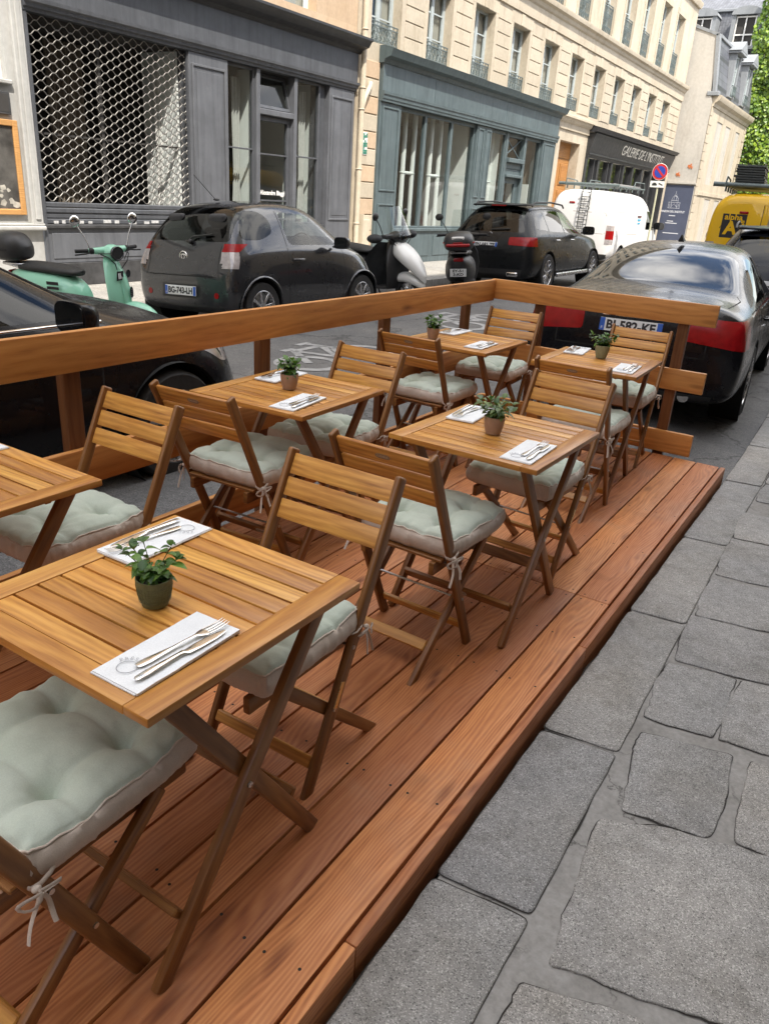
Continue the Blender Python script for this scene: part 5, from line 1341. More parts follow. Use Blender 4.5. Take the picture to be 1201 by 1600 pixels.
# ------------------------------------------------------------------ vehicle materials
from mathutils.bvhtree import BVHTree
def paint(name, col, rough=.22, flake=0., coat=.24):
    t = NT(name); co = t.coord('Object')
    n = t.noise(co, 2.2, 5, .6); c = t.mix(t.ramp(n, [(.4, 0.), (.8, .14)]), col, tuple(min(1, x * .8 + .02) for x in col))
    t.bsdf(c, t.ramp(t.noise(co, 9, 4), [(.3, rough), (.75, rough + .10)]), flake, t.bump(t.noise(co, 1.6, 2), .02, .02), Coat_Weight=coat, Coat_Roughness=.03, Specular_IOR_Level=.15); M[name] = t.m
paint('paint_black', (.006, .006, .008), .22); paint('paint_black_suv', (.010, .011, .012), .25); paint('paint_midnight', (.014, .016, .022), .25)
paint('paint_grey_metal', (.040, .041, .046), .25, .5, .9); paint('paint_van_white', (.74, .74, .74), .35, 0, .5); paint('paint_van_yellow', (.74, .44, .012), .4, 0, .5); paint('paint_mint', (.30, .63, .47), .3, 0, .7); paint('paint_silver', (.66, .66, .64), .3, .1)
plain('car_glass_dark', (.010, .011, .012), .02, var=0, Specular_IOR_Level=.9)
glassmat('car_glass', (.74, .79, .76), 0., .8); glassmat('car_glass_tint', (.10, .105, .105), 0., .8)
plain('rubber', (.014, .014, .015), .75, var=.25, nscale=15); plain('black_plastic', (.020, .020, .021), .45, var=.2); plain('alloy', (.52, .52, .53), .25, .9); plain('well', (.006, .006, .006), .95)
plain('lamp_red', (.27, .006, .008), .16, var=.2, nscale=18, Specular_IOR_Level=.3); plain('lamp_red_dark', (.09, .003, .005), .16, Specular_IOR_Level=.3); plain('lamp_clear', (.36, .33, .33), .10, var=.2, nscale=20, Coat_Weight=1.)
plain('chrome', (.72, .72, .72), .08, 1.); plain('plate_white', (.72, .73, .73), .35, var=.03); plain('plate_blue', (.02, .10, .45), .35); plain('plate_ink', (.015, .015, .018), .4)
plain('seat_cloth', (.045, .045, .048), .8, var=.2); plain('seat_vinyl', (.018, .018, .018), .6, var=.2, nscale=12); plain('apron_cloth', (.022, .024, .027), .75, var=.35, nscale=7); plain('sticker_blue', (.03, .36, .62), .4, var=.05)
plain('gap', (.004, .004, .004), .8)

def sec(y, zb, wm, zbelt, wb, zr, wr, cr=.03):
    zbelt = min(zbelt, zr - .02)
    zm = lerp(zb, zbelt, .52)
    return (y, [(0, zb), (wm * .80, zb), (wm - .035, zb + .07), (wm, zm), (wb + .005, zbelt - .03), (wb - .025, zbelt + .015), (wr + .0, zr - .035), (wr * .72, zr), (0, zr + cr)])
def loft_body(stations, level=3, crease=()):
    bm = bmesh.new(); K = len(stations[0][1]); rings = []
    for y, pts in stations:
        rings.append([bm.verts.new((x, y, z)) for x, z in pts] + [bm.verts.new((-x, y, z)) for x, z in pts[1:-1]][::-1])
    n = len(rings[0])
    for A, B in zip(rings, rings[1:]):
        for i in range(n): bm.faces.new((A[i], A[(i + 1) % n], B[(i + 1) % n], B[i]))
    for R, fl in ((rings[0], 0), (rings[-1], 1)):
        top = K - 1
        for i in range(0, top):
            l0 = R[i] ; l1 = R[i + 1]; r0 = R[(n - i) % n]; r1 = R[n - i - 1]
            q = [l0, l1, r1, r0]; u = []
            for v in q:
                if v not in u: u.append(v)
            if len(u) > 2: bm.faces.new(u if fl else u[::-1])
    bmesh.ops.recalc_face_normals(bm, faces=bm.faces)
    me = bpy.data.meshes.new('cage'); bm.to_mesh(me); bm.free()
    ob = bpy.data.objects.new('cage', me); COL.objects.link(ob)
    md = ob.modifiers.new('s', 'SUBSURF'); md.levels = level; md.render_levels = level
    dg = bpy.context.evaluated_depsgraph_get(); dg.update()
    out = bpy.data.meshes.new_from_object(ob.evaluated_get(dg)); bpy.data.objects.remove(ob); bpy.data.meshes.remove(me)
    b = bmesh.new(); b.from_mesh(out); bpy.data.meshes.remove(out); b.normal_update(); return b
class Body:
    """a smooth closed shell from which windows, lamps, joints and arches are cut by projected outlines"""
    AX = {'x': (0, 1, 2), 'y': (1, 0, 2), 'z': (2, 0, 1)}
    def __init__(s, bm):
        s.b = bm
        s.bvh = BVHTree.FromBMesh(bm); s.fn = []
        bm.faces.ensure_lookup_table(); s.src = bm.copy(); s.src.faces.ensure_lookup_table(); s.src.normal_update()
    def cut(s, poly, ax, cond):
        a, u, v = s.AX[ax]; poly = [tuple(p) for p in poly]
        us = [p[0] for p in poly]; vs = [p[1] for p in poly]; e = 1e-4
        cand = []
        for f in s.b.faces:
            fu = [w.co[u] for w in f.verts]; fv = [w.co[v] for w in f.verts]
            if max(fu) < min(us) - e or min(fu) > max(us) + e or max(fv) < min(vs) - e or min(fv) > max(vs) + e: continue
            if cond(f.calc_center_median(), f.normal): cand.append(f)
        for p, q in zip(poly, poly[1:] + poly[:1]):
            d = (q[0] - p[0], q[1] - p[1])
            if abs(d[0]) + abs(d[1]) < 1e-6: continue
            no = V((0, 0, 0)); no[u] = -d[1]; no[v] = d[0]; pc = V((0, 0, 0)); pc[u] = p[0]; pc[v] = p[1]
            # only faces near this edge need the cut
            lo = [min(p[0], q[0]) - .02, min(p[1], q[1]) - .02]; hi = [max(p[0], q[0]) + .02, max(p[1], q[1]) + .02]
            near, far = [], []
            for f in cand:
                fu = [w.co[u] for w in f.verts]; fv = [w.co[v] for w in f.verts]
                (near if not (max(fu) < lo[0] or min(fu) > hi[0] or max(fv) < lo[1] or min(fv) > hi[1]) else far).append(f)
            g = set(near)
            for f in near: g.update(f.edges); g.update(f.verts)
            r = bmesh.ops.bisect_plane(s.b, geom=list(g), plane_co=pc, plane_no=no, dist=1e-6)
            cand = far + [x for x in r['geom'] if isinstance(x, bmesh.types.BMFace)]
        res = []
        for f in cand:
            if not f.is_valid: continue
            c = f.calc_center_median(); pu, pv = c[u], c[v]; ins = False; j = len(poly) - 1
            for i in range(len(poly)):
                if (poly[i][1] > pv) != (poly[j][1] > pv) and pu < (poly[j][0] - poly[i][0]) * (pv - poly[i][1]) / (poly[j][1] - poly[i][1]) + poly[i][0]: ins = not ins
                j = i
            if ins: res.append(f)
        return res
    def to_obj(s, bm, name, mat, parent, push=0.):
        bm.normal_update()
        me = bpy.data.meshes.new(name); nor = []
        for v in bm.verts:
            loc, n, idx, d = s.bvh.find_nearest(v.co)
            if idx is not None and d < .004:
                f = s.src.faces[idx]; ws = []
                for w in f.verts: ws.append(1 / max(1e-6, (w.co - v.co).length))
                # inverse distance blend of the source vertex normals
                nn = V((0, 0, 0))
                for w, k in zip(f.verts, ws): nn += w.normal * k ** 1.5
                nor.append(nn.normalized())
            else: nor.append(v.normal.copy())
        if push:
            for v, n in zip(bm.verts, nor): v.co += n * push
        bm.to_mesh(me); bm.free(); me.materials.append(M[mat]); me.shade_smooth(); me.normals_split_custom_set_from_vertices(nor)
        return link(name, me, parent)
    def take(s, faces, name, mat, parent, push=0.):
        nb = bmesh.new(); mp_ = {}
        for f in faces:
            vs = []
            for v in f.verts:
                if v not in mp_: mp_[v] = nb.verts.new(v.co)
                vs.append(mp_[v])
            try: nb.faces.new(vs)
            except ValueError: pass
        bmesh.ops.delete(s.b, geom=faces, context='FACES')
        return s.to_obj(nb, name, mat, parent, push)
    def panel(s, poly, ax, cond, name, mat, parent, push=0.):
        fs = s.cut(poly, ax, cond); return s.take(fs, name, mat, parent, push) if fs else None
    def line(s, pts, ax, cond, w=.007, out=None):
        """joint line: thin strips collected into the list out"""
        for p, q in zip(pts, pts[1:]):
            p, q = V(p), V(q); d = (q - p).normalized(); n = V((-d.y, d.x)) * w / 2; p = p - d * w * .3; q = q + d * w * .3
            out.extend(s.cut([p - n, q - n, q + n, p + n], ax, cond))
    def finish_lines(s, out, parent, name='panel_gap', mat='gap'):
        fs = [f for f in set(out) if f.is_valid]
        if fs: s.take(fs, name, mat, parent)
    def hole(s, poly, ax, cond):
        fs = s.cut(poly, ax, cond); bmesh.ops.delete(s.b, geom=fs, context='FACES')
def rounded(pts, r=.04, k=4):
    out = []; n = len(pts)
    for i in range(n):
        a, p, c = V(pts[i - 1]), V(pts[i]), V(pts[(i + 1) % n]); d0, d1 = (a - p), (c - p); rr = min(r, d0.length * .45, d1.length * .45); q0, q1 = p + d0.normalized() * rr, p + d1.normalized() * rr
        for j in range(k + 1):
            t = j / k; out.append(tuple(q0 * (1 - t) ** 2 + p * 2 * t * (1 - t) + q1 * t * t))
    return out
def circ(y, z, r, n=22): return [(y + r * cos(2 * pi * i / n), z + r * sin(2 * pi * i / n)) for i in range(n)]
R_ = lambda c, n: c.x > .25 and n.x > .05
L_ = lambda c, n: c.x < -.25 and n.x < -.05
REAR = lambda c, n: n.y < -.08
FRONT = lambda c, n: n.y > .08
def both(fn):
    for sd in (R_, L_): fn(sd)
def add_wheel(root, x, y, r, w, spokes=10, style=0, steer=0):
    sg = 1 if x > 0 else -1
    e = thing('wheel_tmp', '', ''); bpy.data.objects.remove(e)
    b = MB(); ri = r * .68
    b.lathe([(ri, -w / 2), (r * .93, -w / 2), (r * .985, -w * .40), (r, -w * .25), (r, w * .25), (r * .985, w * .40), (r * .93, w / 2), (ri, w / 2), (ri * .97, w * .3), (ri * .97, -w * .3), (ri, -w / 2)], 40, axis=(1, 0, 0), capb=False)
    ty = b.build('wheel', 'rubber', root, 40); ty.location = (x - sg * w / 2, y, r); ty.rotation_euler.z = steer
    b = MB(); X = sg * w * .36
    b.torus((sg * w * .44, 0, 0), ri * .965, ri * .05, (1, 0, 0), 40, 8); b.lathe([(ri * .93, 0), (ri * .93, .06)], 32, (X - sg * .05, 0, 0), (sg, 0, 0), capb=False)
    b.cyl((X - sg * .02, 0, 0), (X + sg * .012, 0, 0), ri * .20, ri * .16, 20)
    for k in range(spokes):
        a = 2 * pi * k / spokes + .2
        if style == 1: a = 2 * pi * (k // 2) / (spokes // 2) + (.14 if k % 2 else -.14)
        p0 = V((X, cos(a) * ri * .14, sin(a) * ri * .14)); a1 = a + (0 if style == 0 else (.16 if k % 2 else -.16)); p1 = V((X + sg * .012, cos(a1) * ri * .95, sin(a1) * ri * .95))
        b.plank(p0, p1, ri * (.17 if style == 0 else .11), .022, up=(sg, 0, 0), bev=.004)
    b.build('rim', 'alloy', ty, 40)
    b = MB(); b.cyl((X - sg * .06, 0, 0), (X - sg * .05, 0, 0), ri * .9, seg=28); b.build('brake_disc', 'rod_steel', ty)
    b = MB(); b.lathe([(r + .05, 0), (r + .05, .26)], 32, (x + sg * .0, y, r), (-sg, 0, 0), capb=False); b.cyl((x - sg * .26, y, r), (x - sg * .262, y, r), r + .05, seg=32); b.build('wheel_well', 'well', root)
    return ty
def fr_plate(root, c, nrm, txt, w=.52, h=.112):
    """French plate: white field, blue ends, black characters"""
    n = V(nrm).normalized(); x = Z.cross(n).normalized(); y = n.cross(x); m = frame(c, x, y)
    b = MB(); b.box((0, 0, 0), (w, h, .012), m, .004); pl = b.build('number_plate', 'plate_white', root)
    b = MB()
    for s in (-1, 1): b.box((s * (w / 2 - .023), 0, .0065), (.042, h - .008, .003), m, 0)
    b.build('plate_band', 'plate_blue', pl)
    if txt: text_mesh(txt, .098, 'plate_ink', 'plate_characters', pl, m @ Matrix.Translation((0, -.002, .0072)), width=w - .115, bold=.0035)
    if txt: text_mesh('F', .035, 'plate_white', 'plate_characters', pl, m @ Matrix.Translation((-(w / 2 - .023), -.032, .0085)))
    return pl
def mirror(root, x, y, z, mat, s=1.):
    sg = 1 if x > 0 else -1
    b = MB(); w_, h_ = .115 * s, .075 * s; B_ = loft_body([(yy, [(0, -hh), (ww * .7, -hh), (ww * .95, -hh * .8), (ww, 0), (ww * .92, hh * .75), (ww * .7, hh), (0, hh)]) for yy, ww, hh in ((-.05 * s, w_ * .97, h_ * .97), (-.045 * s, w_, h_), (0, w_, h_), (.05 * s, w_ * .8, h_ * .8), (.075 * s, w_ * .4, h_ * .4))], 2); bmesh.ops.transform(B_, matrix=Matrix.Translation((x + sg * .125 * s, y, z + .03)), verts=B_.verts); B_.loops.layers.uv.new('UVMap'); b.absorb(B_); b.box((x + sg * .02, y + .01, z - .02), (.12, .05, .03), bev=.01); mi_ = b.build('door_mirror', mat, root, 60)
    b = MB(); b.prism([(x + sg * .125 * s + .1 * s * u, y - .0505 * s, z + .03 + .063 * s * v) for u, v in rounded([(-1, -1), (1, -1), (1, 1), (-1, 1)], .5)], (0, -.003, 0)); b.build('mirror_glass', 'car_glass_dark', mi_, 60)
def handle_(root, sg, x, y, z, mat):
    b = MB(); b.tube([(sg * (x - .012), y - .09, z), (sg * (x + .022), y - .07, z), (sg * (x + .026), y + .06, z), (sg * (x - .012), y + .085, z)], .014, 8, flat=1.2); b.build('door_handle', mat, root, 60)
def seats(root, ys, zc, w):
    for y in ys:
        for s in (-1, 1):
            b = MB(); b.box((s * w, y + .25, zc - .32), (.46, .5, .14), bev=.05, seg=3); m = Matrix.Translation((s * w, y, zc - .1)) @ Matrix.Rotation(RD(14), 4, 'X'); b.box((0, 0, .05), (.44, .12, .56), m, .05, 3); b.box((0, .0, .44), (.24, .09, .17), m, .035, 3); b.build('seat', 'seat_cloth', root, 50)
def place(root, x, y, z, yawccw, tilt=0., pitch=0.):
    root.matrix_world = Matrix.Translation((x, y, z)) @ Matrix.Rotation(yawccw, 4, 'Z') @ Matrix.Rotation(tilt, 4, 'Y') @ Matrix.Rotation(pitch, 4, 'X')

# ================================================================== small grey city car
def city_car():
    root = thing('city_car', 'tiny dark grey city car with number plate BG-743-LH parked by the graphite shop', 'car')
    st = [sec(-.02, .30, .66, .60, .62, .66, .5), sec(.03, .26, .80, .72, .78, .80, .70), sec(.09, .22, .845, .86, .80, 1.02, .70, .02), sec(.26, .20, .86, .93, .82, 1.28, .62, .03), sec(.46, .20, .865, .96, .83, 1.47, .57, .035), sec(.95, .18, .855, .97, .82, 1.505, .57, .03), sec(1.45, .17, .85, .96, .82, 1.50, .56, .03), sec(1.78, .17, .85, .945, .82, 1.43, .54, .03), sec(2.12, .18, .86, .93, .81, 1.20, .56, .03), sec(2.45, .19, .865, .90, .78, 1.00, .58, .03), sec(2.72, .20, .84, .80, .72, .88, .52, .03), sec(2.92, .24, .74, .66, .62, .74, .45, .02), sec(2.99, .28, .60, .55, .50, .62, .38)]
    B = Body(loft_body(st))
    r = .30; ay = (.47, 2.47)
    for sd in (R_, L_):
        for y in ay: B.hole(circ(y, r + .01, r + .045), 'x', sd)
    for sd in (R_, L_):
        B.panel(rounded([(1.03, 1.01), (1.99, 1.00), (1.80, 1.22), (1.58, 1.37), (1.02, 1.395)], .07), 'x', sd, 'side_window', 'car_glass', root)
        B.panel(rounded([(.25, 1.075), (.56, 1.07), (.80, 1.15), (.83, 1.30), (.72, 1.39), (.44, 1.41)], .09), 'x', sd, 'quarter_window', 'car_glass_tint', root)
    B.panel(rounded([(-.66, 1.05), (.66, 1.05), (.55, 1.43), (-.55, 1.43)], .06), 'y', lambda c, n: n.y < -.2 and c.y < .7, 'rear_window', 'car_glass_tint', root)
    B.panel(rounded([(-.62, 2.32), (.62, 2.32), (.50, 1.74), (-.50, 1.74)], .08), 'z', lambda c, n: n.z > .2 and c.z > .9, 'windscreen', 'car_glass', root)
    for s, sd in ((1, R_), (-1, L_)):
        big = lambda c, n, s=s: c.x * s > .3 and c.y < .5 and (n.y < -.05 or n.x * s > .05)
        for z0, z1, mt in ((.94, 1.03, 'lamp_red'), (.815, .94, 'lamp_clear'), (.76, .815, 'lamp_clear')):
            xi = {.94: (.60, .615), .815: (.615, .60), .76: (.655, .615)}[z0]
            fs = B.cut([(s * xi[0], z0), (s * .9, z0), (s * .9, z1), (s * xi[1], z1)], 'y', lambda c, n, s=s: c.x * s > .5 and c.y < .42)
            side = B.cut([(-.1, z0), (.10 + .36 * (z0 - .72), z0), (.10 + .36 * (z1 - .72) + (.12 if z1 > 1. else 0), z1), (-.1, z1)], 'x', lambda c, n, s=s: c.x * s > .5 and c.y < .5 and .70 < c.z < 1.06)
            side = set(side); fs = [f for f in side if f.is_valid and f.calc_center_median().x * s > (xi[0] + xi[1]) / 2 - .002]
            if fs: B.take(fs, 'tail_lamp', mt, root, .006)
    G = []
    for sd in (R_, L_):
        B.line([(.98, .26), (.93, .65), (.97, 1.0), (1.0, 1.40)], 'x', sd, .011, G); B.line([(2.06, .97), (2.10, .6), (2.02, .26), (.98, .26)], 'x', sd, .011, G)
    B.line([(-.62, .66), (.62, .66)], 'y', REAR, .011, G); B.line([(.60, .66), (.575, .8), (.575, 1.0)], 'y', REAR, .011, G); B.line([(-.60, .66), (-.575, .8), (-.575, 1.0)], 'y', REAR, .011, G)
    B.finish_lines(G, root)
    B.panel([(-.34, .40), (.34, .40), (.32, .565), (-.32, .565)], 'y', REAR, 'plate_recess', 'black_plastic', root)
    B.panel([(-.62, .18), (.62, .18), (.66, .33), (-.66, .33)], 'y', REAR, 'rear_valance', 'black_plastic', root)
    B.to_obj(B.b, 'body', 'paint_grey_metal', root)
    for s in (-1, 1):
        for y in ay: add_wheel(root, s * .845, y, r, .185, 8)
        b = MB(); b.cyl((s * .56, -.012, .45), (s * .56, .06, .45), .035, seg=16); b.build('reflector', 'lamp_red', root)
        mirror(root, s * .84, 1.86, 1.0, 'paint_grey_metal', 1.); handle_(root, s, .845, 1.14, .84, 'paint_grey_metal')
        b = MB()
        for y in ay: b.tube([(s * (.852 - .05 * max(0, abs(a - pi / 2) - .9)), y + (r + .05) * cos(a), r + .01 + (r + .05) * sin(a)) for a in [pi * i / 16 for i in range(17)]], .016, 6)
        b.build('wheel_arch_lip', 'paint_grey_metal', root, 60)
    seats(root, (1.05,), .98, .36); seats(root, (.42,), .95, .34)
    b = MB(); b.torus((1.9 - 1.54, 1.72, .98), .17, .014, (0, -.9, .35), 24, 6); b.build('steering_wheel', 'black_plastic', root)
    b = MB(); b.box((0, 1.95, .88), (1.4, .35, .16), bev=.05, seg=3); b.build('dashboard', 'black_plastic', root)
    fr_plate(root, (.0, -.035, .485), (0, -1, .05), 'BG-743-LH')
    b = MB(); b.torus((0, .048, .87), .062, .009, (0, 1, 0), 28, 8); b.torus((0, .044, .872), .026, .008, (0, 1, 0), 22, 6); b.tube([(-.05, .046, .885), (-.025, .042, .90), (.025, .042, .90), (.05, .046, .885)], .008, 6); b.build('emblem', 'chrome', root, 60)
    text_mesh('iQ', .085, 'chrome', 'badge_lettering', root, frame((.36, .040, .72), (1, .02, 0), (0, .1, 1)), extrude=.004, bold=.003)
    b = MB(); b.tube([(-.0, .11, 1.05), (.06, .075, 1.045), (.12, .105, 1.10), (.40, .14, 1.13)], .012, 8); b.ball((.10, .08, 1.045), .03); b.build('rear_wiper', 'black_plastic', root, 60)
    b = MB(); b.tube([(.0, .62, 1.52), (-.02, .42, 1.70), (-.03, .32, 1.79)], .004, 6); b.ball((0, .63, 1.525), .03, (1, 1.6, .5), 12); b.build('aerial', 'black_plastic', root)
    b = MB(); b.box((0, .062, .76), (.06, .01, .05), bev=.01); b.build('lock_cover', 'black_plastic', root)
    return root
c = city_car(); place(c, -6.98, 6.58, -.120, RD(-1.2), RD(-3.2)); c.scale = (1, 1, .97)

# ================================================================== black saloon behind the end railing
def saloon(label, plate, mat='paint_black', L=4.9, fin=True, glass='car_glass_tint'):
    root = thing('saloon_car', label, 'car'); k = L / 4.9
    T = [(-.03, .36, .76, .60, .74, .70, .62, .01), (.0, .31, .88, .80, .84, .92, .74, .01), (.04, .28, .915, .93, .865, 1.035, .74, .01), (.11, .26, .93, .955, .875, 1.075, .74, .012), (.28, .24, .938, .965, .88, 1.085, .74, .016), (.72, .22, .942, .97, .885, 1.105, .73, .02), (1.12, .20, .94, .97, .885, 1.275, .655, .03), (1.62, .20, .937, .97, .882, 1.435, .60, .03), (2.15, .20, .932, .965, .878, 1.475, .60, .03), (2.75, .20, .93, .955, .875, 1.46, .58, .03), (3.05, .20, .93, .95, .875, 1.38, .56, .03), (3.42, .20, .935, .945, .87, 1.20, .60, .03), (3.78, .20, .935, .93, .86, 1.02, .66, .03), (4.3, .22, .92, .88, .84, .95, .62, .04), (4.68, .24, .84, .76, .74, .82, .55, .04), (4.86, .28, .68, .62, .58, .70, .42, .03), (4.92, .32, .5, .52, .42, .58, .3, .01)]
    st = [sec(y * k, *r) for y, *r in T]
    B = Body(loft_body(st)); r = .335; ay = (1.10 * k, 4.07 * k)
    for sd in (R_, L_):
        for y in ay: B.hole(circ(y, r + .01, r + .04), 'x', sd)
        B.panel(rounded([(1.22 * k, 1.02), (2.16 * k, 1.02), (2.16 * k, 1.37), (1.75 * k, 1.36), (1.48 * k, 1.24)], .05), 'x', sd, 'side_window', glass, root)
        B.panel(rounded([(2.24 * k, 1.02), (3.50 * k, 1.005), (3.12 * k, 1.24), (2.80 * k, 1.35), (2.24 * k, 1.375)], .05), 'x', sd, 'side_window', glass, root)
    B.panel(rounded([(-.72, .79 * k), (.72, .79 * k), (.575, 1.58 * k), (-.575, 1.58 * k)], .10), 'z', lambda c, n: n.z > .2 and c.z > 1.0, 'rear_window', 'car_glass_dark', root)
    B.panel(rounded([(-.66, 3.74 * k), (.66, 3.74 * k), (.52, 2.86 * k), (-.52, 2.86 * k)], .10), 'z', lambda c, n: n.z > .2 and c.z > .95, 'windscreen', glass, root)
    for s in (1, -1):
        fs = B.cut(rounded([(s * .40, .79), (s * .98, .74), (s * .98, .965), (s * .62, .975), (s * .40, .94)], .03), 'y', lambda c, n, s=s: c.x * s > .3 and c.y < .42)
        fs = [f for f in fs if f.calc_center_median().y < .36 - abs(f.calc_center_median().z - .87) * .5]
        if fs: B.take(fs, 'tail_lamp', 'lamp_red', root, .004)
    G = []
    for sd in (R_, L_):
        B.line([(2.20 * k, .26), (2.20 * k, .7), (2.20 * k, 1.40)], 'x', sd, .011, G); B.line([(1.10 * k, 1.0), (1.46 * k, .75), (1.50 * k, .26), (3.52 * k, .26), (3.58 * k, .95)], 'x', sd, .011, G)
    B.line([(-.62, .66), (-.62, .78), (-.395, .79), (-.395, .945), (-.68, .99)], 'y', REAR, .011, G); B.line([(.62, .66), (.62, .78), (.395, .79), (.395, .945), (.68, .99)], 'y', REAR, .011, G); B.line([(-.62, .66), (.62, .66)], 'y', REAR, .011, G)
    B.line([(-.70, .25 * k), (-.74, .72 * k), (-.70, .78 * k)], 'z', lambda c, n: n.z > .3 and c.z > .9, .011, G); B.line([(.70, .25 * k), (.74, .72 * k), (.70, .78 * k)], 'z', lambda c, n: n.z > .3 and c.z > .9, .011, G)
    B.line([(-.78, 4.6 * k), (-.80, 3.82 * k)], 'z', lambda c, n: n.z > .3, .011, G); B.line([(.78, 4.6 * k), (.80, 3.82 * k)], 'z', lambda c, n: n.z > .3, .011, G)
    B.finish_lines(G, root)
    B.panel([(-.7, .22), (.7, .22), (.74, .36), (-.74, .36)], 'y', REAR, 'rear_diffuser', 'black_plastic', root)
    B.panel(rounded([(-.5, .25), (.5, .25), (.55, .42), (-.55, .42)], .04), 'y', FRONT, 'front_grille', 'black_plastic', root)
    for s in (1, -1): B.panel(rounded([(s * .34, .60), (s * .80, .64), (s * .84, .76), (s * .40, .70)], .03), 'y', lambda c, n, s=s: n.y > .05 and c.x * s > .2, 'headlight', 'lamp_clear', root, .003)
    B.to_obj(B.b, 'body', mat, root)
    for s in (-1, 1):
        for y in ay: add_wheel(root, s * .925, y, r, .22, 10, 1)
        mirror(root, s * .90, 3.34 * k, 1.03, mat, 1.05)
        for y in (1.62, 2.66): handle_(root, s, .925, y * k, .86, mat)
        b = MB(); b.tube([(s * .892, .98 * k + t * 2.6 * k, 1.0 - .004 * t) for t in [i / 10 for i in range(11)]], .010, 6); b.build('window_trim', 'chrome', root, 60);
        b = MB(); b.cyl((s * .52, -.01, .33), (s * .52, .1, .34), .045, seg=18); b.build('exhaust_pipe', 'chrome', root); b = MB(); b.box((s * .60, -.005, .45), (.26, .02, .035), bev=.01); b.build('reflector', 'lamp_red_dark', root)
        b = MB()
        for i in range(4): b.tube([(s * .44, .012 + .004 * i, .81 + i * .034), (s * .70, .022 + .004 * i, .80 + i * .037), (s * .82, .045 + .004 * i, .80 + i * .037)], .004, 5)
        b.build('lamp_bar', 'lamp_red_dark', root, 60)
    fr_plate(root, (0, -.004, .845), (0, -1, .16), plate)
    b = MB(); b.cyl((0, .06, .985), (0, .032, .98), .042, seg=28); b.build('emblem', 'chrome', root); b = MB(); b.cyl((0, .0335, .9803), (0, .0295, .9797), .030, seg=24); b.build('emblem_field', 'sticker_blue', root)
    b = MB(); b.box((0, .012, .925), (.50, .03, .022), bev=.008); b.build('boot_handle', 'chrome', root)
    if fin:
        b = MB(); p = 1.78 * k
        vs = [(-.032, p - .075, 1.488), (.032, p - .075, 1.488), (.022, p + .10, 1.496), (-.022, p + .10, 1.496), (0, p - .085, 1.565), (0, p - .03, 1.56)]
        V_ = [b.b.verts.new(q) for q in vs]
        for q in ((0, 1, 4), (1, 2, 5, 4), (2, 3, 5), (3, 0, 4, 5), (3, 2, 1, 0)): b.b.faces.new([V_[i] for i in q])
        bmesh.ops.bevel(b.b, geom=list(b.b.edges), offset=.006, segments=2, affect='EDGES'); b.build('roof_aerial', 'black_plastic', root, 50)
    seats(root, (2.0 * k,), .95, .38); seats(root, (2.95 * k - .2,), .95, .38)
    return root
c = saloon('large black saloon car with red tail lamps parked right behind the end railing', 'BJ-582-KE'); place(c, -1.74, 6.62, -.195, RD(3.6), RD(-.6))
c = saloon('black car beside the railing, cut by the left frame edge, bonnet and mirror in view', '', L=4.75, fin=False, glass='car_glass_tint'); c.name = 'passing_car'; place(c, -4.31, -.84, -.155, RD(0), 0)

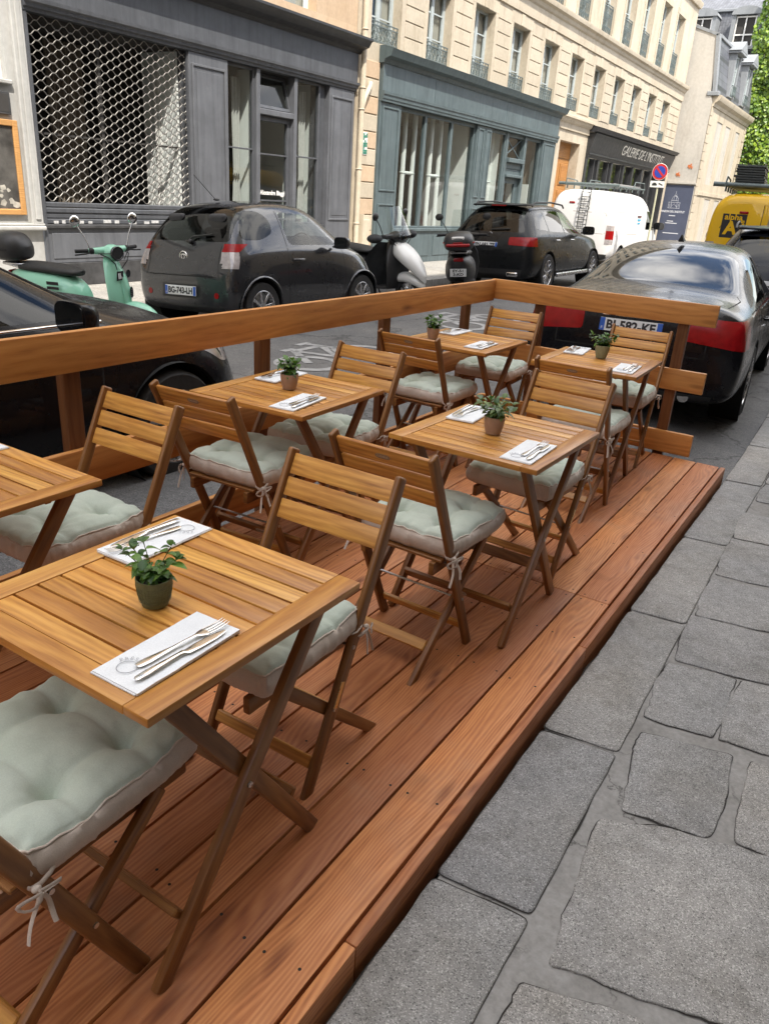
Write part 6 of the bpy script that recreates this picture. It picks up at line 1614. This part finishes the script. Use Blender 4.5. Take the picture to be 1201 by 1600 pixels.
# ================================================================== black SUV
def suv(label, plate, mat, name='suv_car', detail=True):
    root = thing(name, label, 'car')
    T = [(-.02, .36, .72, .70, .66, .78, .5, .02), (.05, .30, .88, .92, .82, 1.02, .70, .02), (.14, .26, .935, 1.03, .87, 1.16, .70, .02), (.34, .24, .945, 1.08, .885, 1.40, .63, .03), (.52, .24, .95, 1.09, .89, 1.58, .60, .03), (.95, .24, .945, 1.09, .885, 1.635, .60, .03), (1.7, .24, .94, 1.075, .88, 1.65, .60, .03), (2.35, .24, .94, 1.06, .88, 1.62, .58, .03), (2.7, .24, .94, 1.05, .88, 1.52, .57, .03), (3.05, .24, .945, 1.045, .875, 1.32, .60, .03), (3.38, .25, .95, 1.035, .865, 1.14, .66, .03), (4.0, .26, .94, .99, .84, 1.06, .62, .04), (4.42, .28, .86, .86, .76, .94, .56, .04), (4.62, .32, .70, .70, .6, .80, .42, .03), (4.68, .36, .5, .56, .42, .64, .3, .01)]
    B = Body(loft_body([sec(y, *r) for y, *r in T])); r = .37; ay = (.94, 3.80)
    for sd in (R_, L_):
        for y in ay: B.hole(circ(y, r + .01, r + .045), 'x', sd)
        B.panel(rounded([(.42, 1.20), (1.02, 1.16), (1.02, 1.50), (.66, 1.49)], .05), 'x', sd, 'quarter_window', 'car_glass_tint', root)
        B.panel(rounded([(1.08, 1.15), (1.90, 1.13), (1.90, 1.535), (1.08, 1.51)], .04), 'x', sd, 'side_window', 'car_glass_tint', root)
        B.panel(rounded([(1.96, 1.13), (3.06, 1.10), (2.70, 1.38), (2.50, 1.49), (1.96, 1.535)], .05), 'x', sd, 'side_window', 'car_glass', root)
    B.panel(rounded([(-.68, 1.13), (.68, 1.13), (.55, 1.51), (-.55, 1.51)], .06), 'y', lambda c, n: n.y < -.15 and c.y < .8, 'rear_window', 'car_glass_tint', root)
    B.panel(rounded([(-.66, 3.34), (.66, 3.34), (.54, 2.56), (-.54, 2.56)], .1), 'z', lambda c, n: n.z > .2 and c.z > 1.0, 'windscreen', 'car_glass', root)
    for s in (1, -1):
        fs = B.cut(rounded([(s * .42, .90), (s * 1.0, .88), (s * 1.0, 1.05), (s * .42, 1.04)], .03), 'y', lambda c, n, s=s: c.x * s > .3 and c.y < .40)
        fs = [f for f in fs if f.calc_center_median().y < .32]
        if fs: B.take(fs, 'tail_lamp', 'lamp_red', root, .005)
        b = MB()
        for i in range(3): b.tube([(s * .46, .063, .925 + i * .045), (s * .72, .085, .922 + i * .045), (s * .86, .16, .92 + i * .045)], .007, 5)
        b.build('lamp_bar', 'lamp_red_dark', root, 60)
    G = []
    for sd in (R_, L_):
        B.line([(1.93, .34), (1.93, 1.56)], 'x', sd, .011, G); B.line([(.98, 1.10), (1.22, .85), (1.26, .34), (3.16, .34), (3.22, 1.05)], 'x', sd, .011, G)
    B.line([(-.68, .70), (.68, .70)], 'y', REAR, .009, G); B.finish_lines(G, root)
    B.panel([(-.70, .24), (.70, .24), (.74, .46), (-.74, .46)], 'y', REAR, 'rear_valance', 'black_plastic', root)
    B.to_obj(B.b, 'body', mat, root)
    for s in (-1, 1):
        for y in ay: add_wheel(root, s * .935, y, r, .24, 10, 1)
        mirror(root, s * .91, 2.86, 1.14, mat, 1.15)
        for y in (1.36, 2.22): handle_(root, s, .935, y, .99, 'chrome')
        b = MB(); b.tube([(s * .60, .62, 1.60), (s * .60, .72, 1.665), (s * .60, 1.6, 1.69), (s * .59, 2.3, 1.655), (s * .58, 2.42, 1.60)], .017, 8); b.build('roof_rail', 'black_plastic', root, 60)
        b = MB(); b.box((s * .55, .005, .37), (.24, .05, .09), bev=.03, seg=3); b.build('exhaust_pipe', 'chrome', root); 
        b = MB(); b.plank((s * .945, 1.40, .32), (s * .945, 3.36, .32), .08, .05, up=(s, 0, 0), bev=.02); b.build('running_board', 'alloy', root)
    b = MB(); b.prism([(-.56, .42, 1.595), (.56, .42, 1.595), (.58, .72, 1.62), (-.58, .72, 1.62)], (0, 0, .03), bev=.01); b.build('spoiler', mat, root); b = MB(); b.box((0, .418, 1.605), (.30, .012, .022)); b.build('brake_light', 'lamp_red', root)
    fr_plate(root, (-.06, .012, .885), (0, -1, .12), plate)
    b = MB(); b.torus((0, .098, 1.075), .045, .006, (0, 1, .2), 28, 6)
    for a in (90, 210, 330): b.tube([(0, .097, 1.075), (.044 * cos(RD(a)), .097, 1.075 + .044 * sin(RD(a)))], .004, 5)
    b.build('emblem', 'chrome', root, 60)
    b = MB(); b.tube([(0, .13, 1.165), (.08, .115, 1.175), (.38, .14, 1.19)], .012, 6); b.build('rear_wiper', 'black_plastic', root)
    seats(root, (1.5, 2.35), 1.12, .38)
    return root
c = suv('shiny black SUV with number plate FN-681-TE parked in front of the blue green shop', 'FN-681-TE', 'paint_black_suv'); place(c, -6.72, 14.20, -.125, RD(1.0), RD(-2.2))
c = suv('dark SUV beyond the black saloon, only rear window and roof showing', '', 'paint_midnight', 'hatchback_car'); place(c, -1.42, 12.3, -.19, RD(8), RD(-1))

# ================================================================== vans
def van(name, label, mat, L=5.0, W_=1.98, H=2.24):
    root = thing(name, label, 'van'); bm = bmesh.new(); N = 64
    # y, half width, z bottom, z top, corner power, tumblehome
    S = [(-.01, .90, .34, 2.02, 5.5), (0., .94, .31, 2.09, 5.5), (.04, .975, .28, 2.16, 5.5), (.12, .99, .25, 2.21, 5.5), (.35, .99, .24, 2.235, 5.5), (1.2, .99, .24, 2.24, 5.5), (2.2, .99, .24, 2.235, 5.5), (2.9, .985, .24, 2.20, 5.2), (3.25, .98, .24, 2.10, 4.6), (3.55, .975, .24, 1.90, 4.2), (3.9, .97, .24, 1.60, 3.8), (4.2, .96, .25, 1.32, 3.6), (4.5, .93, .26, 1.18, 3.4), (4.8, .86, .30, 1.02, 3.4), (4.95, .74, .34, .88, 3.2), (5.0, .60, .40, .76, 3)]
    rings = []
    for y, w, z0, z1, p in S:
        zc, hh = (z0 + z1) / 2, (z1 - z0) / 2; ring = []
        for i in range(N):
            a = 2 * pi * (i + .5) / N; ca, sa = cos(a), sin(a); x = w * (1 if ca > 0 else -1) * abs(ca) ** (2 / p); z = hh * (1 if sa > 0 else -1) * abs(sa) ** (2 / p)
            x *= 1 - .10 * max(0, (zc + z - 1.15) / 1.1) ** 1.3
            ring.append(bm.verts.new((x * W_ / 1.98, y * L / 5, (zc + z) * H / 2.24)))
        rings.append(ring)
    for A, B2 in zip(rings, rings[1:]):
        for i in range(N): bm.faces.new((A[i], A[(i + 1) % N], B2[(i + 1) % N], B2[i]))
    bm.faces.new(rings[0][::-1]); bm.faces.new(rings[-1])
    bmesh.ops.recalc_face_normals(bm, faces=bm.faces); bmesh.ops.triangulate(bm, faces=[f for f in bm.faces if len(f.verts) > 4])
    bm.normal_update(); B = Body(bm); k = L / 5; h = H / 2.24; r = .335; ay = (.95 * k, 4.1 * k)
    for sd in (R_, L_):
        for y in ay: B.hole(circ(y, r + .01, r + .05), 'x', sd)
        B.panel(rounded([(3.02 * k, 1.18 * h), (4.02 * k, 1.16 * h), (3.55 * k, 1.70 * h), (3.02 * k, 1.76 * h)], .06), 'x', sd, 'side_window', 'car_glass_tint', root)
    B.panel(rounded([(-.76, 4.16 * k), (.76, 4.16 * k), (.66, 3.36 * k), (-.66, 3.36 * k)], .1), 'z', lambda c, n: n.z > .2 and c.z > 1.1, 'windscreen', 'car_glass_tint', root)
    G = []
    for sd in (R_, L_):
        B.line([(2.95 * k, .36), (2.95 * k, 1.84 * h), (3.5 * k, 1.76 * h)], 'x', sd, .010, G); B.line(rounded([(1.25 * k, 1.02), (2.80 * k, 1.02), (2.80 * k, 1.66 * h), (1.25 * k, 1.66 * h)], .08), 'x', sd, .012, G); B.line(rounded([(.2 * k, .98), (1.12 * k, .98), (1.12 * k, 1.66 * h), (.2 * k, 1.66 * h)], .08), 'x', sd, .012, G); B.line([(1.18 * k, .40), (1.18 * k, 1.84 * h)], 'x', sd, .010, G)
    B.line([(0, .45), (0, 2.02 * h)], 'y', REAR, .012, G); B.line(rounded([(-.78, 1.02), (-.05, 1.02), (-.05, 1.62 * h), (-.74, 1.62 * h)], .08), 'y', REAR, .012, G); B.line(rounded([(.78, 1.02), (.05, 1.02), (.05, 1.62 * h), (.74, 1.62 * h)], .08), 'y', REAR, .012, G); B.line([(-.84, .46), (.84, .46)], 'y', REAR, .012, G)
    B.finish_lines(G, root, 'panel_gap', 'gap' if 'white' not in name else 'interior_warm')
    for s in (1, -1):
        for z0, z1, mt in ((1.12, 1.26, 'lamp_clear'), (.88, 1.12, 'lamp_red'), (.74, .88, 'lamp_clear')):
            fs = B.cut([(s * .80, z0), (s * 1.05, z0), (s * 1.05, z1), (s * .80, z1)], 'y', lambda c, n, s=s: c.x * s > .6 and c.y < .25)
            fs = [f for f in fs if f.calc_center_median().y < .13]
            if fs: B.take(fs, 'tail_lamp', mt, root, .006)
    B.panel([(-.86, .26), (.86, .26), (.90, .46), (-.90, .46)], 'y', REAR, 'rear_bumper', 'black_plastic', root)
    B.to_obj(B.b, 'body', mat, root)
    for s in (-1, 1):
        for y in ay: add_wheel(root, s * .965, y, r, .2, 6)
        mirror(root, s * .98, 3.86 * k, 1.28 * h, 'black_plastic', 1.5)
    b = MB(); b.box((-.35, -.012, 1.86 * h), (.17, .03, .05), bev=.015, seg=2); b.build('brake_light', 'lamp_red', root)
    return root
wv = van('white_van', 'white panel van with a grey roof rack and a ladder on its rear door', 'paint_van_white', 5.2, 2.0, 2.20); place(wv, -8.18, 23.4, -.17, RD(-1.5), 0)
def rack(root, L0, L1, w, z):
    b = MB()
    for s in (-1, 1): b.tube([(s * w, L0, z), (s * w, L1, z)], .022, 8); 
    for i in range(6): y = lerp(L0 + .1, L1 - .1, i / 5); b.tube([(-w, y, z), (w, y, z)], .018, 8); b.tube([(-w, y, z), (-w, y, z - .12)], .02, 8); b.tube([(w, y, z), (w, y, z - .12)], .02, 8)
    b.tube([(-w - .02, L0, z - .02), (-w, L0, z + .15), (-w, L0 + .8, z + .12), (-w, L0 + 1.0, z)], .015, 8); b.tube([(w, L1 - 1.1, z), (w, L1 - 1.0, z + .18), (w, L1 - .1, z + .18), (w, L1, z)], .015, 8); b.tube([(-w, L1 - 1.1, z), (-w, L1 - 1.0, z + .18), (-w, L1 - .1, z + .18), (-w, L1, z)], .015, 8)
    b.cyl((-w - .25, L0 + .05, z + .01), (w + .15, L0 + .05, z + .01), .045, seg=16)
    return b.build('roof_rack', 'iron_green', root, 50)
rk = rack(wv, .25, 3.2, .72, 2.33)
b = MB()
for i in range(5): b.cyl((.1 + i * .13, .45, 2.36), (.1 + i * .13, 3.0, 2.36), .045, seg=14)
b.build('rack_tube', 'galvanised', wv, 50)
b = MB()
for s in (-1, 1): b.tube([(.06 + s * .13, -.09, .55), (.06 + s * .13, -.10, 1.6), (.06 + s * .13, -.02, 2.26), (.06 + s * .13, .22, 2.34)], .014, 8)
for i in range(13): z = .62 + i * .125; b.tube([(-.07, -.095, z), (.19, -.095, z)], .011, 6)
for z in (.8, 1.7): b.tube([(-.07, -.09, z), (-.07, .05, z)], .012, 6); b.tube([(.19, -.09, z), (.19, .05, z)], .012, 6)
b.build('ladder', 'iron_dark', wv, 50)
b = MB(); b.box((-.56, -.004, 1.36), (.24, .008, .30), bev=.003); sk = b.build('door_sticker', 'sticker_blue', wv); b = MB(); b.lathe([(.001, .095), (.02, .07), (.05, .0), (.055, -.02), (.04, -.05), (.001, -.065)], 20, (-.56, -.006, 1.38), Z, capb=False); b.xf(Matrix.Translation((0, -.008, 0)) @ Matrix.Scale(.08, 4, (0, 1, 0)) @ Matrix.Translation((0, .006, 0))); b.build('drop_mark', 'plate_white', sk, 60); b = MB(); b.box((-.56, -.010, 1.25), (.16, .004, .02)); b.build('sticker_stripe', 'plate_white', sk)
for i, (z_, w_, mt) in enumerate(((1.56, .34, 'lamp_red_dark'), (1.46, .28, 'sticker_blue'), (1.36, .22, 'sticker_blue'))):     # side lettering too small to read: short coloured lines
    b = MB(); b.box((.985 - .0 * i, 2.35, z_ * .99), (.012, w_, .045)); b.build('side_lettering', mt, wv)
yv = van('yellow_van', 'yellow panel van with a black square logo and loaded roof rack at the right edge', 'paint_van_yellow', 5.2, 2.0, 2.22); place(yv, -2.52, 17.8, -.20, RD(6), 0)
rk = rack(yv, .1, 3.4, .8, 2.34)
b = MB(); b.box((-.50, -.006, 1.58), (.46, .010, .46), bev=.002); lg = b.build('logo_panel', 'plate_ink', yv)
text_mesh('alpha', .155, 'paint_van_yellow', 'logo_lettering', lg, frame((-.52, -.013, 1.745), (1, 0, 0), (0, 0, 1)), width=.34, bold=.004); text_mesh('A', .34, 'paint_van_yellow', 'logo_lettering', lg, frame((-.545, -.013, 1.53), (1, 0, 0), (0, 0, 1)), bold=.014, width=.27); text_mesh('store', .12, 'paint_van_yellow', 'logo_lettering', lg, frame((-.325, -.013, 1.54), (0, 0, -1), (1, 0, 0)), width=.32, bold=.004)
b = MB(); b.box((-.50, -.006, 1.295), (.46, .008, .05)); b.build('logo_line', 'plate_ink', yv)
b = MB()
for s in (-1, 1): b.tube([(.28 + s * .14, -.06, .7), (.28 + s * .14, -.06, 1.9), (.28 + s * .14, .1, 2.3)], .014, 8)
for i in range(6): b.tube([(.14, -.06, .8 + i * .22), (.42, -.06, .8 + i * .22)], .012, 6)
b.build('ladder', 'galvanised', yv, 50)
st_ = thing('slat_bundle', 'stack of dark metal slats strapped on the yellow van roof rack', 'cargo')
b = MB(); rs = random.Random(5)
for i in range(8):
    for j in range(2): b.box((-.42 + rs.uniform(-.03, .03) + j * .02, .9 + j * .01, .02 + i * .045), (.52, 1.5, .035), bev=.006)
b.build('slats', 'iron_dark', st_); b = MB(); b.tube([(-.72, .5, 0), (-.72, .5, .38), (-.12, .5, .38), (-.12, .5, 0)], .008, 6); b.tube([(0.05, .3, .05), (.3, .5, .12), (.1, .9, .2), (.35, 1.2, .1)], .035, 8); b.build('strap', 'rubber', st_, 60)
st_.matrix_world = yv.matrix_world @ Matrix.Translation((0, 0, 2.365))

# ================================================================== scooters (local +y forward)
def scooter(name, label, mat, group=None, topcase=True, screen=False, fairing=None, apron=False, steer=0., big=1., plate=None, redbox=False):
    root = thing(name, label, 'scooter', group=group); r = .225
    def wheel(y):
        b = MB(); b.lathe([(r * .66, -.05), (r * .9, -.055), (r * .985, -.035), (r, 0), (r * .985, .035), (r * .9, .055), (r * .66, .05), (r * .66, -.05)], 32, axis=(1, 0, 0), capb=False); w = b.build('wheel', 'rubber', root, 50); w.location = (0, y, r)
        b = MB(); b.torus((0, 0, 0), r * .63, .02, (1, 0, 0), 28, 8); b.cyl((-.05, 0, 0), (.05, 0, 0), .05, seg=16)
        for k in range(5): a = 2 * pi * k / 5; b.plank((0, 0, 0), (0, r * .62 * cos(a), r * .62 * sin(a)), .05, .04, up=(1, 0, 0))
        b.build('rim', 'alloy', w, 50); return w
    wheel(-.60); wheel(.62)
    # rear body: tapered shell over the rear wheel
    def shell(name_, stz, mt):
        B_ = loft_body([(y, [(0, zb), (w * .8, zb), (w, lerp(zb, zt, .35)), (w * .94, lerp(zb, zt, .75)), (w * .62, zt), (0, zt + .01)]) for y, w, zb, zt in stz], 2)
        me = bpy.data.meshes.new(name_); B_.to_mesh(me); B_.free(); me.materials.append(M[mt]); me.shade_smooth(); return link(name_, me, root)
    shell('rear_body', [(-.98, .06, .60, .70), (-.92, .12, .48, .76), (-.72, .20, .34, .79), (-.40, .215, .30, .77), (-.12, .19, .30, .72), (-.02, .15, .34, .60), (.0, .1, .36, .48)], mat)
    shell('seat', [(-.84, .10, .78, .82), (-.78, .14, .76, .86), (-.45, .155, .755, .855), (-.12, .14, .745, .83), (-.04, .09, .75, .80)], 'seat_vinyl')
    shell('floorboard', [(-.06, .17, .22, .36), (.10, .19, .22, .30), (.34, .18, .24, .30), (.42, .14, .27, .36)], mat if not apron else 'black_plastic')
    # leg shield: curved sheet with thickness
    b = MB(); rows = []
    prof = [(.40, .26, .17), (.44, .40, .20), (.45, .58, .215), (.42, .76, .19), (.37, .92, .12), (.34, .98, .06)]
    for y, z, w in prof:
        row = []
        for i in range(13):
            u = -1 + 2 * i / 12; row.append((u * w, y + .07 * (1 - u * u) - .02, z))
        rows.append(row)
    f_ = [[b.b.verts.new(p) for p in row] for row in rows]; k_ = [[b.b.verts.new((p[0] * .97, p[1] - .035, p[2])) for p in row] for row in rows]
    for i in range(len(rows) - 1):
        for j in range(12): b.b.faces.new((f_[i][j], f_[i][j + 1], f_[i + 1][j + 1], f_[i + 1][j])); b.b.faces.new((k_[i][j], k_[i + 1][j], k_[i + 1][j + 1], k_[i][j + 1]))
        for j in (0, 12): b.b.faces.new((f_[i][j], f_[i + 1][j], k_[i + 1][j], k_[i][j]))
    for i in (0, len(rows) - 1):
        for j in range(12): b.b.faces.new((f_[i][j], f_[i][j + 1], k_[i][j + 1], k_[i][j]))
    bmesh.ops.recalc_face_normals(b.b, faces=b.b.faces); b.build('leg_shield', mat, root, 70)
    shell('front_fairing' if fairing else 'horn_cover', [(.40, .03, .42, .90), (.47, .06, .38, .86), (.52, .055, .42, .72), (.55, .02, .5, .6)] if not fairing else [(.38, .10, .74, .97), (.47, .15, .72, .96), (.60, .16, .64, .88), (.74, .13, .54, .76), (.86, .08, .44, .60), (.91, .03, .38, .48)], fairing or mat)
    shell('front_fender', [(.36, .04, .34, .42), (.44, .09, .36, .50), (.62, .10, .38, .53), (.80, .085, .33, .47), (.90, .04, .28, .36)], mat if not fairing else fairing)
    st = bpy.data.objects.new('handlebar_pivot', None)
    bpy.data.objects.remove(st)
    Rz = Matrix.Translation((0, .36, 0)) @ Matrix.Rotation(steer, 4, 'Z') @ Matrix.Translation((0, -.36, 0))
    b = MB(); b.ball((0, .37, 1.03), .095, (1.15, 1.25, .85), 20); b.tube([(-.24, .30, 1.05), (-.08, .35, 1.045), (.08, .35, 1.045), (.24, .30, 1.05)], .035, 10, rs=[.026, .045, .045, .026]); b.xf(Rz); hd = b.build('headset', mat if not apron else 'black_plastic', root, 70)
    b = MB(); b.tube([(.23, .30, 1.05), (.37, .25, 1.05)], .020, 10); b.tube([(-.23, .30, 1.05), (-.37, .25, 1.05)], .020, 10)
    for s in (-1, 1): b.tube([(s * .22, .34, 1.04), (s * .30, .345, 1.03), (s * .40, .30, 1.02)], .008, 6); b.box((s * .215, .32, 1.05), (.06, .06, .06), bev=.015)
    b.xf(Rz); b.build('grip', 'rubber', hd, 60)
    b = MB()
    for s in (-1, 1): b.tube([(s * .21, .36, 1.03), (s * .20, .45, 1.0), (s * .12, .47, .93), (s * .05, .44, .86)], .006, 6); b.tube([(s * .24, .35, 1.04), (s * .17, .47, 1.04), (s * .08, .46, .95)], .005, 6)
    b.build('cable', 'rubber', hd, 60)
    b = MB(); b.cyl((0, .46, 1.03), (0, .492, 1.028), .072, .066, 24); b.torus((0, .49, 1.028), .068, .008, (0, 1, 0), 24, 6); b.xf(Rz); b.build('headlight', 'car_glass_dark', hd, 50)
    for s in (-1, 1):
        b = MB(); b.tube([(s * .22, .31, 1.06), (s * .27, .30, 1.20), (s * .33, .29, 1.30)], .006, 8); b.lathe([(.001, -.018), (.04, -.016), (.058, -.004), (.060, .004), (.055, .008)], 24, (s * .345, .28, 1.35), (0, -1, .05), capt=True); b.xf(Rz); m_ = b.build('mirror', 'chrome' if mat == 'paint_mint' else 'black_plastic', hd, 50)
    if screen:
        b = MB(); g = [[b.b.verts.new((u * .20 * (1 - .25 * t * t), .46 - .16 * t + .05 * (1 - u * u), 1.05 + .42 * t)) for u in [-1 + i / 4 for i in range(9)]] for t in [j / 6 for j in range(7)]]
        for A, B2 in zip(g, g[1:]):
            for i in range(8): b.b.faces.new((A[i], A[i + 1], B2[i + 1], B2[i]))
        b.build('windscreen', 'shop_glass', root, 60)
    if topcase:
        b = MB(); zc = 1.0
        shell('top_case', [(-1.16, .08, .90, 1.02), (-1.12, .17, .86, 1.10), (-.98, .205, .85, 1.16), (-.82, .20, .85, 1.15), (-.74, .15, .87, 1.07), (-.71, .08, .9, 1.0)], 'black_plastic')
        b.build('x', 'rubber', root) if False else b.b.free()
        b = MB(); b.torus((0, 0, 0), 1, .012, Z, 36, 6); b.xf(Matrix.Translation((0, -.94, .985)) @ Matrix.Diagonal((.203, .222, 1, 1))); b.build('case_seam', 'rubber' if not redbox else 'lamp_red', root, 60)
        b = MB(); b.box((0, -.86, .83), (.22, .3, .03), bev=.01); b.tube([(-.09, -.7, .78), (-.1, -1., .83)], .012); b.tube([(.09, -.7, .78), (.1, -1., .83)], .012); b.build('rear_carrier', 'rod_steel', root, 50)
        if redbox:
            b = MB(); b.box((0, -1.155, .95), (.30, .05, .05), bev=.02, seg=3); b.build('case_reflector', 'lamp_red', root); b = MB(); b.box((0, -1.135, 1.045), (.16, .02, .07), bev=.01); b.build('case_badge', 'paint_silver', root)
    if apron:
        b = MB(); n = 14; g = []
        for j in range(9):
            t = j / 8; row = []
            for i in range(n + 1):
                u = -1 + 2 * i / n; w = .13 + .17 * t ** .7; row.append(b.b.verts.new((u * w + .03 * noise.noise(V((i * .5, j * .4, 3))), .36 - (.18 + .42 * t) * abs(u) ** 1.5 - .05 * t + .06 * noise.noise(V((i * .55, j * .35, 7))), .95 - .66 * t + .04 * abs(u) * noise.noise(V((i, 3, 1))))))
            g.append(row)
        for A, B2 in zip(g, g[1:]):
            for i in range(n): b.b.faces.new((A[i], A[i + 1], B2[i + 1], B2[i]))
        r_ = bmesh.ops.solidify(b.b, geom=b.b.faces[:], thickness=.012); b.build('leg_apron', 'apron_cloth', root, 70)
        b = MB()
        for s in (-1, 1): b.ball((s * .33, .30, 1.03), .085, (1.1, 1.3, .8), 16)
        b.build('hand_muff', 'apron_cloth', root, 70)
    b = MB(); b.box((0, -.97, .72), (.13, .04, .06), bev=.015, seg=2); b.build('tail_lamp', 'lamp_red', root)
    if plate:
        m = frame((0, -1.0, .52), (1, 0, 0), (0, -.25, 1)); b = MB(); b.box((0, 0, 0), (.21, .13, .006), m, .004); pl = b.build('number_plate', 'plate_white', root); a_, c_ = plate
        text_mesh(a_, .06, 'plate_ink', 'plate_characters', pl, m @ Matrix.Translation((0, .03, .0035)), bold=.002); text_mesh(c_, .06, 'plate_ink', 'plate_characters', pl, m @ Matrix.Translation((0, -.03, .0035)), bold=.002)
    b = MB(); b.tube([(.10, -.1, .24), (.16, -.05, .02)], .012, 6); b.tube([(-.10, -.1, .24), (-.16, -.05, .02)], .012, 6); b.tube([(-.12, -.4, .25), (-.14, -.62, r), (-.13, -.2, .27)], .04, 8); b.build('stand', 'black_plastic', root, 60)
    return root
g = scooter('mint_scooter', 'mint green scooter with a black top box left of the small grey car', 'paint_mint', steer=RD(-28)); place(g, -7.28, 5.50, -.19, RD(-70), RD(4)); g.scale = (.98, .92, .97)
b = MB(); b.box((.0, 0, 0), (.10, .004, .10), frame((.07, .483, .80), (1, -.25, 0), (0, .12, 1)) @ Matrix.Rotation(RD(90), 4, 'X'), .002); b.build('shield_sticker', 'plate_ink', g)
b = MB()
for i in range(3): b.box((.04 + i * .03, .4885, .80), (.018, .004, .06))
b.build('shield_sticker', 'plate_white', g)
b = MB(); b.cyl((-.10, .478, .80), (-.10, .484, .80), .042, seg=24); b.build('shield_sticker', 'plate_ink', g)
b = MB(); b.box((.216, -.30, .68), (.004, .15, .035)); b.box((.216, -.30, .63), (.004, .15, .03)); b.build('side_sticker', 'plate_ink', g)
b = MB(); b.lathe([(.03, 0), (.034, .012)], 18, (0, .555, .62), (0, 1, 0)); b.xf(Matrix.Translation((0, 0, .62)) @ Matrix.Diagonal((1, 1, 1.9, 1)) @ Matrix.Translation((0, 0, -.62))); 
for i in range(5): b.box((0, .566, .58 + i * .02), (.05, .006, .008), mi=1)
b.build('horn_grille', ['rod_steel', 'plate_ink'], g)
g = scooter('maxi_scooter', 'black and white scooter with a leg apron and hand muffs behind the small grey car', 'black_plastic', 'scooters parked in the bay', False, True, 'paint_silver', True, RD(10)); place(g, -7.38, 11.35, -.155, RD(-97), RD(5)); g.scale = (1.35, 1.15, 1.04)
g = scooter('maxi_scooter', 'black scooter with top box and red reflector strip beside the black SUV', 'black_plastic', 'scooters parked in the bay', True, True, None, False, RD(-15), plate=('EY-51', '3-KD'), redbox=True); place(g, -6.55, 12.95, -.12, RD(24), RD(-5)); g.scale = (1.3, 1.2, 1.02)
